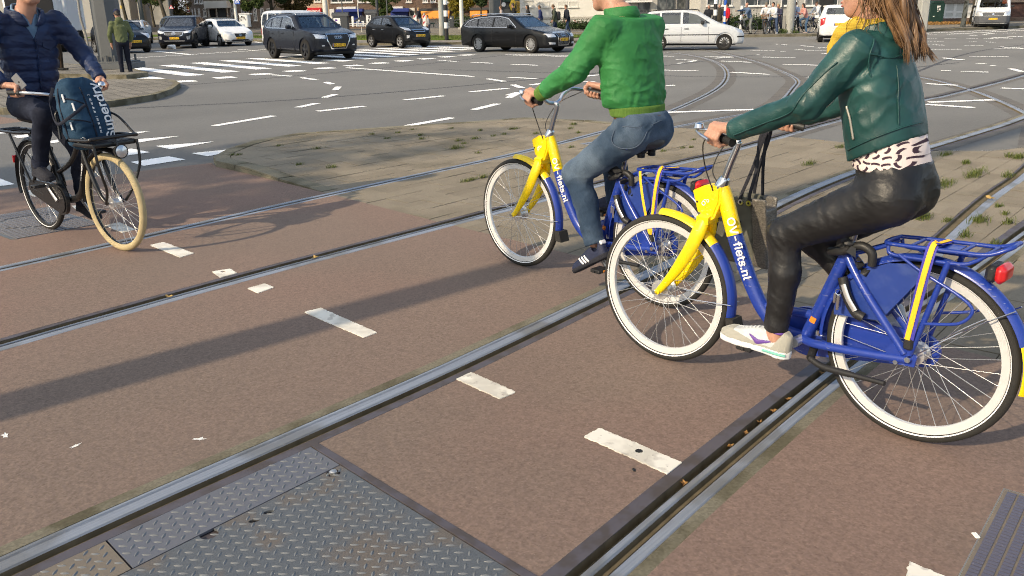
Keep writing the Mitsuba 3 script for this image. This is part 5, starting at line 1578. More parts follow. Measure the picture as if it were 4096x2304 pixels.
    # blouse showing below the hem
    def bl(P):
        d = loft(P, [((0.16, 0, 0.98), 0.158, 0.124), ((0.175, 0, 1.03), 0.156, 0.124), ((0.195, 0, 1.12), 0.153, 0.117)], (0, 1, 0), 2.2)
        d = near(d, P, lambda p: folds(p, 0.004, 0.05, 9, (0, 0, 1), 3))
        return np.maximum(np.maximum(d, 1.025 - P[:, 2]), P[:, 2] - 1.16)
    part(t, 'blouse', xf(taubin(snet(bl, (0.0, -0.2, 0.95), (0.36, 0.2, 1.2), 0.008), 3), W), 'm_blouse', True)

    # trousers
    def tr(P):
        d = loft(P, [((0.135, 0, 0.915), 0.150, 0.098), ((0.15, 0, 0.98), 0.160, 0.118), ((0.175, 0, 1.06), 0.150, 0.122)], (0, 1, 0), 2.1)
        for y0, hp, kn, an in ((0.09, (0.14, 0.085, 0.935), (0.512, 0.115, 0.742), (0.507, 0.13, 0.335)), (-0.09, (0.14, -0.085, 0.935), (0.495, -0.115, 0.68), (0.20, -0.135, 0.425))):
            hp, kn, an = map(np.array, (hp, kn, an))
            ca = kn * 0.62 + an * 0.38 + np.array([-0.018, 0, 0])
            l = smin(rc(P, hp, kn, 0.108, 0.066), rc(P, kn, ca, 0.064, 0.060), 0.025)
            l = smin(l, rc(P, ca, an, 0.060, 0.047), 0.02)
            d = smin(d, l, 0.03)
        def w_(p):
            o = folds(p, 0.0028, 0.045, 12, (0.9, 0, -0.5), 0.5)
            e = np.linalg.norm(p - np.array([0.47, 0.12, 0.71]), axis=1)
            g = np.linalg.norm(p - np.array([0.23, 0.12, 1.0]), axis=1)
            b = np.linalg.norm(p - np.array([0.507, 0.13, 0.38]), axis=1)
            # gathered creases across the thigh and behind the knee
            q = p @ nrm(np.array([0.88, 0, -0.47]))
            cr_ = 0.0026 * np.sin(q * 190 + 6 * meshkit.noise(p / 0.05 + 9, 4)) * np.clip(meshkit.noise(p / 0.06 + 3, 8) * 2.4 - 1.0, 0, 1)
            return o + cr_ * np.clip((p[:, 0] - 0.2) / 0.08, 0, 1) * (p[:, 2] > 0.6) + folds(p, 0.008, 0.06, 5, (0.6, 0, 1), 3) * np.exp(-(g / 0.08) ** 2) + folds(p, 0.005, 0.035, 6, (0, 1, 0.2), 3) * (np.exp(-(e / 0.06) ** 2) + np.exp(-(b / 0.05) ** 2))
        d = near(d, P, w_)
        d = np.maximum(d, P[:, 2] - 1.052 + 0.06 * (P[:, 0] - 0.16))
        cutl = np.where(P[:, 1] > 0, 0.345 - P[:, 2] + (P[:, 0] - 0.507) * 0.15, ((P - np.array([0.20, -0.135, 0.425])) @ nrm(np.array([-0.29, 0, -0.26]))))
        return np.maximum(d, np.where(P[:, 2] < 0.6, cutl, -1))
    part(t, 'trousers', xf(taubin(snet(tr, (-0.02, -0.24, 0.28), (0.66, 0.24, 1.12), 0.0085), 3), W), 'm_blackleather', True)

    # shoes
    k, M, s = shoe(t, W, (0.437, 0.135, 0.247), (0.738, 0.15, 0.268), 1, 'm_sneaker', 'm_solewhite', laces='m_solewhite', h=0.0055)
    su = SHOE_SDF[0]

    def panel(nm, region, m, off=0.0022, lab=None):
        part(k, nm, xf(taubin(snet(lambda P: np.maximum(su(P) - off, region(P)), (-0.02, -0.06, -0.01), (0.32, 0.06, 0.13), 0.0042), 2), M), m, True, label=lab)
    flat2 = lambda P, a, b, r0, r1: rc(np.column_stack([P[:, 0], 0 * P[:, 0], P[:, 2]]), (a[0], 0, a[1]), (b[0], 0, b[1]), r0, r1)
    panel('toe_cap', lambda P: np.maximum(0.215 - P[:, 0] + (P[:, 2] - 0.03) * 0.8, 0.016 - P[:, 2]), 'm_sneakergrey')
    panel('mud_guard', lambda P: np.maximum(P[:, 2] - 0.036 - 0.02 * np.clip((P[:, 0] - 0.12) / 0.1, 0, 1), 0.016 - P[:, 2]) + 0 * P[:, 0], 'm_sneakergrey', 0.0016)
    panel('heel_counter', lambda P: np.maximum(P[:, 0] - 0.075 + (P[:, 2] - 0.02) * 0.55, 0.016 - P[:, 2]), 'm_sneakergrey')
    panel('stripe', lambda P: np.maximum(np.minimum(flat2(P, (0.075, 0.055), (0.125, 0.040), 0.004, 0.0105), flat2(P, (0.125, 0.040), (0.165, 0.062), 0.0105, 0.003)), -P[:, 1]), 'm_purple', 0.0036, 'purple curved stripe')
    part(k, 'midsole', xf(tube(spline([(0.004, 0.030, 0.014), (0.03, 0.0395, 0.015), (0.10, 0.0395, 0.013)], 5), 0.0062, 6, flat=(1, 0.35), upv=(0, 1, 0)), M), 'm_mint', True)
    part(k, 'collar', xf(ring((0.058, 0, 0.097), 0.031, 0.0055, 'z', 24, 8), M @ np.diag([1, 0.9, 1, 1])), 'm_purple', True)
    shoe(t, W, (0.10, -0.135, 0.395), (0.36, -0.15, 0.325), -1, 'm_sneaker', 'm_solewhite', h=0.007, up=(0.3, 0, 1))

    # scarf
    def sc(P):
        d = np.abs(loft(P, [((0.302, 0, 1.48), 0.074, 0.072), ((0.312, 0, 1.54), 0.066, 0.067)], (0, 1, 0))) - 0.011
        d = np.maximum(d, np.maximum(1.485 - P[:, 2] - (P[:, 0] - 0.3) * 0.25, P[:, 2] - 1.54 + (P[:, 0] - 0.3) * 0.15))
        tail = smins([rc(P, (0.33, 0.075, 1.53), (0.385, 0.06, 1.495), 0.020, 0.025), rc(P, (0.385, 0.06, 1.495), (0.418, 0.05, 1.44), 0.025, 0.022), rc(P, (0.418, 0.05, 1.44), (0.428, 0.05, 1.355), 0.022, 0.011)], 0.012)
        tail2 = smins([rc(P, (0.33, -0.075, 1.53), (0.385, -0.06, 1.49), 0.020, 0.024), rc(P, (0.385, -0.06, 1.49), (0.415, -0.04, 1.40), 0.024, 0.014)], 0.012)
        d = smin(smin(d, tail, 0.02), tail2, 0.02)
        return near(d, P, lambda p: folds(p, 0.006, 0.03, 14, (0.4, 0, -1), 4))
    part(t, 'scarf', xf(taubin(snet(sc, (0.18, -0.15, 1.30), (0.50, 0.15, 1.62), 0.0065), 2), W), 'm_scarf', True)

    # hair: a cap and many wavy strands blown back
    hr_ = short_hair(t, W, hc, HR, 0.97, 'm_hair', 4, 0.016, 0.035, back=-0.12, label='long wavy brown hair')
    r = np.random.default_rng(5)
    st = []
    for j in range(64):
        a = r.uniform(-1.25, 1.25) * np.pi * 0.62
        b = r.uniform(-0.35, 1.0)
        root0 = np.array([-0.02 - 0.075 * math.cos(a) * math.cos(b * 0.9) if abs(a) < 1.9 else 0.02, 0.078 * math.sin(a), 0.03 + 0.09 * math.sin(b)])
        root0 = hc + root0 @ HR
        z1 = 1.40 + 0.20 * r.uniform(0, 1) ** 1.3
        end0 = np.array([0.128 + (z1 - 1.40) * 0.62 + r.normal(0, 0.010), root0[1] * 0.5 + r.normal(0, 0.016), z1])
        mid0 = np.array([max(0.165, root0[0] * 0.45 + end0[0] * 0.55 - r.uniform(-0.02, 0.012)), root0[1] * 1.1, root0[2] * 0.5 + end0[2] * 0.5 + 0.015])
        ph, fr, amp = r.uniform(0, 6.28, 2), r.uniform(1.2, 2.0), r.uniform(0.008, 0.016)
        s_ = np.linspace(0, 1, 25)
        core = spline([root0, root0 * 0.65 + mid0 * 0.35 + np.array([-0.016, 0, 0.010]), mid0, mid0 * 0.4 + end0 * 0.6, end0], 6)
        core = core + np.column_stack([amp * s_ ** 0.8 * np.sin(s_ * fr * 6.28 + ph[0]), amp * s_ ** 0.8 * np.cos(s_ * fr * 6.28 + ph[0]), 0 * s_])
        st.append(tube(core, np.interp(s_, [0, 0.3, 0.75, 1], [0.009, 0.013, 0.010, 0.001]), 7, cap=False))
        for i in range(24):
            root = root0 + r.normal(0, 0.007, 3)
            end = end0 + r.normal(0, 0.006, 3)
            mid = mid0 + r.normal(0, 0.008, 3)
            qq = spline([root, root * 0.65 + mid * 0.35 + np.array([-0.016, 0, 0.010]), mid, mid * 0.4 + end * 0.6, end], 6)
            s_ = np.linspace(0, 1, len(qq))
            am = amp * s_ ** 0.8
            p2 = ph + r.normal(0, 0.22, 2)
            qq = qq + np.column_stack([am * np.sin(s_ * fr * 6.28 + p2[0]), am * np.cos(s_ * fr * 6.28 + p2[0]), am * 0.3 * np.sin(s_ * fr * 6.28 + p2[1])])
            st.append(tube(qq, np.interp(s_, [0, 0.7, 1], [0.0018, 0.0014, 0.0004]), 4, cap=False))
    for i in range(60):   # locks falling by the neck
        s0 = r.choice([-1, 1])
        root = hc + np.array([r.uniform(-0.05, 0.01), s0 * 0.075, r.uniform(0.02, 0.08)]) @ HR
        end = np.array([0.265 + r.normal(0, 0.035), s0 * (0.085 + r.uniform(0, 0.03)), 1.53 + r.normal(0, 0.03)])
        q = spline([root, root * 0.5 + end * 0.5 + np.array([-0.012, s0 * 0.022, 0]), end], 9)
        s_ = np.linspace(0, 1, len(q))
        ph = r.uniform(0, 6.28)
        q = q + np.column_stack([0.009 * s_ * np.sin(s_ * 14 + ph), 0.007 * s_ * np.cos(s_ * 14 + ph), 0 * s_])
        st.append(tube(q, np.interp(s_, [0, 0.7, 1], [0.0021, 0.0017, 0.0005]), 5, cap=False))
    part(hr_, 'strands', xf(cat_(st), W), 'm_hair', True, kind='stuff', label='wavy strands of brown hair')

    # shopping bag on the right grip
    bag = thing('handbag', 'grey suede tote bag hanging from the handlebar of the nearest bicycle', 'bag')
    mat('m_suedegrey', leather((0.105, 0.105, 0.088), (0.155, 0.155, 0.13), 16), 0.9, spec=0.15)
    mat('m_snake', proc(lambda p, n, uv: mix((0.085, 0.078, 0.068), (0.15, 0.137, 0.12), sst(0.35, 0.7, noise(p.x * 200 + p.z * 120, p.y * 200, p.z * 260)))), 0.38, spec=0.6, bump=creases(60, (0.6, 0.2, 0.7), 2.5, 2.0), bump_scale=0.002)
    def bagf(x0, x1):
        def f(P):
            z = (P[:, 2] - 0.475) / 0.32
            hw = 0.028 + 0.032 * np.clip(z, 0, 1)
            bulge = 0.006 * np.sin((P[:, 0] - 0.7) * 22 + 3 * meshkit.noise(P / 0.12 + 4, 3))
            c = -0.235 + 0.02 * (P[:, 0] - 0.9)
            d = np.maximum(np.abs(P[:, 1] - c - bulge) - hw, np.maximum(x0 - P[:, 0] - 0.02 * (1 - z), P[:, 0] - x1 + 0.02 * (1 - z)))
            d = np.maximum(d, np.maximum(0.475 - P[:, 2], P[:, 2] - 0.792 + 0.05 * (P[:, 0] - 0.7) * 0.3))
            ins = np.maximum(np.maximum(np.abs(P[:, 1] - c - bulge) - hw + 0.016, 0.745 - P[:, 2]), np.maximum(0.735 - P[:, 0], P[:, 0] - 1.09))
            return np.maximum(d, -ins)
        return f
    lo, hi = (0.68, -0.34, 0.45), (1.14, -0.13, 0.83)
    part(bag, 'body', xf(taubin(snet(bagf(0.84, 1.12), lo, hi, 0.007), 5), W), 'm_suedegrey', True)
    part(bag, 'side_panel', xf(taubin(snet(bagf(0.768, 0.842), lo, hi, 0.007), 5), W), 'm_snake', True, label='shiny crackled end panel')
    for y in (-0.18, -0.29):
        for x0, x1 in ((0.80, 0.885), (0.815, 0.845)):
            part(bag, 'strap', xf(tube(spline([(x0 - 0.012, -0.225, 1.127), (x0 + 0.01, -0.2 if y > -0.2 else -0.25, 1.05), (x0 + (x1 - x0) * 0.6, (y - 0.225) * 0.5, 0.92), (x1, y, 0.80), (x1, y, 0.765)], 6), 0.0082, 8, flat=(1, 0.4), upv=(0, 1, 0)), W), 'm_suede', 50)
            part(bag, 'eyelet', xf(lathe([(0.006, y - 0.004), (0.0125, y - 0.004), (0.0125, y + 0.006), (0.006, y + 0.006)], 'y', 16, (x1, 0, 0.768)), W), 'm_chrome')
    part(bag, 'zip_pocket', xf(cbox(0.88, 1.0, -0.184, -0.178, 0.665, 0.683, 0.002), W), 'm_suede')
    return t


woman()


# ---------------------------------------------------------------- the man in the green jacket
def greenman():
    W = W_GREEN
    t = thing('person', 'man in green bomber jacket and faded jeans riding a rental bicycle', 'person')
    gc, gb = np.array([0.745, 0.254, 1.116]), np.array([-0.075, 0.024, -0.012])
    wr = np.array([0.675, 0.275, 1.145])
    hands = [grip_hand(gc * [1, s, 1], gb * [1, s, 1], wr * [1, s, 1], gb * [-1, -s, -1], k=1.06) for s in (1, -1)]
    hc, HR = np.array([0.435, 0.0, 1.715]), dirs(4, 8)
    sh, el = np.array([0.285, 0.185, 1.495]), np.array([0.40, 0.285, 1.285])
    arms = [(sh * [1, s, 1], el * [1, s, 1], 0.05, 0.04) for s in (1, -1)] + [(el * [1, s, 1], wr * [1, s, 1], 0.04, 0.028) for s in (1, -1)]
    L = dict(hip=(0.16, 0.09, 0.955), knee=(0.54, 0.12, 0.70), ank=(0.385, 0.13, 0.325))
    Rr = dict(hip=(0.16, -0.09, 0.955), knee=(0.49, -0.12, 0.835), ank=(0.455, -0.13, 0.52))
    legs = [(d['hip'], d['knee'], 0.07, 0.05) for d in (L, Rr)] + [(d['knee'], d['ank'], 0.048, 0.036) for d in (L, Rr)]
    spine = [((0.15, 0, 0.95), 0.14, 0.10), ((0.2, 0, 1.1), 0.13, 0.09), ((0.25, 0, 1.3), 0.16, 0.10), ((0.29, 0, 1.48), 0.16, 0.08), ((0.34, 0, 1.58), 0.065, 0.065)]
    put(t, body_core(W, spine, arms + legs, (hc, HR, 1.02, False, (0.35, 0, 1.55)), hands), 'm_skin', True)
    eyes(t, W, hc, HR, 1.02)
    short_hair(t, W, hc, HR, 1.02, 'm_brownhair', 3, 0.010, 0.03)
    tor = [((0.20, 0, 1.06), 0.170, 0.108), ((0.225, 0, 1.13), 0.205, 0.130), ((0.245, 0, 1.26), 0.208, 0.128), ((0.262, 0, 1.40), 0.206, 0.122), ((0.283, 0, 1.50), 0.168, 0.102), ((0.33, 0, 1.575), 0.085, 0.082)]

    def jk(P):
        d = loft(P, tor, (0, 1, 0), 2.3)
        for s in (1, -1):
            y = np.array([1, s, 1])
            a = smin(rc(P, sh * y, el * y, 0.084, 0.068), rc(P, el * y, wr * y, 0.068, 0.047), 0.02)
            d = smin(d, a, 0.04)
        return d

    def cuts(P, d, z0=1.088, b=0.055):
        d = np.maximum(d, z0 - P[:, 2])
        for s in (1, -1):
            y = np.array([1, s, 1])
            n_ = nrm((wr - el) * y)
            d = np.where(np.linalg.norm(P - wr * y, axis=1) < 0.14, np.maximum(d, (P - wr * y) @ n_ + b), d)
        return d

    def f(P):
        d = jk(P)

        def w_(p):
            o = folds(p, 0.0048, 0.045, 21, (0.75, -0.5, -0.4), 4.0)
            e = np.linalg.norm(p - el, axis=1)
            a = np.linalg.norm(p - np.array([0.27, 0.17, 1.36]), axis=1)
            lowr = np.exp(-((p[:, 2] - 1.17) / 0.09) ** 2)
            return o * (0.5 + 0.7 * np.exp(-(e / 0.12) ** 2) + 0.7 * np.exp(-(a / 0.12) ** 2) + 0.9 * lowr) 
        d = near(d, P, w_, 0.04)
        return np.maximum(cuts(P, d), P[:, 2] - 1.565 - (P[:, 0] - 0.33) * 0.2)
    lo, hi = np.array([0.0, -0.46, 1.0]), np.array([0.78, 0.46, 1.64])
    j = part(t, 'jacket', xf(taubin(snet(f, lo, hi, 0.0088), 2), W), 'm_green', True)

    def hem(P):
        d = loft(P, [((0.192, 0, 1.03), 0.170, 0.108), ((0.205, 0, 1.10), 0.182, 0.115)], (0, 1, 0), 2.3)
        return np.maximum(d, np.maximum(1.043 - P[:, 2], P[:, 2] - 1.10))
    part(j, 'waistband', xf(taubin(snet(hem, (0, -0.25, 1.0), (0.4, 0.25, 1.14), 0.008), 4), W), 'm_olive', True, label='ribbed olive waistband')
    for s in (1, -1):
        y = np.array([1, s, 1])
        n_ = nrm((wr - el))
        a, b = wr - n_ * 0.062, wr + n_ * 0.004
        part(j, 'cuff', xf(tube([a * y, (a * 0.7 + b * 0.3) * y, (a * 0.3 + b * 0.7) * y, b * y], [0.046, 0.0455, 0.042, 0.0385], 20), W), 'm_olive', 50, label='ribbed olive cuff')

    def col(P):
        d = np.abs(loft(P, [((0.322, 0, 1.545), 0.088, 0.085), ((0.345, 0, 1.60), 0.078, 0.076)], (0, 1, 0))) - 0.009
        return np.maximum(d, np.maximum(1.54 - P[:, 2], P[:, 2] - 1.597 + (P[:, 0] - 0.33) * 0.1))
    part(j, 'collar', xf(taubin(snet(col, (0.2, -0.14, 1.5), (0.46, 0.14, 1.64), 0.0065), 3), W), 'm_green', True)

    def onsurf(pts, off, base):
        p = np.array(pts, float)
        for _ in range(14):
            d = base(p)
            g = np.stack([(base(p + e) - base(p - e)) / 0.004 for e in np.eye(3) * 0.002], 1)
            p -= nrm(g) * (d - off)[:, None]
        return p
    def tr(P):
        d = loft(P, [((0.14, 0, 0.935), 0.155, 0.10), ((0.155, 0, 0.99), 0.168, 0.122), ((0.185, 0, 1.06), 0.160, 0.105)], (0, 1, 0), 2.2)
        for q in (L, Rr):
            hp, kn, an = map(np.array, (q['hip'], q['knee'], q['ank']))
            l = smin(rc(P, hp, kn, 0.108, 0.077), rc(P, kn, kn * 0.6 + an * 0.4 + np.array([-0.018, 0, 0]), 0.075, 0.07), 0.03)
            l = smin(l, rc(P, kn * 0.6 + an * 0.4 + np.array([-0.018, 0, 0]), an, 0.07, 0.058), 0.02)
            d = smin(d, l, 0.035)

        def w_(p):
            e = np.linalg.norm(p - np.array([0.48, 0.12, 0.69]), axis=1)
            g = np.linalg.norm(p - np.array([0.27, 0.10, 1.0]), axis=1)
            b = np.linalg.norm(p - np.array([0.39, 0.13, 0.37]), axis=1)
            return folds(p, 0.0035, 0.06, 31, (0.5, 0, -1), 2.0) + folds(p, 0.007, 0.055, 33, (0.2, 1, 0.2), 3) * (np.exp(-(e / 0.09) ** 2) + np.exp(-(b / 0.08) ** 2)) + folds(p, 0.008, 0.07, 36, (0.8, 0, 0.6), 3) * np.exp(-(g / 0.1) ** 2)
        d = near(d, P, w_, 0.035)
        d = np.maximum(d, P[:, 2] - 1.065)
        ca, cb = (np.array(L['ank']) - P) @ nrm(np.array(L['knee']) - L['ank']), (np.array(Rr['ank']) - P) @ nrm(np.array(Rr['knee']) - Rr['ank'])
        return np.maximum(d, np.where(P[:, 2] < 0.62, np.where(P[:, 1] > 0, ca - 0.015, cb - 0.015), -1))
    jm = part(t, 'jeans', xf(taubin(snet(tr, (-0.02, -0.26, 0.26), (0.72, 0.26, 1.1), 0.0092), 2), W), 'm_jeans', True)
    mat('m_stitch', (0.075, 0.105, 0.155), 0.8)
    base = lambda P: np.minimum(loft(P, [((0.14, 0, 0.935), 0.155, 0.10), ((0.155, 0, 0.99), 0.168, 0.122), ((0.185, 0, 1.06), 0.160, 0.105)], (0, 1, 0), 2.2), np.minimum(rc(P, L['hip'], L['knee'], 0.108, 0.077), rc(P, L['knee'], L['ank'], 0.075, 0.058)) - 0.004)
    for pts in ([(0.03, 0.0, 1.03), (0.06, 0.12, 1.0), (0.14, 0.2, 1.01)], [(0.05, 0.1, 0.98), (0.07, 0.15, 0.9), (0.14, 0.2, 0.88), (0.2, 0.22, 0.92), (0.2, 0.22, 0.99)]):
        part(jm, 'seam', xf(tube(onsurf(spline(pts, 10), 0.001, base), 0.0024, 6), W), 'm_stitch', True)
    mat('m_belt', (0.12, 0.045, 0.02), 0.6)
    part(t, 'belt', xf(taubin(snet(lambda P: np.maximum(loft(P, [((0.172, 0, 1.02), 0.170, 0.122), ((0.186, 0, 1.06), 0.166, 0.112)], (0, 1, 0), 2.2), np.abs(P[:, 2] - 1.043) - 0.013), (0, -0.22, 1.0), (0.36, 0.22, 1.1), 0.008), 2), W), 'm_belt', True)
    k, M, s = shoe(t, W, (0.262, 0.14, 0.268), (0.505, 0.155, 0.118), 1, 'm_navyshoe', 'm_suede', up=(0.55, 0, 0.8), h=0.006)
    for i in range(3):
        x = 0.125 + 0.022 * i
        part(k, 'stripe', xf(tube(spline([(x + 0.022, 0.030, 0.062), (x + 0.008, 0.0385, 0.04), (x - 0.006, 0.0415, 0.018)], 5), 0.0068, 6, flat=(1, 0.45), upv=(0, 1, 0)), M), 'm_white', True)
    part(k, 'heel_tab', xf(cbox(-0.004, 0.012, -0.022, 0.022, 0.075, 0.098, 0.004), M), 'm_white')
    shoe(t, W, (0.41, -0.14, 0.46), (0.68, -0.155, 0.425), -1, 'm_navyshoe', 'm_suede', h=0.008)
    return t


greenman()


# ---------------------------------------------------------------- the man in the navy quilted jacket
def blueman():
    W = W_BLUE
    t = thing('person', 'man in navy quilted jacket and denim shirt riding the black bicycle', 'person')
    gb = np.array([-0.115, 0.023, 0.0])
    gl, gr_ = np.array([0.615, 0.298, 1.116]), np.array([0.60, -0.30, 1.116])
    wl, wr_ = np.array([0.545, 0.335, 1.165]), np.array([0.52, -0.335, 1.165])
    hands = [grip_hand(gl, gb, wl, -gb, k=1.05), grip_hand(gr_, gb * [1, -1, 1], wr_, gb * [-1, 1, 1], k=1.05)]
    hc, HR = np.array([0.345, 0.02, 1.825]), dirs(-4, 4)
    shl, shr = np.array([0.265, 0.205, 1.575]), np.array([0.265, -0.205, 1.585])
    ell_, elr = np.array([0.33, 0.345, 1.325]), np.array([0.27, -0.38, 1.345])
    arms = [(shl, ell_, 0.05, 0.04), (ell_, wl, 0.04, 0.028), (shr, elr, 0.05, 0.04), (elr, wr_, 0.04, 0.028)]
    Rr = dict(hip=(0.15, -0.09, 0.985), knee=(0.585, -0.13, 0.955), ank=(0.365, -0.13, 0.57))
    L = dict(hip=(0.15, 0.09, 0.985), knee=(0.50, 0.12, 0.64), ank=(0.36, 0.13, 0.24))
    legs = [(d['hip'], d['knee'], 0.07, 0.05) for d in (L, Rr)] + [(d['knee'], d['ank'], 0.048, 0.036) for d in (L, Rr)]
    spine = [((0.14, 0, 0.97), 0.14, 0.10), ((0.17, 0, 1.13), 0.13, 0.09), ((0.215, 0, 1.36), 0.16, 0.10), ((0.25, 0, 1.56), 0.16, 0.08), ((0.275, 0, 1.66), 0.065, 0.065)]
    put(t, body_core(W, spine, arms + legs, (hc, HR, 1.03, False, (0.275, 0, 1.62)), hands), 'm_skin', True)
    eyes(t, W, hc, HR, 1.03)
    short_hair(t, W, hc, HR, 1.03, 'm_brownhair', 6, 0.012, 0.03)
    tor = [((0.165, 0, 1.03), 0.178, 0.125), ((0.185, 0, 1.16), 0.185, 0.130), ((0.21, 0, 1.33), 0.202, 0.137), ((0.235, 0, 1.49), 0.205, 0.127), ((0.25, 0, 1.59), 0.165, 0.10), ((0.27, 0, 1.65), 0.085, 0.082)]

    def jk(P):
        d = loft(P, tor, (0, 1, 0), 2.3)
        for s_, e_, w_ in ((shl, ell_, wl), (shr, elr, wr_)):
            a = smin(rc(P, s_, e_, 0.083, 0.068), rc(P, e_, w_, 0.068, 0.049), 0.02)
            d = smin(d, a, 0.035)
        return d

    def f(P):
        d = jk(P)

        def w_(p):
            arm = np.abs(p[:, 1]) > 0.225
            zz = p[:, 2] + 0.012 * (meshkit.noise(p / 0.09 + 2, 3) - 0.5)
            q = np.abs(((zz / 0.082) % 1.0) - 0.5) * 2
            quilt = 0.010 * np.clip(q - 0.0, 0, 1) ** 3
            aa = np.where(p[:, 1] > 0, (p - shl) @ nrm(wl - shl), (p - shr) @ nrm(wr_ - shr))
            qa = np.abs(((aa / 0.075) % 1.0) - 0.5) * 2
            quilt = np.where(arm, 0.007 * np.clip(qa, 0, 1) ** 3, quilt)
            front = (np.abs(p[:, 1]) < 0.006) & (p[:, 0] > 0.2)
            return quilt + folds(p, 0.0055, 0.05, 41, (0, 0.6, -1), 1.6) + np.where(front, 0.006, 0)
        d = near(d, P, w_, 0.035)
        d = np.maximum(d, 1.045 - P[:, 2])
        # open neck
        v = np.maximum(np.abs(P[:, 1]) - np.clip((P[:, 2] - 1.455) * 0.46, 0, 0.09), 0.25 - P[:, 0])
        d = np.maximum(d, -np.where(P[:, 2] > 1.45, v, 1))
        d = np.maximum(d, P[:, 2] - 1.66)
        for e_, w2 in ((ell_, wl), (elr, wr_)):
            d = np.where(np.linalg.norm(P - w2, axis=1) < 0.13, np.maximum(d, (P - w2) @ nrm(w2 - e_) - 0.005), d)
        return d
    lo, hi = np.array([0.0, -0.48, 1.02]), np.array([0.64, 0.48, 1.72])
    j = part(t, 'jacket', xf(taubin(snet(f, lo, hi, 0.0092), 2), W), 'm_navy', True)

    def col(P, r=0.0, z1=1.675, th=0.010):
        d = np.abs(loft(P, [((0.255, 0, 1.60), 0.105 + r, 0.10 + r), ((0.272, 0, 1.69), 0.088 + r, 0.085 + r)], (0, 1, 0))) - th
        d = np.maximum(d, np.maximum(1.595 - P[:, 2] - (P[:, 0] - 0.25) * 0.55, P[:, 2] - z1 + (P[:, 0] - 0.2) * 0.25))
        return np.maximum(d, -np.maximum(np.abs(P[:, 1]) - np.clip((P[:, 2] - 1.50) * 0.5, 0.004, 0.1), 0.27 - P[:, 0]))
    part(j, 'collar', xf(taubin(snet(lambda P: col(P, 0.02, 1.68, 0.011), (0.08, -0.18, 1.5), (0.46, 0.18, 1.74), 0.0075), 3), W), 'm_navy', True)

    def shirt(P):
        d = loft(P, [((0.215, 0, 1.40), 0.15, 0.118), ((0.24, 0, 1.52), 0.14, 0.108), ((0.26, 0, 1.62), 0.088, 0.085)], (0, 1, 0))
        v = np.maximum(np.abs(P[:, 1]) - np.clip((P[:, 2] - 1.545) * 0.42, 0, 0.06), 0.27 - P[:, 0])
        return np.maximum(np.maximum(d, P[:, 2] - 1.63), -np.where(P[:, 2] > 1.54, v, 1))
    sh_ = part(t, 'shirt', xf(taubin(snet(shirt, (0.05, -0.2, 1.38), (0.42, 0.2, 1.68), 0.0085), 3), W), 'm_denimshirt', True)
    part(sh_, 'collar', xf(taubin(snet(lambda P: col(P, -0.012, 1.705, 0.006), (0.1, -0.16, 1.5), (0.44, 0.16, 1.74), 0.006), 3), W), 'm_denimshirt', True)

    def onsurf(pts, off, base):
        p = np.array(pts, float)
        for _ in range(14):
            d = base(p)
            g = np.stack([(base(p + e) - base(p - e)) / 0.004 for e in np.eye(3) * 0.002], 1)
            p -= nrm(g) * (d - off)[:, None]
        return p
    fl = onsurf([(0.4, 0.05, 1.43), (0.4, 0.165, 1.43), (0.4, 0.165, 1.395), (0.4, 0.108, 1.37), (0.4, 0.05, 1.395)], 0.004, jk)
    part(j, 'pocket_flap', xf(hull(np.vstack([fl, fl - [0.012, 0, 0]])), W), 'm_navy', 50)
    part(j, 'placket', xf(tube(onsurf(spline([(0.4, 0.006, 1.45), (0.4, 0.004, 1.3), (0.4, 0.002, 1.08)], 10), 0.002, jk), 0.012, 6, flat=(0.3, 1), upv=(1, 0, 0)), W), 'm_navy', True)
    for z in (1.44, 1.34, 1.24, 1.14):
        q = onsurf([(0.4, 0.004, z)], 0.004, jk)[0]
        part(j, 'button', xf(lathe([(0, 0.003), (0.007, 0.002), (0.008, -0.003)], 'x', 12, q), W), 'm_navyshoe', 40)

    def tr(P):
        d = loft(P, [((0.14, 0, 0.955), 0.155, 0.105), ((0.15, 0, 1.0), 0.165, 0.12), ((0.165, 0, 1.08), 0.155, 0.108)], (0, 1, 0), 2.2)
        for q in (L, Rr):
            hp, kn, an = map(np.array, (q['hip'], q['knee'], q['ank']))
            l = smin(rc(P, hp, kn, 0.10, 0.07), rc(P, kn, kn * 0.6 + an * 0.4 + np.array([-0.015, 0, 0]), 0.068, 0.063), 0.03)
            l = smin(l, rc(P, kn * 0.6 + an * 0.4 + np.array([-0.015, 0, 0]), an, 0.063, 0.05), 0.02)
            d = smin(d, l, 0.035)
        d = near(d, P, lambda p: folds(p, 0.005, 0.06, 51, (0.2, 1, -0.3), 2.0), 0.03)
        ca, cb = (np.array(L['ank']) - P) @ nrm(np.array(L['knee']) - L['ank']), (np.array(Rr['ank']) - P) @ nrm(np.array(Rr['knee']) - Rr['ank'])
        return np.maximum(np.maximum(d, P[:, 2] - 1.09), np.where(P[:, 2] < 0.8, np.where(P[:, 1] > 0, ca - 0.02, cb - 0.02), -1))
    part(t, 'jeans', xf(taubin(snet(tr, (-0.02, -0.26, 0.18), (0.70, 0.26, 1.12), 0.0105), 2), W), 'm_darkjeans', True)
    part(t, 'jeans_cuff', xf(tube([np.array([0.388, -0.13, 0.618]), np.array([0.37, -0.13, 0.578])], [0.058, 0.057], 18), W), 'm_darkjeans', 50)
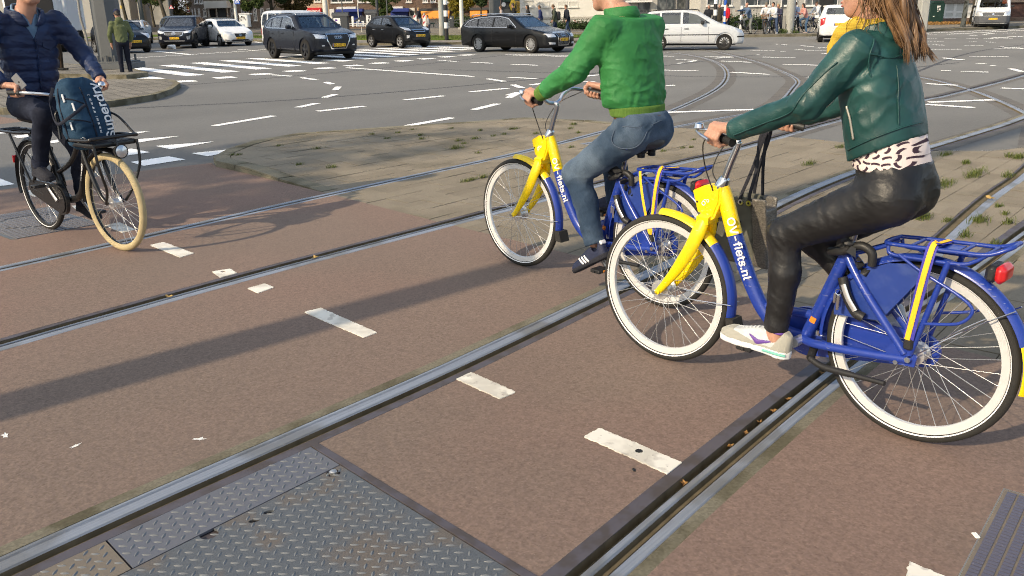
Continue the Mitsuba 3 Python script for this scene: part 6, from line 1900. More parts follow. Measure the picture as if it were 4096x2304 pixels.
    for heel, toe, s_ in (((0.265, -0.135, 0.487), (0.555, -0.15, 0.468), -1), ((0.26, 0.135, 0.175), (0.54, 0.15, 0.118), 1)):
        shoe(t, W, heel, toe, s_, 'm_suede', 'm_suede', h=0.008, laces='m_navyshoe', up=(0.1, 0, 1))
        h_ = np.array(heel)
        a = np.array(Rr['ank'] if s_ < 0 else L['ank'])
        part(t, 'boot_shaft', xf(tube([h_ + [0.065, 0, 0.06], h_ + [0.072, 0, 0.10], a + [0, 0, 0.02]], [0.045, 0.043, 0.044], 16), W), 'm_suede', 50)
    # phone in the right hand
    ph = thing('phone', 'grey phone held against the right grip of the black bicycle', 'phone')
    M = frame(0.655, -0.283, -60, 1.185) @ np.array([[1, 0, 0, 0], [0, 0.8, -0.6, 0], [0, 0.6, 0.8, 0], [0, 0, 0, 1.0]])
    mat('m_phone', (0.25, 0.25, 0.26), 0.3, metal=0.4)
    put(ph + '__body', xf(cbox(-0.004, 0.004, -0.03, 0.03, -0.05, 0.055, 0.003), W @ M), 'm_phone')
    part(ph, 'emblem', xf(lathe([(0, 0.0048), (0.006, 0.0047), (0.0065, 0.004)], 'x', 14), W @ M), 'm_plastic')

    # rucksack in the front carrier
    bp = thing('backpack', 'navy blue backpack with white lettering standing in the front carrier', 'backpack')
    Mb = frame(0.965, 0.01, 22, 0.735) @ np.array([[0.985, 0, -0.17, 0], [0, 1, 0, 0], [0.17, 0, 0.985, 0], [0, 0, 0, 1.0]]) @ np.diag([1.08, 1.08, 1.08, 1])
    mat('m_pack', leather((0.016, 0.045, 0.085), (0.030, 0.072, 0.125), 8), 0.8, spec=0.2, bump=WV, bump_scale=0.0006)
    mat('m_packdark', (0.010, 0.014, 0.028), 0.85)

    def pk(P):
        z = np.clip(P[:, 2] / 0.43, 0, 1)
        hw = 0.165 - 0.02 * z ** 2
        hd = 0.105 - 0.03 * z ** 2
        e = (np.abs(P[:, 1] / hw) ** 4 + np.abs(P[:, 0] / hd) ** 3.2 + np.abs((P[:, 2] - 0.215) / 0.228) ** 4) ** (1 / 3.6)
        d = (e - 1) * 0.1
        return near(d, P, lambda p: folds(p, 0.007, 0.08, 61, (0, 1, 0.5), 1.8), 0.04)
    part(bp, 'body', xf(taubin(snet(pk, (-0.16, -0.2, -0.04), (0.16, 0.2, 0.48), 0.009), 4), W @ Mb), 'm_pack', True)

    def onp(pts, off=0.002):
        return onsurf(pts, off, lambda P: ((np.abs(P[:, 1] / (0.165 - 0.02 * np.clip(P[:, 2] / 0.43, 0, 1) ** 2)) ** 4 + np.abs(P[:, 0] / (0.105 - 0.03 * np.clip(P[:, 2] / 0.43, 0, 1) ** 2)) ** 3.2 + np.abs((P[:, 2] - 0.215) / 0.228) ** 4) ** (1 / 3.6) - 1) * 0.1)

    def on_face(text, h, y0, z0, z1, off, bold=True):
        """Lettering that runs up the front face, wrapped on its curve."""
        m = lettering(text, h, 0.0, bold) if False else meshkit.text_mesh(text, h, 0.001, bold)
        m = m.subdivide_to_size(0.02) if hasattr(m, 'subdivide_to_size') else m
        v = m.vertices
        s = (z1 - z0) / m.bounds[1][0]
        q = np.column_stack([np.full(len(v), 0.13), y0 - v[:, 1] * s * 1.3, z0 + v[:, 0] * s])
        return TM(onp(q, 0.0) + np.column_stack([off + v[:, 2], 0 * v[:, 0], 0 * v[:, 0]]), m.faces)
    part(bp, 'lettering', xf(on_face('Superdry.', 0.07, 0.104, 0.02, 0.43, 0.005), W @ Mb), 'm_white', label='large white Superdry. lettering running upwards')
    # the row of small characters beside it, as strokes
    r = np.random.default_rng(11)
    strokes = []
    for i in range(10):
        z0 = 0.075 + 0.026 * i
        if i == 4:
            segs = [((0, .2), (.5, 0)), ((.5, 0), (1, .2))]
        elif i == 9:
            segs = [((0, .8), (.5, 1)), ((.5, 1), (1, .8))]
        else:
            segs = [((0.1, a), (0.9, a)) for a in r.choice([0.1, 0.35, 0.6, 0.85], 3, False)] + [((a, 0.05), (a, 0.95)) for a in r.choice([0.2, 0.5, 0.8], 2, False)]
        for a, b in segs:
            pa, pb = [onp([(0.13, -0.012 - 0.020 * q[0], z0 + 0.019 * q[1])], 0.004)[0] for q in (a, b)]
            strokes.append(tube([pa, pb], 0.0014, 4))
    part(bp, 'small_lettering', xf(cat_(strokes), W @ Mb), 'm_white', label='row of small white characters')
    for pts in ([(0.1, -0.06, 0.06), (0.12, -0.065, 0.2), (0.1, -0.06, 0.38)], [(0.0, -0.2, 0.33), (0.06, -0.15, 0.31), (0.11, -0.08, 0.27)], [(0.0, -0.2, 0.20), (0.06, -0.15, 0.18), (0.11, -0.08, 0.15)], [(-0.03, -0.2, 0.05), (-0.03, -0.2, 0.22), (-0.02, -0.18, 0.4)]):
        part(bp, 'zip', xf(tube(onp(spline(pts, 8), 0.001), 0.0045, 6), W @ Mb), 'm_packdark', True)
    for q in ((0.02, -0.2, 0.355), (0.07, -0.15, 0.285), (0.03, -0.2, 0.175)):
        a = onp([q], 0.006)[0]
        part(bp, 'zip_tag', xf(tube([a, a + [0.004, -0.003, -0.05]], 0.0065, 5), W @ Mb), 'm_white', label='white lettered zip tag')
    q = onp([(0.06, -0.14, 0.06)], 0.004)[0]
    part(bp, 'emblem', xf(cat_([tube([q + 0.009 * np.array([0.55 * math.cos(a), 0.83 * math.cos(a), math.sin(a)]), q + 0.014 * np.array([0.55 * math.cos(a), 0.83 * math.cos(a), math.sin(a)])], 0.0022, 5) for a in np.arange(0, 6.2, 0.785)]), W @ Mb), 'm_white', label='ring of small white petals')
    part(bp, 'strap', xf(tube(spline([(-0.09, -0.10, 0.40), (-0.12, -0.13, 0.3), (-0.06, -0.19, 0.18), (0.05, -0.19, 0.20), (0.12, -0.10, 0.26)], 6), 0.011, 6, flat=(0.35, 1), upv=(0, 0, 1)), W @ Mb), 'm_packdark', 50)
    return t


blueman()
# ================================================================ vehicles
def carpaint(name, c, rough=0.22, metal=0.0):
    return mat(name, c, rough, metal=metal, spec=0.25, clearcoat=0.6, clearcoat_gloss=0.97)


carpaint('m_carblack', (0.006, 0.0065, 0.008))
carpaint('m_cardark', (0.009, 0.011, 0.019))
carpaint('m_carblue', (0.035, 0.055, 0.085))
carpaint('m_carwhite', (0.74, 0.75, 0.75), 0.3, 0.0)
carpaint('m_carsilver', (0.60, 0.62, 0.64), 0.3, 0.15)
carpaint('m_cargrey', (0.20, 0.215, 0.23), 0.3, 0.4)
scene['m_carglass'] = {'type': 'thindielectric', 'specular_transmittance': rgb((0.42, 0.46, 0.46)), 'int_ior': 1.75}
scene['m_cartint'] = {'type': 'thindielectric', 'specular_transmittance': rgb((0.10, 0.11, 0.12)), 'int_ior': 1.75}
mat('m_interior', (0.02, 0.02, 0.021), 0.8)
mat('m_tyre', (0.022, 0.021, 0.020), 0.85, spec=0.2)
mat('m_alloy', (0.46, 0.46, 0.46), 0.35, metal=0.7)
mat('m_darkalloy', (0.03, 0.03, 0.032), 0.4, metal=0.5)
mat('m_steelwheel', (0.045, 0.043, 0.042), 0.6, metal=0.3)
mat('m_trim', (0.018, 0.018, 0.019), 0.6)
mat('m_greytrim', (0.085, 0.09, 0.10), 0.7)
mat('m_headlight', (0.72, 0.74, 0.77), 0.12, metal=0.5, clearcoat=1.0)
mat('m_numplate', (0.85, 0.50, 0.02), 0.5)
mat('m_platecol', (0.02, 0.06, 0.35), 0.5)
mat('m_drl', (0.95, 0.95, 0.97), 0.2)
mat('m_taillight', (0.45, 0.015, 0.02), 0.2, clearcoat=1.0)
mat('m_hivis', (0.75, 0.16, 0.05), 0.7)


def outline_poly(o, inset=0.0):
    g = Polygon(o).buffer(0)
    return g.buffer(-inset) if inset else g


def car(lab, W, o, win, L, wd, H, wb, fo, R, paint, cat='car', rim='m_alloy', spokes=5, plate=None, glass='m_carglass', belt=0.95, group=None, feats=None, ws=None, rw=None, pil=(), nose=0.16, tail=0.12, roofw=0.74, rails=None, rear_plate=False, detail=True, tumble=None):
    """A car; local x forward from the rear axle, o = outline (distance behind the nose, height), win = side window outline in the same terms."""
    t = thing('car' if cat == 'car' else 'van', lab, cat, group)
    X = lambda d: wb + fo - d
    F = feats or {}
    hw = wd / 2
    side = [(X(d), z) for d, z in o]
    plan = Polygon([(X(0), 0), (X(0) - 0.012, hw * 0.45), (X(nose * 0.35), hw * 0.75), (X(nose * 1.6), hw * 0.94), (X(0.9), hw), (X(L - 0.9), hw), (X(L - tail), hw * 0.93), (X(L), hw * 0.74), (X(L), -hw * 0.74), (X(L - tail), -hw * 0.93), (X(L - 0.9), -hw), (X(0.9), -hw), (X(nose * 1.6), -hw * 0.94), (X(nose * 0.35), -hw * 0.75), (X(0) - 0.012, -hw * 0.45)])
    tb = tumble or [(0.2, 0.93), (0.42, 0.99), (0.68, 1.0), (belt - 0.10, 0.985), (belt, 0.955), (H - 0.10, roofw + 0.04), (H - 0.01, roofw - 0.08), (H + 0.02, roofw - 0.3)]
    sec = [(hw * f, z) for z, f in tb]
    secp = Polygon(sec + [(-y, z) for y, z in sec[::-1]])

    def solid(inset=0.0):
        a = man_(sprism(outline_poly(side, inset), -hw - 0.1, hw + 0.1))
        b = man_(prism(plan.buffer(-inset), -0.1, H + 0.3))
        s = prism(secp.buffer(-inset), 0, 1)
        v = s.vertices
        c = man_(TM(np.column_stack([X(L) - 0.2 + (L + 0.4) * v[:, 2], v[:, 0], v[:, 1]]), s.faces))
        return a ^ b ^ c
    body = solid().refine_to_length(0.085)
    m = taubin(tri_(body), 0)
    trimesh.smoothing.filter_laplacian(m, lamb=0.5, iterations=4)
    body = man_(m)
    cav = solid(0.055) ^ man_(box(X(L) - 1, X(0) + 1, -2, 2, belt - 0.06, H + 1))
    cav = cav ^ man_(sprism(Polygon([(X(d), z) for d, z in (ws[1], ws[0], (ws[0][0], belt - 0.2), (rw[0][0], belt - 0.2), rw[0], rw[1], ((rw[1][0] + ws[1][0]) / 2, H))]).buffer(0.02), -2, 2))
    # wheel arches
    open_ = body
    for ax in (0, wb):
        for s in (-1, 1):
            c = m3.Manifold.cylinder(0.42, R + 0.055, R + 0.055, 32).rotate((90, 0, 0)).translate((ax, s * (hw + 0.16) + 0.21, R * 1.02))
            open_ = open_ - c
    prisms, panes = [], []
    wp = Polygon([(X(d), z) for d, z in win]).buffer(-0.02).buffer(0.02)
    if pil:
        for d, tilt, w in pil:
            wp = wp.difference(Polygon([(X(d - w), belt - 0.3), (X(d + w), belt - 0.3), (X(d + w + tilt), H + 0.2), (X(d - w + tilt), H + 0.2)]))
    for g in getattr(wp, 'geoms', [wp]):
        if g.area < 0.01:
            continue
        for s in (-1, 1):
            pr = man_(sprism(g, 0.25 if s > 0 else -2, 2 if s > 0 else -0.25))
            prisms.append(pr)
            panes.append(('side_window', pr, np.array([0, s, 0.0])))
    for nm, (b0, t0), sgn in (('windscreen', ws, 1), ('rear_window', rw, -1)):
        w0, w1 = (0.80, 0.83) if nm == 'windscreen' else (0.72, 0.86)
        yb, yt = hw * w0, hw * roofw * w1
        zb, zt = b0[1] + 0.03, t0[1] - 0.05
        g = Polygon([(-yb, zb), (yb, zb), (yt, zt), (-yt, zt)]).buffer(-0.05).buffer(0.05)
        s = prism(g, 0, 1)
        v = s.vertices
        xm = (X(t0[0]) - 0.35) if sgn > 0 else (X(t0[0]) + 0.35)
        xe = X(0) + 1 if sgn > 0 else X(L) - 1
        x0, x1 = min(xm, xe), max(xm, xe)
        q = TM(np.column_stack([x0 + (x1 - x0) * v[:, 2], v[:, 0], v[:, 1]]), s.faces)
        pr = man_(q)
        prisms.append(pr)
        panes.append((nm, pr, np.array([sgn, 0, 0.0])))
    shell = open_ - cav
    for p in prisms:
        shell = shell - p
    shell_t = tri_(shell)
    part(t, 'body', xf(shell_t, W), paint, 35)
    for nm, p, n in panes:
        q = tri_(body ^ p)
        k = q.face_normals @ n > 0.12
        q = TM(q.vertices, q.faces[k])
        v = q.vertices.copy()
        v -= n * 0.012
        q = merged(TM(v, q.faces))
        if len(q.faces):
            part(t, nm, xf(q, W), glass if nm != 'windscreen' else 'm_carglass', 50)
    # interior
    x0, x1 = X(rw[0][0]) + 0.25, X(ws[0][0]) - 0.1
    seats = [cbox(x0, x1, -hw * 0.8, hw * 0.8, belt - 0.35, belt - 0.052, 0.02)]
    for sx in (X(ws[1][0]) - 0.55, X(ws[1][0]) - 1.45):
        for s in (-1, 1):
            if x0 < sx:
                seats.append(cbox(sx - 0.1, sx + 0.02, s * hw * 0.4 - 0.24, s * hw * 0.4 + 0.24, belt - 0.1, belt + 0.17, 0.04))
                seats.append(cbox(sx - 0.09, sx, s * hw * 0.4 - 0.13, s * hw * 0.4 + 0.13, belt + 0.2, belt + 0.36, 0.03))
    part(t, 'interior', xf(cat_(seats), W), 'm_interior', kind=None)
    und = cbox(X(L) + 0.35, X(0) - 0.3, -hw + 0.2, hw - 0.2, 0.19, 0.4, 0.05)
    part(t, 'underside', xf(und, W), 'm_trim')
    # wheels
    for ax in (wb, 0):
        for s in (1, -1):
            yc = s * (hw - 0.12)
            q = part(t, 'wheel', xf(lathe([(R * 0.66, -0.10), (R * 0.93, -0.105), (R, -0.08), (R, 0.08), (R * 0.93, 0.105), (R * 0.66, 0.10), (R * 0.64, 0.0), (R * 0.66, -0.10)], 'y', 28, (ax, yc, R)), W), 'm_tyre', 40)
            ms = [lathe([(R * 0.62, s * 0.095), (R * 0.68, s * 0.102), (R * 0.69, s * 0.06)], 'y', 28, (ax, yc, R)), lathe([(0, s * 0.10), (R * 0.16, s * 0.095), (R * 0.18, s * 0.05)], 'y', 16, (ax, yc, R))]
            for i in range(spokes):
                a = 2 * math.pi * i / spokes + 0.3
                e = np.array([math.cos(a), 0, math.sin(a)])
                n_ = np.array([-e[2], 0, e[0]])
                c0 = np.array([ax, yc + s * 0.085, R])
                w0 = R * (0.10 if spokes <= 6 else 0.05)
                ms.append(hull([c0 + e * R * 0.1 + n_ * w0, c0 + e * R * 0.1 - n_ * w0, c0 + e * R * 0.65 + n_ * w0 * 1.3, c0 + e * R * 0.65 - n_ * w0 * 1.3] + [c0 - [0, s * 0.03, 0] + e * R * r_ + n_ * w0 * 0.8 * b_ for r_ in (0.1, 0.64) for b_ in (-1, 1)]))
            part(q, 'rim', xf(cat_(ms), W), rim, 40)
            part(q, 'disc', xf(lathe([(0, s * 0.03), (R * 0.65, s * 0.03)], 'y', 20, (ax, yc, R)), W), 'm_steelwheel')
            arch = lathe([(R + 0.056, s * 0.11), (R + 0.056, -s * 0.16), (R * 0.4, -s * 0.16)], 'y', 24, (ax, yc, R * 1.02), -0.25, math.pi + 0.25)
            part(t, 'wheel_arch', xf(arch, W), 'm_trim')

    def stick(g, sgn, off, m, nm, parent=None, from_y=False, lab2=None):
        """A shape (y, z) lying on the front (sgn 1) or rear (-1) of the body."""
        s = prism(g, 0, 1)
        v = s.vertices
        xa, xb = (X(0.9), X(0) + 1) if sgn > 0 else (X(L) - 1, X(L - 0.9))
        q = body ^ man_(TM(np.column_stack([xa + (xb - xa) * v[:, 2], v[:, 0], v[:, 1]]), s.faces))
        q = tri_(q)
        k = q.face_normals @ np.array([sgn, 0, 0.0]) > 0.1
        if not k.any():
            return None
        q = merged(TM(q.vertices + np.array([sgn * off, 0, 0]), q.faces[k]))
        return part(parent or t, nm, xf(q, W), m, 40, label=lab2)
    sy = lambda pts: Polygon([(-y, z) for y, z in pts][::-1])
    if 'light' in F:
        for s in (1, -1):
            stick(Polygon(F['light']) if s > 0 else sy(F['light']), 1, 0.006, 'm_headlight', 'headlight')
    if 'drl' in F:
        for s in (1, -1):
            stick(Polygon(F['drl']) if s > 0 else sy(F['drl']), 1, 0.009, 'm_drl', 'headlight_strip')
    if 'fog' in F:
        for s in (1, -1):
            stick(Polygon(F['fog']) if s > 0 else sy(F['fog']), 1, 0.006, F.get('fogm', 'm_headlight'), 'fog_light')
    gk = None
    if 'grille' in F:
        g = Polygon(F['grille'])
        gk = stick(g, 1, 0.006, F.get('grillem', 'm_trim'), 'grille')
        if F.get('frame'):
            stick(g.buffer(0.03).difference(g.buffer(-0.005)), 1, 0.014, 'm_chrome', 'grille_frame')
        for z in F.get('bars', ()):
            stick(sbox(*g.intersection(sbox(-2, z - 0.008, 2, z + 0.008)).bounds), 1, 0.012, 'm_alloy', 'grille_bar')
        for y in F.get('vbars', ()):
            b_ = g.intersection(sbox(y - 0.008, 0, y + 0.008, 3))
            if not b_.is_empty:
                stick(b_, 1, 0.012, 'm_alloy', 'grille_bar')
    for i, (c, r0, r1) in enumerate(F.get('rings', ())):
        stick(Point(*c).buffer(r0, 6).difference(Point(*c).buffer(r1, 6)), 1, 0.022 + 0.001 * i, 'm_chrome', 'emblem')
    if 'lower' in F:
        stick(Polygon(F['lower']), 1, 0.007, F.get('lowerm', 'm_trim'), 'lower_intake')
    if 'skid' in F:
        stick(Polygon(F['skid']), 1, 0.012, 'm_alloy', 'skid_plate')
    if 'bumper' in F:
        stick(Polygon(F['bumper']), 1, 0.010, F.get('bumperm', 'm_greytrim'), 'bumper')
    if 'tail' in F:
        for s in (1, -1):
            stick(Polygon(F['tail']) if s > 0 else sy(F['tail']), -1, 0.006, 'm_taillight', 'tail_light')
    for txt, z, sgn in plate or ():
        px_ = float(np.max((body ^ man_(box(X(L) - 1, X(0) + 1, -0.2, 0.2, z, z + 0.05))).to_mesh().vert_properties[:, 0])) if sgn > 0 else float(np.min((body ^ man_(box(X(L) - 1, X(0) + 1, -0.2, 0.2, z, z + 0.05))).to_mesh().vert_properties[:, 0]))
        k = part(t, 'number_plate', xf(cbox(px_ - 0.01, px_ + 0.018, -0.26, 0.26, z - 0.055, z + 0.055, 0.004) if sgn > 0 else cbox(px_ - 0.018, px_ + 0.01, -0.26, 0.26, z - 0.055, z + 0.055, 0.004), W), 'm_numplate')
        xs = px_ + sgn * 0.0185
        part(k, 'band', xf(cbox(min(xs, xs + sgn * 0.002), max(xs, xs + sgn * 0.002), *sorted((sgn * -0.26, sgn * -0.225)), z - 0.052, z + 0.052, 0.0005), W), 'm_platecol')
        m_ = lettering(txt, 0.072, 0.002)
        v = m_.vertices
        s_ = 0.44 / m_.bounds[1][0]
        q = TM(np.column_stack([xs + sgn * v[:, 2], sgn * (-0.215 + v[:, 0] * s_), z - 0.036 + v[:, 1]]), m_.faces)
        part(k, 'lettering', xf(q, W), 'm_black')
    # mirrors, handles, trim
    mx, mz = X(F.get('mirror', (win[0][0] + 0.28, belt + 0.06))[0]), F.get('mirror', (0, belt + 0.06))[1]
    for s in (1, -1):
        part(t, 'mirror', xf(taubin(tri_(man_(cbox(mx - 0.07, mx + 0.06, *sorted((s * (hw - 0.04), s * (hw + 0.17))), mz - 0.06, mz + 0.07, 0.03)).refine(3)), 3), W), F.get('mirrorm', paint), 50)
        ys = s * (hw - 0.006)
        for d in F.get('handles', ()):
            hz = belt - 0.17
            part(t, 'door_handle', xf(cbox(X(d) - 0.09, X(d) + 0.09, *sorted((ys - s * 0.02, ys + s * 0.022)), hz - 0.018, hz + 0.018, 0.008), W), F.get('handlem', paint), 40)
        for d in F.get('gaps', ()):
            part(t, 'door_gap', xf(cbox(X(d) - 0.005, X(d) + 0.005, *sorted((ys - s * 0.08, ys + s * 0.0075)), 0.33, belt - 0.1, 0.001), W), 'm_black')
        if 'strip' in F:
            z0, z1, m_ = F['strip']
            part(t, 'side_strip', xf(cbox(X(L - 0.85), X(0.95), *sorted((ys - s * 0.05, ys + s * 0.014)), z0, z1, 0.006), W).copy(), m_)
    if 'rails' in F:
        for s in (1, -1):
            d0, d1, z = F['rails']
            part(t, 'roof_rail', xf(tube(spline([(X(d0), s * hw * (roofw - 0.13), z - 0.045), (X(d0) - 0.15, s * hw * (roofw - 0.10), z + 0.02), (X((d0 + d1) / 2), s * hw * (roofw - 0.10), z + 0.035), (X(d1) + 0.12, s * hw * (roofw - 0.10), z - 0.0), (X(d1), s * hw * (roofw - 0.12), z - 0.06)], 6), 0.018, 8), W), F.get('railm', 'm_trim'), 50)
    if 'roof' in F:
        pr = man_(sprism(Polygon([(X(ws[1][0]) - 0.02, H - 0.16), (X(rw[1][0]) + 0.05, H - 0.16), (X(rw[1][0]) + 0.05, H + 0.3), (X(ws[1][0]) - 0.02, H + 0.3)]), -hw * (roofw - 0.12), hw * (roofw - 0.12)))
        q = tri_(body ^ pr)
        k = q.face_normals[:, 2] > 0.3
        part(t, 'roof_panel', xf(merged(TM(q.vertices + np.array([0, 0, 0.006]), q.faces[k])), W), F['roof'], 40, label='black roof')
    if F.get('beltm'):
        for s in (1, -1):
            wpb = Polygon([(X(d), z) for d, z in win])
            rim_ = wpb.buffer(0.022).difference(wpb.buffer(0.0))
            pr = man_(sprism(rim_, 0.25 if s > 0 else -2, 2 if s > 0 else -0.25))
            q = tri_(body ^ pr)
            k = q.face_normals @ np.array([0, s, 0]) > 0.12
            q = merged(TM(q.vertices + np.array([0, s * 0.006, 0]), q.faces[k]))
            part(t, 'window_trim', xf(q, W), F['beltm'], 50)
    return t


def by_wheels(rear, front, side, wd):
    """The pose of a car from where the two wheels of one side stand (side +1 = its left wheels)."""
    r, f = np.array(rear, float), np.array(front, float)
    h = nrm(f - r)
    l = np.array([-h[1], h[0]])
    c = r - l * side * (wd / 2 - 0.1)
    return frame(c[0], c[1], math.degrees(math.atan2(h[1], h[0])))


EST = dict(o=[(0.06, 0.20), (0.0, 0.42), (0.02, 0.62), (0.12, 0.72), (0.5, 0.83), (1.3, 0.96), (2.12, 1.39), (2.6, 1.455), (3.3, 1.455), (4.1, 1.39), (4.55, 1.29), (4.82, 1.02), (4.93, 0.82), (4.93, 0.50), (4.85, 0.24)],
           win=[(1.72, 0.97), (2.22, 1.30), (2.65, 1.365), (3.3, 1.365), (4.05, 1.31), (4.42, 1.20), (4.56, 1.04), (4.35, 1.00)], L=4.93, wd=1.86, H=1.46, wb=2.84, fo=0.95, R=0.335, belt=0.97, ws=((1.3, 0.96), (2.12, 1.39)), rw=((4.80, 1.04), (4.55, 1.29)), pil=((2.98, 0.02, 0.035), (3.78, 0.15, 0.03)))
SUV = dict(o=[(0.08, 0.30), (0.0, 0.52), (0.02, 0.78), (0.14, 0.92), (0.6, 1.01), (1.25, 1.10), (2.02, 1.57), (2.5, 1.65), (3.3, 1.64), (4.0, 1.55), (4.3, 1.44), (4.52, 1.12), (4.63, 0.95), (4.62, 0.6), (4.52, 0.34)],
           win=[(1.62, 1.12), (2.1, 1.46), (2.55, 1.54), (3.2, 1.535), (3.85, 1.46), (4.12, 1.30), (4.18, 1.18), (3.9, 1.14)], L=4.63, wd=1.90, H=1.65, wb=2.81, fo=0.88, R=0.37, belt=1.11, ws=((1.25, 1.10), (2.02, 1.57)), rw=((4.48, 1.16), (4.3, 1.44)), pil=((2.88, 0.02, 0.035), (3.65, 0.16, 0.035)))
HATCH = dict(o=[(0.06, 0.24), (0.0, 0.45), (0.04, 0.66), (0.2, 0.76), (0.6, 0.88), (1.1, 1.0), (1.85, 1.40), (2.3, 1.46), (3.0, 1.45), (3.7, 1.32), (4.05, 1.08), (4.22, 0.92), (4.3, 0.7), (4.22, 0.28)],
             win=[(1.5, 1.0), (1.95, 1.31), (2.35, 1.37), (2.95, 1.365), (3.5, 1.26), (3.72, 1.12), (3.6, 1.06)], L=4.3, wd=1.79, H=1.46, wb=2.64, fo=0.87, R=0.325, belt=1.0, ws=((1.1, 1.0), (1.85, 1.40)), rw=((4.0, 1.10), (3.7, 1.32)), pil=((2.6, 0.02, 0.03), (3.35, 0.14, 0.05)))
SMALL = dict(o=[(0.06, 0.24), (0.0, 0.45), (0.04, 0.68), (0.16, 0.80), (0.5, 0.93), (0.85, 1.02), (1.5, 1.41), (1.95, 1.48), (2.6, 1.47), (3.1, 1.38), (3.42, 1.08), (3.55, 0.9), (3.6, 0.6), (3.52, 0.28)],
             win=[(1.2, 1.0), (1.6, 1.31), (2.0, 1.39), (2.5, 1.385), (2.95, 1.29), (3.05, 1.18), (2.9, 1.10)], L=3.6, wd=1.6, H=1.48, wb=2.39, fo=0.65, R=0.295, belt=1.01, ws=((0.85, 1.02), (1.5, 1.41)), rw=((3.38, 1.12), (3.1, 1.38)), pil=((2.15, 0.02, 0.03), (2.85, 0.1, 0.03)), tail=0.1)
MPV = dict(o=[(0.06, 0.22), (0.0, 0.42), (0.03, 0.62), (0.14, 0.74), (0.5, 0.88), (1.0, 1.01), (1.75, 1.43), (2.2, 1.515), (3.0, 1.52), (3.65, 1.48), (3.9, 1.3), (4.0, 1.0), (4.05, 0.8), (4.05, 0.5), (3.98, 0.26)],
           win=[(1.28, 0.99), (1.85, 1.33), (2.25, 1.42), (3.0, 1.425), (3.55, 1.39), (3.75, 1.2), (3.78, 1.01)], L=4.05, wd=1.70, H=1.52, wb=2.50, fo=0.77, R=0.305, belt=0.98, ws=((1.0, 1.01), (1.75, 1.43)), rw=((3.93, 1.06), (3.65, 1.48)), pil=((2.42, 0.0, 0.045), (3.2, 0.04, 0.04)), tail=0.09)
A6F = dict(light=[(0.50, 0.72), (0.86, 0.74), (0.80, 0.60), (0.46, 0.60)], grille=[(-0.36, 0.76), (0.36, 0.76), (0.30, 0.30), (-0.30, 0.30)], frame=True, vbars=(-0.24, -0.16, -0.08, 0.0, 0.08, 0.16, 0.24), rings=[((-0.105, 0.67), 0.045, 0.03), ((-0.035, 0.67), 0.045, 0.03), ((0.035, 0.67), 0.045, 0.03), ((0.105, 0.67), 0.045, 0.03)], fog=[(0.5, 0.40), (0.78, 0.42), (0.76, 0.33), (0.5, 0.33)], handles=(2.72, 3.62), gaps=(1.72, 2.98, 3.95), rails=(2.1, 4.4, 1.45), railm='m_chrome', beltm='m_chrome', handlem='m_carblack', mirror=(1.95, 1.0))
car('black estate car with silver multi-spoke wheels and chrome window trim crossing in the middle', by_wheels((-1.17, 36.55), (1.01, 34.59), -1, 1.86), paint='m_carblack', spokes=14, rim='m_alloy', plate=[('68-GKP-6', 0.50, 1)], glass='m_cartint', feats=A6F, **EST)
Q5F = dict(light=[(0.48, 0.88), (0.86, 0.93), (0.82, 0.77), (0.5, 0.76)], drl=[(0.56, 0.84), (0.74, 0.86), (0.72, 0.79), (0.56, 0.79)], grille=[(-0.42, 0.90), (0.42, 0.90), (0.44, 0.72), (0.28, 0.42), (-0.28, 0.42), (-0.44, 0.72)], frame=True, rings=[((-0.105, 0.80), 0.047, 0.03), ((-0.035, 0.80), 0.047, 0.03), ((0.035, 0.80), 0.047, 0.03), ((0.105, 0.80), 0.047, 0.03)], fog=[(0.55, 0.54), (0.66, 0.55), (0.66, 0.47), (0.55, 0.47)], lower=[(-0.8, 0.50), (0.8, 0.50), (0.75, 0.40), (-0.75, 0.40)], handles=(2.62, 3.5), gaps=(1.68, 2.9, 3.8), rails=(2.05, 4.1, 1.63), railm='m_chrome', beltm='m_chrome', mirror=(1.9, 1.16))
car('dark blue-black SUV with large framed grille turning over the zebra crossing', by_wheels((-9.07, 34.29), (-7.31, 32.11), -1, 1.90), paint='m_cardark', rim='m_darkalloy', plate=[('90-HJT-5', 0.53, 1)], feats=Q5F, **SUV)
KF = dict(light=[(0.40, 0.90), (0.74, 0.97), (0.72, 0.82), (0.46, 0.78)], grille=[(-0.34, 0.82), (0.34, 0.82), (0.30, 0.75), (-0.30, 0.75)], frame=True, fog=[(0.60, 0.58), (0.70, 0.60), (0.70, 0.44), (0.62, 0.48)], lower=[(-0.5, 0.46), (0.5, 0.46), (0.45, 0.36), (-0.45, 0.36)], handles=(2.0, 2.75), gaps=(1.15, 2.17, 2.85), handlem='m_chrome', mirror=(1.45, 1.05))
car('small black city car waiting behind the zebra crossing', by_wheels((-6.68, 43.76), (-5.05, 42.0), -1, 1.6), paint='m_carblack', spokes=5, plate=[('80-ZXH-8', 0.56, 1)], feats=KF, **SMALL)
VF = dict(roof='m_carblack', light=[(0.42, 0.74), (0.84, 0.80), (0.80, 0.68), (0.52, 0.60)], grille=[(-0.34, 0.68), (0.34, 0.68), (0.26, 0.48), (-0.26, 0.48)], rings=[((0, 0.59), 0.06, 0.04)], lower=[(-0.42, 0.36), (0.42, 0.36), (0.62, 0.27), (-0.62, 0.27)], fog=[(0.60, 0.34), (0.82, 0.37), (0.8, 0.31), (0.6, 0.29)], fogm='m_chrome', handles=(2.45, 3.2), gaps=(1.45, 2.6, 3.5), mirror=(1.75, 1.06))
car('white hatchback with black roof waiting at the stop line', by_wheels((-17.52, 50.93), (-15.77, 48.84), -1, 1.79), paint='m_carwhite', spokes=5, plate=[('GR-819-N', 0.43, 1)], feats=VF, **HATCH)
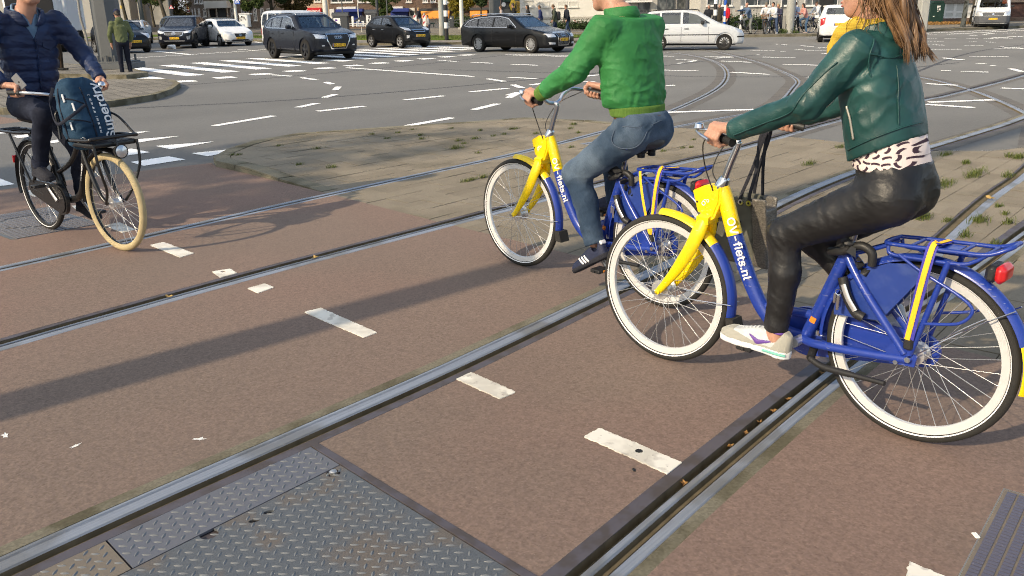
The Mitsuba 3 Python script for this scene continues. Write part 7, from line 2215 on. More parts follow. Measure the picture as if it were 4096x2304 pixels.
CF = dict(light=[(0.46, 0.86), (0.86, 0.95), (0.80, 0.80), (0.54, 0.78)], drl=[(0.52, 0.84), (0.80, 0.90), (0.72, 0.80), (0.60, 0.79)], grille=[(-0.48, 0.86), (0.48, 0.86), (0.42, 0.70), (0.2, 0.62), (-0.2, 0.62), (-0.42, 0.70)], frame=True, bars=(0.70, 0.75, 0.80), rings=[((0, 0.76), 0.095, 0.065), ((0, 0.77), 0.04, 0.02)], skid=[(-0.55, 0.44), (0.55, 0.44), (0.48, 0.37), (-0.48, 0.37)], fog=[(0.62, 0.62), (0.8, 0.66), (0.76, 0.48), (0.64, 0.46)], fogm='m_alloy', handles=(2.62, 3.5), gaps=(1.68, 2.9, 3.8), mirror=(1.9, 1.16))
car('dark SUV with chrome-edged grille in front of the white hatchback', by_wheels((-18.50, 49.55), (-18.20, 46.85), -1, 1.84), paint='m_cardark', rim='m_darkalloy', plate=[('HP-593-P', 0.54, 1)], feats=CF, **{**SUV, 'H': 1.70, 'wd': 1.84})
YF = dict(light=[(0.40, 0.92), (0.76, 0.88), (0.78, 0.68), (0.62, 0.66)], rings=[((0, 0.78), 0.06, 0.042)], lower=[(-0.5, 0.40), (0.5, 0.40), (0.46, 0.31), (-0.46, 0.31)], handles=(2.0, 2.75), gaps=(1.15, 2.17, 2.85), mirror=(1.45, 1.05))
car('black small car standing behind the man in the olive hoodie', by_wheels((-20.05, 43.15), (-18.36, 41.41), -1, 1.66), paint='m_carblack', plate=[('03-FV-LB', 0.53, 1)], feats=YF, **{**SMALL, 'L': 3.7, 'wd': 1.68, 'wb': 2.43, 'fo': 0.7})
SF = dict(light=[(0.48, 0.76), (0.80, 0.84), (0.80, 0.66), (0.5, 0.62)], grille=[(-0.36, 0.70), (0.36, 0.70), (0.32, 0.62), (-0.32, 0.62)], bumper=[(-0.85, 0.53), (0.85, 0.53), (0.85, 0.48), (-0.85, 0.48)], bumperm='m_trim', handles=(2.22, 3.0), handlem='m_trim', gaps=(1.38, 2.42, 3.2), rails=(1.75, 3.65, 1.50), mirror=(1.62, 1.03), mirrorm='m_trim', strip=(0.565, 0.61, 'm_greytrim'))
car('silver compact people carrier with black steel wheels driving past behind the riders', by_wheels((5.95, 34.78), (8.42, 34.26), -1, 1.70), paint='m_carsilver', rim='m_steelwheel', spokes=12, feats=SF, **MPV)
GF = dict(tail=[(0.7, 1.0), (0.85, 1.0), (0.85, 0.7), (0.7, 0.7)], handles=(2.22, 3.0), handlem='m_trim', gaps=(1.38, 2.42, 3.2), mirror=(1.62, 1.05))
MPV2 = dict(o=[(0.06, 0.26), (0.0, 0.5), (0.03, 0.72), (0.14, 0.86), (0.5, 1.0), (0.95, 1.12), (1.65, 1.66), (2.1, 1.78), (3.0, 1.80), (3.9, 1.77), (4.1, 1.6), (4.18, 1.2), (4.2, 0.9), (4.2, 0.6), (4.12, 0.3)],
            win=[(1.25, 1.10), (1.75, 1.53), (2.15, 1.66), (3.0, 1.68), (3.75, 1.66), (3.9, 1.5), (3.92, 1.12)], L=4.2, wd=1.80, H=1.80, wb=2.70, fo=0.83, R=0.315, belt=1.09, ws=((0.95, 1.12), (1.65, 1.66)), rw=((4.1, 1.2), (4.0, 1.74)), pil=((2.45, 0.0, 0.045), (3.3, 0.02, 0.06)), roofw=0.82, tail=0.08)
car('grey tall van-like car behind the dark SUV on the zebra crossing', by_wheels((-11.6, 42.9), (-9.9, 40.8), -1, 1.80), paint='m_carsilver', feats=GF, **MPV2)
car('blue-grey SUV half hidden behind the white hatchback', by_wheels((-22.8, 59.0), (-21.2, 56.7), -1, 1.90), paint='m_carblue', feats=CF, **{**SUV, 'H': 1.75})
car('pale blue-grey car half hidden at the left behind the dark SUV', by_wheels((-24.6, 57.0), (-24.0, 54.4), -1, 1.79), paint='m_carsilver', feats=VF, **HATCH)
RF = dict(tail=[(0.62, 1.08), (0.86, 1.02), (0.86, 0.70), (0.66, 0.80)], lower=[(-0.5, 0.4), (0.5, 0.4), (0.5, 0.3), (-0.5, 0.3)], handles=(2.0, 2.9), gaps=(1.38, 2.42, 3.2), mirror=(1.62, 1.08))
HATCH2 = dict(o=[(0.06, 0.24), (0.0, 0.45), (0.04, 0.72), (0.2, 0.84), (0.6, 0.95), (1.0, 1.06), (1.75, 1.52), (2.2, 1.60), (3.0, 1.60), (3.7, 1.52), (4.0, 1.12), (4.1, 1.0), (4.14, 0.7), (4.08, 0.30)],
              win=[(1.35, 1.05), (1.85, 1.42), (2.25, 1.50), (3.0, 1.50), (3.45, 1.42), (3.55, 1.25), (3.4, 1.12)], L=4.14, wd=1.77, H=1.60, wb=2.55, fo=0.85, R=0.32, belt=1.05, ws=((1.0, 1.06), (1.75, 1.52)), rw=((3.96, 1.17), (3.7, 1.52)), pil=((2.5, 0.02, 0.04), (3.2, 0.12, 0.05)), tail=0.10)
car('white hatchback seen from behind, driving off beside the woman', by_wheels((14.2, 40.2), (15.0, 42.65), 1, 1.77), paint='m_carwhite', plate=[('ZB-914-K', 0.78, -1)], feats=RF, **HATCH2)
VANP = dict(o=[(0.08, 0.32), (0.0, 0.45), (0.0, 0.72), (0.08, 1.0), (0.35, 1.12), (0.92, 1.26), (1.55, 1.90), (1.8, 2.02), (2.6, 2.05), (5.25, 2.05), (5.35, 1.9), (5.4, 1.2), (5.4, 0.45), (5.35, 0.35)],
            win=[(1.12, 1.22), (1.62, 1.75), (1.9, 1.85), (3.9, 1.85), (3.9, 1.25)], L=5.4, wd=1.98, H=2.05, wb=3.3, fo=0.95, R=0.34, belt=1.22, ws=((0.92, 1.26), (1.55, 1.90)), rw=((5.36, 1.3), (5.3, 1.95)), pil=((2.15, 0.0, 0.09), (3.2, 0.0, 0.06)), roofw=0.86, tail=0.06, nose=0.2)
TF = dict(light=[(0.62, 1.06), (0.94, 1.12), (0.94, 0.82), (0.66, 0.80)], grille=[(-0.62, 1.0), (0.62, 1.0), (0.55, 0.80), (-0.55, 0.80)], grillem='m_greytrim', rings=[((0, 0.9), 0.06, 0.0)], bumper=[(-1.0, 0.79), (1.0, 0.79), (1.0, 0.36), (-1.0, 0.36)], lower=[(-0.5, 0.50), (0.5, 0.50), (0.5, 0.42), (-0.5, 0.42)], handles=(2.0, 2.9), handlem='m_trim', gaps=(1.1, 2.2, 3.4), strip=(0.70, 0.76, 'm_trim'), mirror=(1.35, 1.35), mirrorm='m_trim')
vn = car('white van parked on the far right beside the trees', by_wheels((32.6, 58.3), (31.2, 55.4), 1, 1.98), paint='m_carwhite', cat='van', plate=[('VT-047-N', 0.62, 1)], feats=TF, **VANP)
part(vn, 'safety_vest', xf(hull([(2.75, 0.45, 1.55), (2.9, 0.5, 1.5), (2.85, 0.75, 1.52), (2.7, 0.7, 1.72), (2.78, 0.5, 1.75), (2.65, 0.6, 1.45)]), by_wheels((32.6, 58.3), (31.2, 55.4), 1, 1.98)), 'm_hivis', 40, label='orange vest behind the windscreen')
# the white lorry behind the pole, on the left edge
lw = frame(-24.0, 46.0, -72)
t = thing('lorry', 'white lorry with rounded cab partly hidden by the grey pole', 'lorry')
part(t, 'cab', xf(taubin(tri_(man_(cbox(0.2, 2.3, -1.2, 1.2, 0.55, 2.95, 0.25)).refine(5)), 4), lw), 'm_carwhite', 50)
part(t, 'load_box', xf(cbox(-6.5, -0.15, -1.25, 1.25, 0.95, 3.6, 0.06), lw), 'm_carwhite')
part(t, 'windscreen', xf(cbox(2.27, 2.33, -1.05, 1.05, 1.75, 2.6, 0.05), lw), 'm_interior')
part(t, 'bumper', xf(cbox(2.15, 2.42, -1.2, 1.2, 0.35, 0.85, 0.08), lw), 'm_greytrim')
part(t, 'grille', xf(cbox(2.28, 2.34, -0.8, 0.8, 0.95, 1.45, 0.03), lw), 'm_trim')
part(t, 'chassis', xf(cbox(-6.4, 2.0, -0.9, 0.9, 0.5, 0.9, 0.03), lw), 'm_trim')
for x in (1.3, -3.6, -4.8):
    for s in (-1, 1):
        part(t, 'wheel', xf(lathe([(0, -0.15), (0.3, -0.15), (0.46, -0.15), (0.5, -0.1), (0.5, 0.1), (0.46, 0.15), (0.3, 0.15), (0, 0.1)], 'y', 24, (x, s * 1.05, 0.5)), lw), 'm_tyre', 40)
# ================================================================ the street behind the junction
_R = np.array([np.cross(_d, _f), _d, _f])


def at(px, py, Y):
    """The point at distance Y ahead whose direction is that of a spot in the photograph."""
    d = np.array([(px - 2048) / 3400, (py - 1152) / 3400, 1.0]) @ _R
    return d[0] * Y / d[1], EYE + d[2] * Y / d[1]


def blk(t, nm, m, px0, py0, px1, py1, Y, depth, c=0.02, **k):
    """A box whose front face fills a rectangle at the distance Y."""
    (x0, z1), (x1, z0) = at(px0, py0, Y), at(px1, py1, Y)
    return part(t, nm, cbox(x0, x1, Y, Y + depth, z0, z1, c), m, **k)


def brick_tex(a, b, joint, sx=0.21, sz=0.065):
    def f(p, n, uv):
        u = dr.select(dr.abs(n.x) > 0.7, p.y, p.x) / sx
        j = dr.floor(p.z / sz)
        u = u + 0.5 * (j - 2 * dr.floor(j / 2))
        i = dr.floor(u)
        fu, fz = u - i, p.z / sz - j
        m = dr.maximum(sst(0.93, 0.97, fu), sst(0.82, 0.92, fz))
        c = mix(a, b, cr(i, j, 1)) * (0.85 + 0.3 * fbm(p.x * 0.4, p.y * 0.4, p.z * 0.4, 3))
        return mix(c, mi.Color3f(*joint), m * 0.8)
    return proc(f)


mat('m_brick', brick_tex((0.115, 0.075, 0.055), (0.185, 0.125, 0.095), (0.18, 0.16, 0.14)), 0.9, spec=0.2)
mat('m_brick2', brick_tex((0.17, 0.13, 0.105), (0.25, 0.20, 0.165), (0.26, 0.24, 0.21)), 0.9, spec=0.2)
mat('m_brickdark', brick_tex((0.075, 0.04, 0.032), (0.12, 0.06, 0.048), (0.12, 0.11, 0.10)), 0.9, spec=0.2)
mat('m_render', proc(lambda p, n, uv: mix((0.72, 0.72, 0.69), (0.62, 0.61, 0.57), fbm(p.x * 0.8, p.y * 0.8, p.z * 0.8, 4))), 0.85, spec=0.2)
mat('m_cream_wall', proc(lambda p, n, uv: mix((0.52, 0.42, 0.30), (0.44, 0.35, 0.25), fbm(p.x, p.y, p.z, 3))), 0.85)
mat('m_concrete', proc(lambda p, n, uv: mix((0.36, 0.345, 0.31), (0.25, 0.24, 0.215), sst(0.35, 0.7, fbm(p.x * 0.9, p.y * 0.9, p.z * 0.5, 4)))), 0.9, spec=0.2)
mat('m_panel', proc(lambda p, n, uv: mix((0.44, 0.43, 0.395), (0.37, 0.36, 0.33), fbm(p.x * 0.7, p.y * 0.7, p.z * 0.7, 4))), 0.85, spec=0.2)
mat('m_frame', (0.72, 0.71, 0.68), 0.5)
mat('m_pane', proc(lambda p, n, uv: mix((0.03, 0.036, 0.04), (0.16, 0.17, 0.17), sst(0.45, 0.7, fbm(p.x * 2.5, p.y, p.z * 1.1, 3)))), 0.12, spec=0.7)
mat('m_curtain', (0.55, 0.55, 0.52), 0.8)
mat('m_greypole', proc(lambda p, n, uv: mix((0.115, 0.122, 0.127), (0.09, 0.096, 0.10), fbm(p.x * 3, p.y * 3, p.z * 1.2, 4))), 0.6, spec=0.35)
mat('m_lightpole', proc(lambda p, n, uv: mix((0.42, 0.42, 0.39), (0.32, 0.32, 0.29), fbm(p.x * 3, p.y * 3, p.z * 0.8, 4))), 0.7)
mat('m_whitepole', (0.68, 0.68, 0.63), 0.55)
mat('m_darkpole', (0.05, 0.055, 0.062), 0.55)
mat('m_polewhite', (0.78, 0.78, 0.76), 0.5)
mat('m_poleblack', (0.015, 0.015, 0.016), 0.5)
mat('m_signblue', (0.02, 0.10, 0.48), 0.4)
mat('m_signred', (0.55, 0.02, 0.03), 0.4)
mat('m_orangecloth', (0.80, 0.30, 0.05), 0.75)
mat('m_bluecloth', (0.022, 0.045, 0.24), 0.6)
mat('m_darkgrey', (0.055, 0.06, 0.065), 0.5)
mat('m_darkgreen', (0.012, 0.040, 0.030), 0.5)
mat('m_signyellow', (0.72, 0.50, 0.05), 0.5)


def grassy(p, n, uv):
    a = fbm(p.x * 1.5, p.y * 1.5, 1.0, 3)
    g = noise(p.x * 30, p.y * 30, 3.0)
    return mix((0.045, 0.085, 0.012), (0.105, 0.135, 0.03), a) * (0.6 + 0.8 * g)


mat('m_lawn', proc(grassy), 0.9, spec=0.1)


def window(t, px0, py0, px1, py1, Y, mull=1, frame_m='m_frame', glass='m_pane', bar=None, fw=0.07, curtain=False):
    """A window: frame, panes set back, mullions."""
    (x0, z1), (x1, z0) = at(px0, py0, Y), at(px1, py1, Y)
    w = []
    w += [cbox(x0, x1, Y - 0.06, Y + 0.03, z1 - fw, z1, 0.008), cbox(x0, x1, Y - 0.06, Y + 0.03, z0, z0 + fw, 0.008), cbox(x0, x0 + fw, Y - 0.055, Y + 0.025, z0 + fw, z1 - fw, 0.008), cbox(x1 - fw, x1, Y - 0.055, Y + 0.025, z0 + fw, z1 - fw, 0.008)]
    for i in range(1, mull + 1):
        x = x0 + (x1 - x0) * i / (mull + 1)
        w.append(cbox(x - fw * 0.4, x + fw * 0.4, Y - 0.05, Y + 0.02, z0 + fw, z1 - fw, 0.006))
    if bar:
        z = z0 + (z1 - z0) * bar
        w.append(cbox(x0 + fw, x1 - fw, Y - 0.047, Y + 0.018, z - fw * 0.6, z + fw * 0.6, 0.006))
    k = part(t, 'window', cat_(w), frame_m)
    part(k, 'pane', box(x0 + fw * 0.5, x1 - fw * 0.5, Y - 0.012, Y + 0.004, z0 + fw * 0.5, z1 - fw * 0.5), glass)
    part(k, 'sill', cbox(x0 - 0.06, x1 + 0.06, Y - 0.13, Y + 0.0, z0 - 0.09, z0 - 0.004, 0.01), frame_m)
    return k


def facade(t, m, px0, px1, Y, z0, z1, depth=8.0, nm='wall'):
    x0, x1 = at(px0, 40, Y)[0], at(px1, 40, Y)[0]
    part(t, nm, cbox(x0, x1, Y, Y + depth, z0, z1, 0.02), m)
    return x0, x1


def upper(t, x0, x1, Y, zs, w=1.5, h=1.7, gap=1.4, frame_m='m_frame'):
    """The storeys above the picture's edge."""
    n = int((x1 - x0 - gap) / (w + gap))
    off = ((x1 - x0) - n * w - (n - 1) * gap) / 2
    for z in zs:
        for i in range(n):
            a = x0 + off + i * (w + gap)
            fr = [cbox(a, a + w, Y - 0.06, Y + 0.03, z, z + 0.08, 0.01), cbox(a, a + w, Y - 0.06, Y + 0.03, z + h - 0.08, z + h, 0.01)] + [cbox(q - 0.04, q + 0.04, Y - 0.055, Y + 0.025, z + 0.08, z + h - 0.08, 0.01) for q in (a + 0.04, a + w / 2, a + w - 0.04)]
            k = part(t, 'window', cat_(fr), frame_m)
            part(k, 'pane', box(a + 0.04, a + w - 0.04, Y - 0.012, Y + 0.004, z + 0.04, z + h - 0.04), 'm_pane')


def gone(px, py, Y):
    x, z = at(px, py, Y)
    return np.array([x, Y, z])


# ---- brick flats with white balcony
D1 = 104.0
t = thing('apartment_building', 'brown brick flats with a white balcony over a recessed porch', 'building')
x0, x1 = facade(t, 'm_brick2', 757, 1262, D1, 0.0, 13.0)
blk(t, 'balcony', 'm_render', 813, 5, 909, 32, D1 - 1.6, 1.59)
blk(t, 'porch_floor', 'm_concrete', 800, 70, 913, 75, D1 - 1.4, 1.39)
for a, b in ((830, 838), (863, 868), (906, 911)):
    blk(t, 'porch_post', 'm_frame', a, 33, b, 70, D1 - 0.6, 0.3)
blk(t, 'porch_door', 'm_interior', 838, 38, 862, 70, D1 - 0.08, 0.07)
blk(t, 'porch_wall', 'm_darkgrey', 868, 34, 906, 70, D1 - 0.06, 0.05)
for a in (775, 795, 1030):
    window(t, a, -14, a + 18, 14, D1, 1, bar=0.6)
for a, w in ((767, 6), (777, 9), (791, 12), (811, 17)):
    window(t, a, 34, a + w, 66, D1, 0 if w < 12 else 1, bar=0.6)
for a in (921, 965, 985, 1012, 1040, 1067):
    window(t, a, 34, a + 19, 82, D1, 1, bar=0.62)
upper(t, x0, x1, D1, (4.4, 7.4, 10.2))
part(t, 'roof', cbox(x0 - 0.3, x1 + 0.3, D1 - 0.3, D1 + 8.2, 13.0, 13.4, 0.05), 'm_darkgrey')

# ---- the row of shops
D2 = 96.0
t = thing('shop_building', 'red brick shop row with a red shop sign and cream plaster bay', 'building')
x0, x1 = facade(t, 'm_cream_wall', 1215, 1316, D2, 0.0, 11.5)
blk(t, 'shop_front', 'm_signred', 1214, 32, 1286, 62, D2 - 0.35, 0.34, label='red shop sign')
m_ = lettering('Ireland', 0.30, 0.03)
(xa, za_), (xb, _) = at(1224, 52, D2 - 0.36), at(1281, 52, D2 - 0.36)
v = m_.vertices
s_ = (xb - xa) / m_.bounds[1][0]
part(t, 'lettering', TM(np.column_stack([xa + v[:, 0] * s_, D2 - 0.351 - v[:, 2], za_ + v[:, 1] * s_]), m_.faces), 'm_white')
blk(t, 'shop_window', 'm_pane', 1219, 60, 1282, 98, D2 - 0.1, 0.09)
window(t, 1256, -16, 1285, 8, D2, 1)
upper(t, x0, x1, D2, (4.2, 7.2))
D3 = 92.0
t = thing('shop_building', 'dark brick shop row with blue shop fronts and white bay windows', 'building')
x0, x1 = facade(t, 'm_brick', 1316, 1662, D3, 0.0, 12.0)
for a, b in ((1322, 1412), (1430, 1458), (1466, 1490), (1623, 1647)):
    window(t, a, -18, b, 9, D3, 2 if b - a > 60 else 1, bar=None)
blk(t, 'fascia', 'm_render', 1346, 28, 1424, 37, D3 - 0.5, 0.49)
blk(t, 'fascia', 'm_render', 1563, 27, 1612, 34, D3 - 0.5, 0.49)
blk(t, 'pier', 'm_render', 1317, 36, 1340, 92, D3 - 0.25, 0.24)
blk(t, 'pier', 'm_render', 1635, 32, 1662, 95, D3 - 0.25, 0.24)
blk(t, 'awning', 'm_bluecloth', 1342, 37, 1450, 47, D3 - 1.0, 0.99, label='blue awning')
blk(t, 'shop_front', 'm_bluecloth', 1344, 47, 1448, 92, D3 - 0.3, 0.29, label='blue shutter')
blk(t, 'awning', 'm_bluecloth', 1560, 34, 1636, 47, D3 - 1.0, 0.99, label='second blue awning')
blk(t, 'shop_front', 'm_bluecloth', 1562, 47, 1634, 92, D3 - 0.3, 0.29, label='second blue shutter')
blk(t, 'shop_window', 'm_pane', 1640, 42, 1658, 62, D3 - 0.30, 0.04)
blk(t, 'door', 'm_interior', 1394, 62, 1408, 92, D3 - 0.35, 0.04)
upper(t, x0, x1, D3, (4.4, 7.6))
D4 = 88.0
t = thing('shop_building', 'brown brick corner shop with two orange awnings', 'building')
x0, x1 = facade(t, 'm_brick', 1662, 2082, D4, 0.0, 12.0)
for a, b in ((1690, 1712), (1720, 1744), (1751, 1803), (1895, 1915)):
    window(t, a, -20, b, 9, D4, 1)
blk(t, 'cornice', 'm_darkgrey', 1664, 35, 1960, 40, D4 - 0.35, 0.34)
for a, b in ((1685, 1800), (1880, 1950)):
    (xa, zt), (xb, zb) = at(a, 45, D4), at(b, 73 if a < 1800 else 81, D4)
    q = sprism([(0, zt + 0.1), (0.06, zt + 0.16), (1.5, zb + 0.12), (1.5, zb), (1.44, zb)], xa, xb)
    v = q.vertices
    part(t, 'awning', TM(np.column_stack([v[:, 1], D4 - v[:, 0], v[:, 2]]), q.faces[:, ::-1]), 'm_orangecloth', label='orange awning')
blk(t, 'shop_window', 'm_pane', 1664, 46, 1684, 95, D4 - 0.1, 0.09)
blk(t, 'plinth', 'm_render', 1700, 73, 1800, 112, D4 - 0.4, 0.39, label='white painted lower wall')
blk(t, 'door', 'm_darkgreen', 1860, 68, 1880, 100, D4 - 0.1, 0.09)
blk(t, 'red_wall', 'm_brickdark', 1930, 8, 1962, 47, D4 - 0.08, 0.07)
blk(t, 'sign', 'm_render', 1866, 24, 1884, 30, D4 - 0.25, 0.12)
upper(t, x0, x1, D4, (4.6, 7.8))

# ---- corner shop front with yellow sign, white wall with small windows
D5 = 72.0
t = thing('white_building', 'white painted low building with a row of small windows', 'building')
x0, x1 = facade(t, 'm_render', 2080, 2476, D5, 0.0, 9.0)
for a, b in ((2092, 2110), (2113, 2131), (2155, 2174), (2176, 2196), (2232, 2268), (2274, 2311)):
    window(t, a, 6, b, 27, D5, 0, fw=0.03, glass='m_curtain')
for a in (2095, 2113):
    window(t, a, -22, a + 14, -2, D5, 0, fw=0.03)
blk(t, 'string_course', 'm_panel', 2078, 71, 2474, 74, D5 - 0.06, 0.055)
upper(t, x0, x1, D5, (4.2, 6.6))
t = thing('shop_building', 'small shop front with a yellow hanging sign beside the white wall', 'building')
x0, x1 = facade(t, 'm_darkgrey', 2003, 2080, D5 + 0.6, 0.0, 6.0)
blk(t, 'fascia', 'm_darkgreen', 2012, -10, 2046, 8, D5 + 0.3, 0.29)
g = [gone(2036, 22, D5), gone(2048, -8, D5), gone(2062, 6, D5), gone(2058, 40, D5), gone(2044, 42, D5)]
part(t, 'sign', hull([q + [0, dy, 0] for q in g for dy in (0.05, 0.2)]), 'm_signyellow', label='yellow pointed sign')
for a, b in ((2063, 2071), (2073, 2079)):
    window(t, a, 6, b, 50, D5 + 0.55, 0, frame_m='m_signyellow', fw=0.04)
c = gone(2015, 18, D5 - 0.5)
rs = thing('round_sign', 'round white sign on the shop front beside the grey pillar', 'sign')
put(rs, xf(lathe([(0, -0.05), (0.17, -0.05), (0.17, 0.05), (0, 0.05)], 'y', 24, c), np.eye(4)), 'm_white', 30)

# ---- glazed entrance and concrete office
D6 = 64.0
t = thing('office_building', 'grey office with a glazed corner and ribbon of dark windows', 'building')
x0, x1 = facade(t, 'm_panel', 2476, 2800, D6, 0.0, 11.0)
for a, b in ((2480, 2520), (2552, 2600), (2630, 2700), (2708, 2800)):
    window(t, a, -18, b, 52, D6, 1, frame_m='m_greytrim', fw=0.06)
blk(t, 'canopy', 'm_frame', 2500, 3, 2610, 9, D6 - 0.6, 0.59)
upper(t, x0, x1, D6, (4.2, 7.4))
D7 = 60.0
t = thing('office_building', 'pale concrete panel office behind the waiting cyclists', 'building')
x0, x1 = facade(t, 'm_panel', 2800, 3420, D7, 0.0, 12.0)
for a, b, n in ((2829, 2892, 1), (2880, 2928, 1), (2983, 3079, 1), (3128, 3186, 1), (3221, 3279, 1), (3300, 3350, 1)):
    window(t, a, -30, b, 22, D7, n, fw=0.05)
for a in (2826, 2877, 2927, 2980, 3028, 3080, 3105, 3190, 3218, 3280):
    x, _ = at(a, 40, D7)
    part(t, 'panel_joint', cbox(x - 0.015, x + 0.015, D7 - 0.012, D7 + 0.01, 0.2, 1.9, 0.004), 'm_greytrim')
blk(t, 'plinth', 'm_concrete', 2802, 69, 3300, 118, D7 - 0.12, 0.119)
blk(t, 'door', 'm_interior', 3280, -20, 3330, 60, D7 - 0.06, 0.058)
upper(t, x0, x1, D7, (5.0, 8.2), w=1.9)
D8 = 72.0
t = thing('brick_building', 'dark red brick building with tall white window frames on the right', 'building')
x0, x1 = facade(t, 'm_brickdark', 3640, 4400, D8, 0.0, 9.5)
blk(t, 'string_course', 'm_brick2', 3640, -9, 4399, 4, D8 - 0.2, 0.19)
for a, b in ((3700, 3724), (3781, 3815), (3822, 3858), (3868, 3893), (3900, 3932)):
    window(t, a, 6, b, 74, D8, 0, bar=0.38, fw=0.14, glass='m_curtain')
blk(t, 'plinth', 'm_brick', 3640, 76, 4399, 92, D8 - 0.3, 0.29)
upper(t, x0, x1, D8, (4.0, 6.8))
# left: concrete viaduct with pillars
D9 = 92.0
t = thing('viaduct', 'beige concrete viaduct wall with tall grey pillars behind the left cars', 'bridge')
x0, x1 = facade(t, 'm_panel', -400, 520, D9, 0.0, 11.0)
for a, b in ((520, 562), (600, 612), (622, 634), (640, 650)):
    blk(t, 'pillar', 'm_concrete', a, -220, b, 100, D9 - 1.5, 1.4, 0.05)
part(t, 'deck', cbox(-75, -36, D9 - 4, D9 + 8, 9.5, 11.2, 0.1), 'm_concrete')
for a in (424, 431, 488):
    blk(t, 'slot', 'm_interior', a, 2, a + 5, 50, D9 - 0.03, 0.029)

# ================================================================ posts, signs and street furniture
def post(lab, px, py_base, Y, r, top, m='m_greypole', cat='pole', base=None, name='street_pole', r2=None, group=None):
    p = gone(px, py_base, Y)
    t = thing(name, lab, cat, group)
    part(t, 'shaft', tube([p, p + [0, 0, top]], [r, r2 or r], 16), m, 40)
    if base:
        part(t, 'base', tube([p, p + [0, 0, base[1]]], base[0], 16), base[2], 40)
    return t, p


t = thing('overhead_line_mast', 'thick grey steel mast bolted to a base plate at the left', 'pole')
pb = np.array([-12.05, 26.9, 0.13])
part(t, 'shaft', xf(trimesh.creation.extrude_polygon(Polygon([(0.40 * math.cos(a), 0.40 * math.sin(a)) for a in np.arange(0, 6.2, math.pi / 4) + math.pi / 8]), 9.0, engine='earcut'), frame(pb[0], pb[1], 0, 0.33)), 'm_greypole')
part(t, 'base_plate', cbox(pb[0] - 0.72, pb[0] + 0.72, pb[1] - 0.6, pb[1] + 0.6, 0.12, 0.30, 0.02), 'm_greypole')
part(t, 'flange', cbox(pb[0] - 0.62, pb[0] + 0.62, pb[1] - 0.5, pb[1] + 0.5, 0.30, 0.345, 0.01), 'm_greypole')
for i in range(5):
    for y in (-0.44, 0.44):
        part(t, 'bolt', tube([(pb[0] - 0.5 + 0.25 * i, pb[1] + y, 0.33), (pb[0] - 0.5 + 0.25 * i, pb[1] + y, 0.52)], 0.035, 8), 'm_greypole')
part(t, 'cable_pipe', tube(spline([(pb[0] - 0.52, pb[1] - 0.42, 0.13), (pb[0] - 0.50, pb[1] - 0.42, 1.0), (pb[0] - 0.58, pb[1] - 0.42, 1.6), (pb[0] - 0.56, pb[1] - 0.42, 2.4)], 5), 0.035, 8), 'm_concrete', 50)
post('thick white street pole behind the dark SUV', 1308, 118, 80, 0.24, 9, 'm_whitepole', r2=0.2)
post('grey concrete pole with dark foot beside the black and white post', 1768, 142, 55, 0.16, 8, 'm_lightpole', base=(0.175, 0.55, 'm_concrete'))
post('white pole with a lumpy concrete foot before the orange awning', 1848, 118, 62, 0.135, 8, 'm_whitepole', base=(0.26, 0.14, 'm_concrete'))
post('wide dark steel pole behind the second advertising column', 1513, 110, 70, 0.11, 8, 'm_darkpole')
post('pale concrete lamp post among the waiting cyclists', 3155, 147, 49.5, 0.235, 9, 'm_lightpole')
post('dark grey post above the silver car', 2745, 130, 56, 0.12, 7, 'm_darkpole')
post('thin grey post between the two blue awnings', 1552, 105, 74, 0.05, 5, 'm_greypole')
post('thin pale post before the blue shutter', 1437, 108, 76, 0.04, 5, 'm_whitepole')
post('thin brown post above the first advertising column', 1374, 105, 76, 0.05, 5, 'm_greypole')
post('tall grey steel post in front of the viaduct', 574, 110, 75, 0.17, 9, 'm_greypole')
post('thin dark post before the pale concrete office', 3124, 110, 55, 0.06, 5, 'm_darkpole')
t = thing('steel_pillar', 'broad grey square pillar behind the black estate car', 'pillar')
x, z = at(1958, 140, 58)
x2, _ = at(2003, 140, 58)
part(t, 'shaft', cbox(x, x2, 58, 58.8, 0, 9, 0.06), 'm_greypole')
t = thing('steel_pillar', 'pale grey square pillar beside the brown-haired woman', 'pillar')
x, z = at(3672, 140, 52)
x2, _ = at(3706, 140, 52)
part(t, 'shaft', cbox(x, x2, 52, 52.6, 0, 9, 0.05), 'm_lightpole')


def banded(lab, px, py_base, Y, r, bands, m0='m_poleblack', m1='m_polewhite', z0=0.0, h=0.33):
    p = gone(px, py_base, Y)
    t = thing('traffic_post', lab, 'traffic light post')
    z = 0
    part(t, 'band', tube([p, p + [0, 0, z0]], r, 14), m0, 40) if z0 else None
    for i in range(bands):
        part(t, 'band', tube([p + [0, 0, z0 + i * h], p + [0, 0, z0 + (i + 1) * h]], r * 1.001, 14), m1 if i % 2 == 0 else m0, 40)
    return t


banded('tall black and white banded post behind the small black car', 1787, 160, 49, 0.115, 12, z0=0.62, h=0.31)
banded('black and white banded post above the silver bonnet', 2857, 130, 48, 0.10, 10, z0=0.3, h=0.29)
banded('short black and white post with a push button held by the bald cyclist', 2961, 140, 50, 0.085, 5, z0=0.32, h=0.25)
banded('blue and white striped post beside the man in the red jacket', 2896, 125, 50, 0.075, 8, 'm_signblue', 'm_polewhite', z0=0.5, h=0.3)

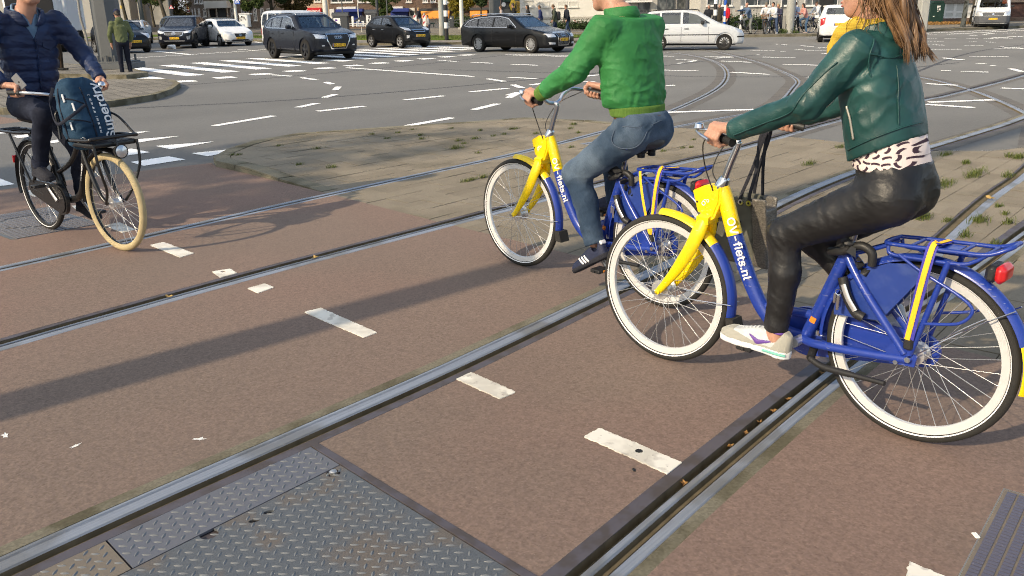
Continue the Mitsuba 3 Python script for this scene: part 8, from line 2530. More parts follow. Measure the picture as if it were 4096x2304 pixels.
# signs
t, p = post('white pole carrying a blue lane arrow sign', 949, 108, 72, 0.11, 2.45, 'm_whitepole', name='road_sign', cat='sign')
(xa, za_), (xb, zb_) = at(935, -30, 71.8), at(961, 17, 71.8)
k = part(t, 'panel', cbox(xa, xb, 71.7, 71.8, zb_, za_, 0.02), 'm_signblue', label='blue panel with white lane arrows')
for i, dx in enumerate((0.2, 0.42, 0.6, 0.84)):
    xx = xa + (xb - xa) * dx
    lean = (-0.10, 0, 0, 0.10)[i]
    part(k, 'arrow', cat_([hull([(xx + a, 71.69 + b, zb_ + c) for a in (-0.018, 0.018) for b in (0, 0.01) for c in (0.08, 0.26)]), hull([(xx + lean + a, 71.69 + b, zb_ + 0.26 + c) for a, c in ((-0.06, 0), (0.06, 0), (0, 0.1)) for b in (0, 0.01)])]), 'm_white')
t, p = post('grey pole with a red-bordered triangular warning sign', 687, 100, 66, 0.07, 4, 'm_greypole', name='road_sign', cat='sign')
c = gone(685, 30, 65.85)
for r_, m_, dy in ((0.20, 'm_signred', 0.0), (0.135, 'm_white', -0.01)):
    part(t, 'panel', hull([c + [r_ * math.cos(a), dy + b, r_ * math.sin(a)] for a in (math.pi / 2, math.pi * 7 / 6, math.pi * 11 / 6) for b in (-0.01, 0.01)]), m_)
part(t, 'mark', cbox(c[0] - 0.018, c[0] + 0.018, c[1] - 0.032, c[1] - 0.02, c[2] - 0.05, c[2] + 0.06, 0.004), 'm_black')
t, p = post('thin dark pole with an orange panel by the viaduct', 482, 100, 80, 0.06, 4, 'm_darkpole', name='road_sign', cat='sign')
blk(t, 'panel', 'm_signyellow', 480, 22, 494, 35, 79.8, 0.08)
t = thing('shop_banner', 'tall red and yellow vertical shop banner on the brick corner', 'sign')
(xa, za_), (xb, zb_) = at(744, 12, D1 - 2), at(757, 66, D1 - 2)
for i in range(6):
    h_ = (za_ - zb_) / 6
    part(t, 'panel', cbox(xa, xb, D1 - 2, D1 - 1.7, zb_ + i * h_, zb_ + (i + 1) * h_ - 0.02, 0.01), 'm_signred' if i < 3 else 'm_signyellow')
    part(t, 'mark', hull([((xa + xb) / 2 + a, D1 - 2.02 + b, zb_ + (i + 0.5) * h_ + c) for a, c in ((-0.11, -0.06), (0.1, -0.08), (0.12, 0.07), (-0.06, 0.1)) for b in (0, 0.015)]), 'm_white' if i < 3 else 'm_signred')
t = thing('utility_box', 'white street cabinet with dark doodles left of the grey van-like car', 'utility box')
blk(t, 'body', 'm_polewhite', 955, 57, 996, 108, 70, 0.7)
blk(t, 'lid', 'm_polewhite', 953, 54, 998, 58, 69.95, 0.8)
for i, (a, b, w, h_) in enumerate(((958, 66, 4, 14), (964, 64, 7, 9), (966, 76, 3, 6), (973, 66, 6, 11), (981, 74, 3, 8), (960, 82, 8, 2))):
    blk(t, 'doodle', 'm_trim', a, b, a + w, b + h_, 69.985, 0.012, 0.003)
for lab, a, y0, b, base, Yd, pc in (('dark grey advertising column with a purple poster', 1327, 50, 1394, 126, 66, 'm_purple'), ('dark grey advertising column with a black and white poster', 1459, 39, 1508, 122, 68, 'm_black')):
    t = thing('advertising_column', lab, 'advertising column')
    x0_, z1_ = at(a, y0, Yd)
    x1_, z0_ = at(b, base, Yd)
    part(t, 'body', cbox(x0_, x1_, Yd, Yd + 0.6, z0_, z1_ - 0.28, 0.04), 'm_darkgrey')
    q = prism(Polygon([(0.3 * math.cos(s), 0.28 * math.sin(s)) for s in np.linspace(0, math.pi, 14)]), x0_ - 0.05, x1_ + 0.05)
    v = q.vertices
    part(t, 'top', TM(np.column_stack([v[:, 2], Yd + 0.3 + v[:, 0], z1_ - 0.279 + v[:, 1]]), q.faces), 'm_darkgrey', 30)
    w = x1_ - x0_
    k = part(t, 'poster', cbox(x0_ + 0.08 * w, x0_ + 0.52 * w, Yd - 0.03, Yd - 0.002, z0_ + 0.35, z1_ - 0.4, 0.006), 'm_polewhite')
    r = np.random.default_rng(int(a))
    cx, cz = x0_ + 0.3 * w, (z0_ + z1_) / 2
    for i in range(7):
        c = np.array([cx + r.normal(0, 0.05), Yd - 0.036, cz + r.normal(-0.05, 0.16)])
        part(k, 'print', hull([c + [r.normal(0, 0.05), dy, r.normal(0, 0.06)] for _ in range(4) for dy in (0, 0.004)]), pc)
t = thing('parasol', 'closed black terrace parasol with white print', 'parasol')
c = gone(1440, 88, 74)
part(t, 'canopy', hull([c + [a, b, 0] for a in (-0.6, 0.75) for b in (-0.5, 0.5)] + [c + [0.25, 0, 0.55]]), 'm_plastic')
part(t, 'pole', tube([c - [-0.1, 0, 0.9], c + [0.1, 0, 0.5]], 0.03, 8), 'm_whitepole')
part(t, 'emblem', hull([c + [0.0 + a, -0.52, 0.10 + b] for a, b in ((-0.06, 0.08), (0.06, 0.08), (0.05, -0.05), (0, -0.1), (-0.05, -0.05))] + [c + [0, -0.5, 0.1]]), 'm_white')
for i, px in enumerate((1405, 1424, 1446, 1462)):
    t = thing('terrace_screen', 'white terrace screen before the blue shop front', 'terrace screen', 'white terrace screens before the blue shop')
    blk(t, 'panel', 'm_polewhite', px, 84 if i else 66, px + 12, 107, 72 + 0.3 * i, 0.08)
t = thing('railing', 'white horizontal railing along the terrace', 'railing')
for y in (94, 101):
    a, b = gone(1395, y, 69), gone(1466, y, 69)
    part(t, 'rail', tube([a, b], 0.03, 6), 'm_polewhite')
for px in (1396, 1412, 1428, 1444, 1464):
    a, b = gone(px, 93, 69), gone(px, 108, 69)
    part(t, 'baluster', tube([a, b], 0.03, 6), 'm_polewhite')
t = thing('railing', 'thin bent grey railing behind the striped posts', 'railing')
for pts in ([(1730, 70), (1745, 90), (1770, 96), (1800, 103)], [(1800, 84), (1840, 78), (1880, 88)], [(1815, 88), (1860, 100), (1880, 105)], [(1745, 72), (1746, 112)], [(1861, 72), (1862, 90)]):
    part(t, 'rail', tube([gone(a, b, 64) for a, b in pts], 0.025, 6), 'm_greypole')
for i, px in enumerate((1660, 1697)):
    t = thing('road_works_beacon', ('left', 'right')[i] + ' one of two red and white striped road works beacons', 'beacon')
    (xa, za_), (xb, zb_) = at(px - 7, 61, 58), at(px + 8, 106, 58)
    part(t, 'board', cbox(xa, xb, 58, 58.06, zb_, za_, 0.01), 'm_polewhite')
    for z_ in (0.12, 0.5):
        part(t, 'stripe', hull([(xa + 0.02, 57.99 + b, zb_ + z_) for b in (0, 0.012)] + [(xb - 0.02, 57.99 + b, zb_ + z_ + 0.22) for b in (0, 0.012)] + [(xa + 0.02, 57.99 + b, zb_ + z_ + 0.17) for b in (0, 0.012)]), 'm_signred')
    part(t, 'lamp', tube([((xa + xb) / 2, 58.03, za_), ((xa + xb) / 2, 58.03, za_ + 0.16)], [0.07, 0.02], 10), 'm_lightpole')
    part(t, 'foot', cbox(xa - 0.1, xb + 0.1, 57.8, 58.3, zb_ - 0.5, zb_, 0.02), 'm_trim')
t = thing('litter_bin', 'dark grey litter bin with a white mark beside the yellow-green bush', 'bin')
blk(t, 'body', 'm_darkgrey', 1798, 64, 1816, 110, 60, 0.4)
blk(t, 'mark', 'm_white', 1801, 71, 1806, 75, 59.985, 0.01, 0.002)
t = thing('bench', 'low dark green bench under the orange awning', 'bench')
blk(t, 'seat', 'm_darkgreen', 1706, 93, 1738, 97, 66, 0.4)
blk(t, 'backrest', 'm_darkgreen', 1708, 91, 1738, 93, 66.4, 0.06)
for px in (1710, 1733):
    blk(t, 'leg', 'm_darkgreen', px, 97, px + 3, 110, 66.1, 0.3)
t = thing('utility_box', 'dark green street cabinet with white stickers before the white windows', 'utility box')
blk(t, 'body', 'm_darkgreen', 3724, 12, 3770, 96, 66, 0.7)
blk(t, 'lid', 'm_darkgreen', 3734, 4, 3776, 12, 65.95, 0.85)
for a, b, w, h_ in ((3749, 23, 6, 8), (3757, 23, 5, 6), (3756, 34, 6, 7), (3749, 34, 3, 4), (3750, 43, 3, 5), (3732, 64, 5, 4)):
    blk(t, 'sticker', 'm_polewhite', a, b, a + w, b + h_, 65.985, 0.012, 0.003)
t = thing('plastic_bag', 'crumpled white plastic bag on the road before the dark SUV', 'bag')
c = gone(687, 197, 45.0)
c[2] = 0.13
put(t, taubin(tri_(man_(hull([c + np.random.default_rng(3).normal(0, 1, 3) * 0 + q for q in np.random.default_rng(4).uniform(-1, 1, (26, 3)) * [0.24, 0.2, 0.12]])).refine(3)), 1), 'm_polewhite', 30)
# verge
lawn = Polygon([(-12.5, 56.5), (-6.5, 49.6), (-1.5, 48.8), (3.0, 48.2), (5.0, 49.8), (4.6, 53.5), (-4, 57.5), (-18, 66), (-26, 68)])
struct('lawn', prism(lawn, 0.0, 0.155), 'm_lawn')
struct('lawn', prism(Polygon([(-34, 70), (-24, 69.5), (-20, 74), (-34, 78)]), 0.0, 0.16), 'm_lawn')
r = np.random.default_rng(12)
V, F = [], []
for i in range(9000):
    while True:
        q = np.array([r.uniform(-20, 5), r.uniform(48, 66)])
        if lawn.contains(Point(q)):
            break
    th, h_, w = r.uniform(0, 6.28), r.uniform(0.05, 0.14), 0.012
    dx = np.array([math.cos(th), math.sin(th)])
    k0 = len(V)
    V += [(*(q - dx * w), 0.15), (*(q + dx * w), 0.15), (*(q + np.array([-dx[1], dx[0]]) * h_ * 0.5), 0.15 + h_)]
    F += [(k0, k0 + 1, k0 + 2)]
put('grass_001', TM(V, F), 'm_grass')
tag('grass_001', 'short grass of the verge behind the cars', 'grass', kind='stuff')


# ================================================================ trees, bushes
def leafmat(name, a, b):
    scene[name] = {'type': 'twosided', 'bsdf': {'type': 'principled', 'base_color': proc(lambda p, n, uv: mix(a, b, cr(dr.floor(p.x * 9), dr.floor(p.y * 9), dr.floor(p.z * 9)))), 'roughness': 0.6, 'specular': 0.3}}


leafmat('m_leafgreen', (0.030, 0.060, 0.014), (0.085, 0.115, 0.030))
leafmat('m_leafyellow', (0.13, 0.115, 0.012), (0.27, 0.21, 0.025))
leafmat('m_leafbrown', (0.055, 0.050, 0.018), (0.14, 0.095, 0.030))
leafmat('m_leafdark', (0.018, 0.036, 0.012), (0.045, 0.075, 0.022))
leafmat('m_leaflitter', (0.22, 0.11, 0.03), (0.42, 0.24, 0.08))
mat('m_bark', proc(lambda p, n, uv: mix((0.045, 0.038, 0.028), (0.10, 0.088, 0.065), fbm(p.x * 9, p.y * 9, p.z * 3, 4))), 0.95, spec=0.1)
mat('m_birch', proc(lambda p, n, uv: mix((0.30, 0.28, 0.22), (0.085, 0.075, 0.055), sst(0.42, 0.62, fbm(p.x * 7, p.y * 7, p.z * 5, 4)))), 0.9, spec=0.1)


def leaves(pts, size, r, flat=0.3):
    """Leaf-sized quads at the points."""
    n = len(pts)
    u = nrm(r.normal(0, 1, (n, 3)))
    v = nrm(np.cross(u, r.normal(0, 1, (n, 3))))
    s = size * r.uniform(0.6, 1.4, (n, 1))
    V = np.stack([pts - u * s, pts + v * s * 0.55, pts + u * s, pts - v * s * 0.55], 1).reshape(-1, 3)
    k = np.arange(n) * 4
    return TM(V, np.vstack([np.stack([k, k + 1, k + 2], 1), np.stack([k, k + 2, k + 3], 1)]))


def tree(lab, px, py_base, Y, h, r0, clumps, lm, n=1400, leaf=0.085, seed=0, bark='m_bark', lean=(0, 0), cat='tree', base=None, group=None):
    """A tree: trunk with limbs to each clump (offset, radius) of the crown."""
    r = np.random.default_rng(seed)
    p = gone(px, py_base, Y) if base is None else np.array(base, float)
    p[2] = max(p[2], 0.0) if base is None else p[2]
    t = thing('tree' if cat == 'tree' else 'bush', lab, cat, group)
    top = p + np.array([lean[0], lean[1], h])
    tr = spline([p - [0, 0, 0.05], p + (top - p) * 0.35 + r.normal(0, 0.06, 3), p + (top - p) * 0.7 + r.normal(0, 0.1, 3), top], 5)
    limbs = [tube(tr, np.interp(np.linspace(0, 1, len(tr)), [0, 0.1, 1], [r0 * 1.25, r0, r0 * 0.3]), 9)]
    pts = []
    for (ox, oy, oz), rad in clumps:
        c = p + np.array([ox, oy, oz])
        s0 = tr[int(len(tr) * np.clip(oz / h * 0.6, 0.1, 0.9))]
        limbs.append(tube(spline([s0, s0 * 0.5 + c * 0.5 + r.normal(0, 0.1, 3) + [0, 0, -0.1], c], 4), np.linspace(r0 * 0.4, 0.015, 9), 6))
        for j in range(5):
            e = c + nrm(r.normal(0, 1, 3)) * rad * 0.9
            limbs.append(tube([c, (c + e) / 2 + r.normal(0, 0.05, 3), e], [0.02, 0.012, 0.005], 4))
        q = nrm(r.normal(0, 1, (n, 3))) * rad * (r.uniform(0.15, 1, (n, 1)) ** 0.45)
        keep = meshkit.noise((q + c) / (rad * 0.45) + 50, seed) > 0.40
        pts.append((q * [1, 1, 0.85] + c)[keep])
    part(t, 'trunk', cat_(limbs), bark, 50)
    part(t, 'crown', leaves(np.vstack(pts), leaf, r), lm, kind='stuff', label='leaves')
    return t


def crown(w, h0, h1, n, seed, rad):
    r = np.random.default_rng(seed)
    return [((r.uniform(-w, w), r.uniform(-w, w), r.uniform(h0, h1)), rad * r.uniform(0.75, 1.25)) for _ in range(n)]


tree('green street tree behind the white street cabinet', 1003, 106, 78, 6.0, 0.10, [((-1.0, 0, 2.5), 0.75), ((0.2, 0, 2.3), 0.8), ((1.2, 0, 2.7), 0.8), ((-0.2, 0.2, 1.7), 0.55), ((0.8, 0, 1.9), 0.5)] + crown(1.5, 3.2, 5.5, 7, 1, 1.0), 'm_leafgreen', seed=1)
tree('brownish green tree above the grey van-like car', 1092, 106, 80, 6.5, 0.16, [((-0.6, 0, 2.9), 0.8), ((0.9, 0, 2.5), 0.7)] + crown(1.8, 3.4, 6, 7, 2, 1.1), 'm_leafdark', seed=2)
tree('yellowish green tree in front of the red shop sign', 1190, 106, 82, 6.0, 0.12, [((-1.2, 0, 2.3), 0.8), ((0, 0, 2.1), 0.85), ((1.1, 0, 2.5), 0.85), ((0.4, 0, 1.6), 0.6), ((-0.6, 0, 1.5), 0.5)] + crown(1.7, 3.2, 5.5, 7, 3, 1.1), 'm_leafbrown', seed=3)
tree('dark green tree between the blue shop fronts', 1530, 104, 80, 6.0, 0.12, [((-1.3, 0, 2.6), 0.75), ((-0.2, 0, 2.2), 0.8), ((1.0, 0, 2.5), 0.85), ((0.5, 0, 1.5), 0.55), ((0.0, 0, 1.1), 0.4)] + crown(1.6, 3.2, 5.5, 7, 4, 1.1), 'm_leafgreen', seed=4)
tree('yellow-leaved autumn tree behind the white pole', 1840, 108, 70, 5.0, 0.10, [((-0.5, 0, 2.3), 0.6), ((0.3, 0, 2.4), 0.65), ((-0.35, 0, 1.6), 0.55), ((0.45, 0, 1.6), 0.5), ((0.9, 0, 1.9), 0.5), ((-0.1, 0, 0.9), 0.5), ((0.2, 0, 0.5), 0.4)] + crown(1.0, 3.0, 4.6, 5, 5, 0.8), 'm_leafyellow', seed=5, n=1000)
tree('small dark tree in front of the second orange awning', 1923, 100, 68, 5.0, 0.07, [((-0.3, 0, 2.2), 0.6), ((0.4, 0, 2.3), 0.6), ((0.1, 0, 1.7), 0.45)] + crown(0.9, 2.8, 4.4, 5, 6, 0.8), 'm_leafdark', seed=6)
tree('leaning dark tree by the triangular warning sign', 672, 104, 70, 6.0, 0.15, [((-0.6, 0.5, 2.6), 0.9)] + crown(1.8, 3.0, 6.0, 7, 7, 1.2), 'm_leafbrown', lean=(-1.2, 0), seed=7)
tree('broad reddish brown tree left of the brick flats', 720, 104, 92, 7.0, 0.16, [((-0.8, 0, 2.0), 1.0), ((0.5, 0, 2.3), 1.0), ((-0.2, 0, 1.0), 0.9), ((0.6, 0, 0.9), 0.8), ((-1.4, 0, 1.2), 0.8)] + crown(2.2, 3.0, 6.5, 8, 8, 1.3), 'm_leafbrown', seed=8, n=1600)
tree('dark-trunked tree before the viaduct', 512, 104, 74, 6.5, 0.14, crown(1.7, 3.6, 6.2, 7, 9, 1.1), 'm_leafdark', lean=(-0.5, 0), seed=9)
tree('green tree between viaduct pillars', 618, 106, 86, 6.5, 0.12, [((-0.8, 0, 2.7), 0.8), ((0.5, 0, 2.5), 0.8)] + crown(1.9, 3.2, 6.2, 7, 10, 1.2), 'm_leafgreen', seed=10)
tree('slim pale birch with patchy bark on the right', 3850, 108, 56, 7.5, 0.14, crown(1.8, 4.5, 7.5, 7, 11, 1.2), 'm_leafyellow', seed=11, bark='m_birch', lean=(0.3, 0))
tree('smooth brown tree trunk beside the white van', 3893, 94, 63, 8.0, 0.27, crown(2.2, 5, 8, 8, 12, 1.4), 'm_leafbrown', seed=12, lean=(0.4, 0))


def bushes(lab, pxs, Y, h, w, lm, seed, n=900, flowers=None):
    r = np.random.default_rng(seed)
    t = thing('bush', lab, 'bush')
    pts, stems = [], []
    for px, py in pxs:
        p = gone(px, py, Y + r.uniform(-0.3, 0.3))
        for j in range(10):
            e = p + [r.normal(0, w * 0.5), r.normal(0, 0.2), h * r.uniform(0.5, 1.15)]
            stems.append(tube([p, (p + e) / 2 + r.normal(0, 0.05, 3), e], [0.015, 0.01, 0.005], 4))
        q = r.normal(0, 1, (n, 3)) * [w * 0.45, 0.25, h * 0.3] + [0, 0, h * 0.42]
        q = q[q[:, 2] > 0]
        pts.append(q + p)
    part(t, 'stem', cat_(stems), 'm_bark', kind='stuff', label='stems')
    part(t, 'leaf', leaves(np.vstack(pts), 0.055, r), lm, kind='stuff', label='leaves')
    if flowers:
        q = np.vstack(pts)
        q = q[q[:, 2] > np.percentile(q[:, 2], 90)][:: max(1, len(q) // 200)]
        part(t, 'flower', leaves(q, 0.05, r), flowers, kind='stuff', label='flowers')


mat('m_pinkflower', (0.6, 0.15, 0.15), 0.7)
bushes('dark green shrubs along the foot of the white building', [(2235, 118), (2270, 118), (2305, 118), (2335, 118), (2365, 118), (2400, 118)], 66, 0.62, 0.7, 'm_leafdark', 21, flowers='m_pinkflower')
bushes('dense green hedge behind the bald cyclist', [(2925, 115), (2950, 116), (2975, 117), (3005, 118), (3035, 118), (3060, 118)], 55, 0.72, 0.6, 'm_leafdark', 22, n=1300, flowers='m_pinkflower')
bushes('tangle of green weeds round the lamp post foot', [(3128, 146), (3172, 146)], 49.4, 0.42, 0.25, 'm_leafgreen', 23, n=260)
bushes('low green shrubs behind the white pole', [(1830, 108), (1850, 108), (1872, 106)], 66, 0.7, 0.6, 'm_leafdark', 24)
r = np.random.default_rng(33)
q = np.column_stack([r.uniform(*[at(a, 96, 64)[0] for a in (3690, 3935)], 2600), r.uniform(62.5, 66, 2600), r.uniform(0.15, 0.3, 2600)])
put('leaf_litter', leaves(q, 0.05, r), 'm_leaflitter')
tag('leaf_litter', 'drift of orange fallen leaves before the brick building', 'leaves', kind='stuff')

# out of the frame on the left: the pole and the tree whose shadows fall on the cycle path
sd = nrm(np.array([0.752, 0.66]))
t = thing('street_pole', 'round grey pole beside the near cycle path, outside the frame', 'pole')
b0 = np.array([-2.22, 3.34]) - sd * 3.4
part(t, 'shaft', tube([(*b0, 0), (*b0, 9.0)], 0.155, 20), 'm_greypole', 40)
tree('broad street tree outside the frame on the left', 0, 0, 0, 9.0, 0.2, [((0.6, -0.2, 6.2), 1.1), ((-0.8, 0.6, 6.6), 1.2), ((0.2, 1.2, 5.6), 0.9), ((1.6, 0.8, 5.9), 0.8), ((2.4, -0.2, 5.5), 0.6), ((-1.6, -0.6, 7.4), 1.2), ((0.4, 0, 7.8), 1.2)], 'm_leafgreen', seed=41, n=420, leaf=0.11, base=(-12.3, 1.6, 0))
# ================================================================ people and bicycles in the distance
HAIRS = {}
for nm, c in (('m_hdark', (0.03, 0.02, 0.014)), ('m_hbrown', (0.11, 0.06, 0.03)), ('m_hgrey', (0.30, 0.28, 0.25)), ('m_hblond', (0.33, 0.22, 0.10))):
    mat(nm, c, 0.6)
CL = {}


def cloth(c):
    k = 'm_cloth_%02d_%02d_%02d' % tuple(int(v * 99) for v in c)
    if k not in scene:
        mat(k, c, 0.85, spec=0.2)
    return k


def figure(lab, x, y, z, deg, h, top, legs, hair='m_hdark', pose='stand', stride=0.0, arms=None, long_hair=False, shoes=(0.03, 0.03, 0.03), group=None, turn=0.0, res=0.02, coat=False, bald=False, hood=False, look=0.0, cap=None):
    res = 0.025 if y > 40 else res
    """A clothed person; pose 'stand', 'walk' or 'ride'; local x forward."""
    W = frame(x, y, deg, z) @ np.diag([h / 1.78, h / 1.78, h / 1.78, 1])
    t = thing('person', lab, 'person', group)
    if pose == 'ride':
        hipz, hx = 0.93, 0.0
        tilt = 0.20
    else:
        hipz, hx = 0.93, 0.0
        tilt = 0.03 + 0.05 * (pose == 'walk')
    ch = np.array([hx + tilt * 1.0, 0, hipz + 0.36])
    ns = np.array([hx + tilt * 1.45, 0, hipz + 0.53])
    hc = ns + np.array([0.035, 0, 0.175])
    R = dirs(turn, 6 + look)
    sh = [ns + [-0.015, s * 0.185, -0.065] for s in (1, -1)]
    arms = arms or ([((0.02, 0.10, -0.29), (0.10, 0.06, -0.52)), ((0.0, -0.10, -0.29), (0.08, -0.06, -0.53))] if pose != 'ride' else [((0.16, 0.07, -0.25), (0.42, 0.04, -0.33)), ((0.16, -0.07, -0.25), (0.42, -0.04, -0.33))])
    el = [sh[i] + np.array(arms[i][0]) for i in (0, 1)]
    wr = [sh[i] + np.array(arms[i][1]) for i in (0, 1)]
    hip = [np.array([hx, s * 0.09, hipz]) for s in (1, -1)]
    if pose == 'ride':
        kn = [np.array([0.30, 0.12, 0.60]), np.array([0.40, -0.12, 0.80])]
        an = [np.array([0.16, 0.13, 0.16]), np.array([0.28, -0.13, 0.40])]
        if stride:
            kn[0], an[0] = np.array([0.16, 0.20, 0.52]), np.array([0.12, 0.26, 0.10])
    else:
        kn = [np.array([0.03 + 0.5 * stride, 0.10, 0.49]), np.array([0.05 - 0.35 * stride, -0.10, 0.50])]
        an = [np.array([0.75 * stride, 0.11, 0.09]), np.array([-0.95 * stride, -0.11, 0.10 + 0.12 * stride])]
    neck = (ns - [0, 0, 0.03], hc + [-0.01, 0, -0.05], 0.052, 0.052)
    limbs = [neck] + [(sh[i], el[i], 0.04, 0.035) for i in (0, 1)] + [(el[i], wr[i], 0.035, 0.026) for i in (0, 1)] + [(hip[i], kn[i], 0.065, 0.045) for i in (0, 1)] + [(kn[i], an[i], 0.045, 0.034) for i in (0, 1)]
    hands = []
    for i in (0, 1):
        f = nrm(wr[i] - el[i])
        hands += [(wr[i], wr[i] + f * 0.07, 0.028, 0.034)] + [(wr[i] + f * 0.06 + np.array([0, 0, 0.0]) + np.array([0.02 * (q - 1), 0, 0.012 * (q - 1)]), wr[i] + f * (0.15 - 0.008 * abs(q - 1)) + np.array([0.024 * (q - 1), 0, 0.012 * (q - 1) - 0.01]), 0.012, 0.010) for q in range(4)] + [(wr[i] + f * 0.03, wr[i] + f * 0.08 + np.array([0.04, 0, 0.015]), 0.014, 0.011)]
    spine = [(np.array([hx, 0, hipz - 0.02]), 0.13, 0.09), (ch, 0.14, 0.09), (ns, 0.06, 0.06)]

    def skin(P):
        d = smins([loft(P, spine, (0, 1, 0))] + [rc(P, *q) for q in limbs + hands], 0.02)
        return smin(d, head_sdf(P, hc, R, 1.0), 0.015)
    lo, hi = bounds_of([hc + [0, 0, 0.1], *an, *wr, *el, *kn, *sh, hip[0] - [0.1, 0, 0], hip[1]], 0.17)
    put(t, xf(snet(skin, lo, hi, res), W), 'm_skin', True)

    def topf(P):
        w = 1.16 if coat else 1.0
        d = loft(P, [(np.array([hx, 0, hipz - 0.06 - 0.12 * coat]), 0.165 * w, 0.125 * w), (np.array([hx + tilt * 0.5, 0, hipz + 0.15]), 0.165 * w, 0.12 * w), (ch, 0.195, 0.13), (ns - [0.01, 0, 0.05], 0.165, 0.095), (ns + [0, 0, 0.02], 0.075, 0.075)], (0, 1, 0), 2.2)
        for i in (0, 1):
            d = smin(d, smin(rc(P, sh[i], el[i], 0.072, 0.058), rc(P, el[i], wr[i], 0.058, 0.043), 0.02), 0.03)
        d = near(d, P, lambda p: folds(p, 0.010, 0.11, 3, (0, 0, 1), 1.5), 0.04)
        d = np.maximum(d, hipz - 0.03 - 0.14 * coat - P[:, 2])
        for i in (0, 1):
            f = nrm(wr[i] - el[i])
            d = np.where(np.linalg.norm(P - wr[i], axis=1) < 0.11, np.maximum(d, (P - wr[i]) @ f), d)
        if hood:
            d = smin(d, ell(P, ns + [-0.075, 0, 0.02], (0.065, 0.105, 0.085)), 0.03)
        return d
    part(t, 'jacket' if not isinstance(top, tuple) or len(top) == 3 else 'shirt', xf(snet(topf, lo, hi, res), W), cloth(top), True)

    def legf(P):
        d = loft(P, [(np.array([hx, 0, hipz - 0.06]), 0.155, 0.115), (np.array([hx + 0.01, 0, hipz + 0.10]), 0.15, 0.105)], (0, 1, 0), 2.2)
        for i in (0, 1):
            d = smin(d, smin(rc(P, hip[i] - [0, 0, 0.02], kn[i], 0.092, 0.068), rc(P, kn[i], an[i], 0.066, 0.054), 0.02), 0.03)
        d = near(d, P, lambda p: folds(p, 0.008, 0.09, 7, (0, 0, 1), 1.5), 0.04)
        return np.maximum(d, P[:, 2] - hipz - 0.09)
    part(t, 'trousers', xf(snet(legf, lo, hi, res), W), cloth(legs), True)
    if not bald:
        def hr(P):
            q = (P - hc) @ R.T
            d = ell(q, (-0.016, 0, 0.036), (0.105, 0.086, 0.096))
            d = smin(d, ell(q, (-0.05, 0, -0.03), (0.062, 0.07, 0.085)), 0.03)
            if long_hair:
                d = smin(d, rc(P, hc + [-0.06, 0, -0.03], hc + [-0.10, 0, -0.30], 0.075, 0.05), 0.05)
                d = smin(d, rc(P, hc + [-0.02, 0.07, 0.0], hc + [-0.03, 0.09, -0.22], 0.03, 0.03), 0.03)
            d = near(d, P, lambda p: folds(p, 0.012, 0.03, 5, (0, 0, 1), 3), 0.03)
            zl = np.interp(q[:, 0], [-0.12, -0.02, 0.04, 0.07, 0.11], [-0.4 if long_hair else -0.10, -0.35 if long_hair else -0.05, 0.0, 0.05, 0.075])
            return np.maximum(d, zl - q[:, 2])
        part(t, 'hair', xf(snet(hr, hc - [0.22, 0.16, 0.40], hc + 0.16, res * 0.7), W), hair, True)
    if cap:
        def cf(P):
            q = (P - hc) @ R.T
            d = np.maximum(ell(q, (-0.014, 0, 0.04), (0.109, 0.090, 0.095)), 0.028 - q[:, 2])
            return np.minimum(d, np.maximum(ell(q, (0.10, 0, 0.038), (0.10, 0.075, 0.016)), -q[:, 0] + 0.05))
        part(t, 'cap', xf(snet(cf, hc - 0.2, hc + 0.23, res * 0.6), W), cloth(cap), True)
    for i in (0, 1):
        f = np.array([1.0, 0.1 * (1 - 2 * i), -0.25 if (pose == 'walk' and i == 1 and stride) else 0.0])
        a = an[i] + [-0.075, 0, -0.085]
        sf = lambda P: np.maximum(smin(rc(P, a + [0.04, 0, 0.05], a + [0.06, 0, 0.06], 0.042, 0.045), rc(P, a + [0.05, 0, 0.035], a + nrm(f) * 0.24 + [0, 0, 0.032], 0.042, 0.034), 0.03), a[2] - P[:, 2] + np.minimum(0, (P[:, 0] - a[0]) * f[2]))
        part(t, 'shoe', xf(snet(sf, a - [0.06, 0.08, 0.08], a + [0.32, 0.1, 0.14], 0.014), W), cloth(shoes), True)
    return t, W, hc, ns


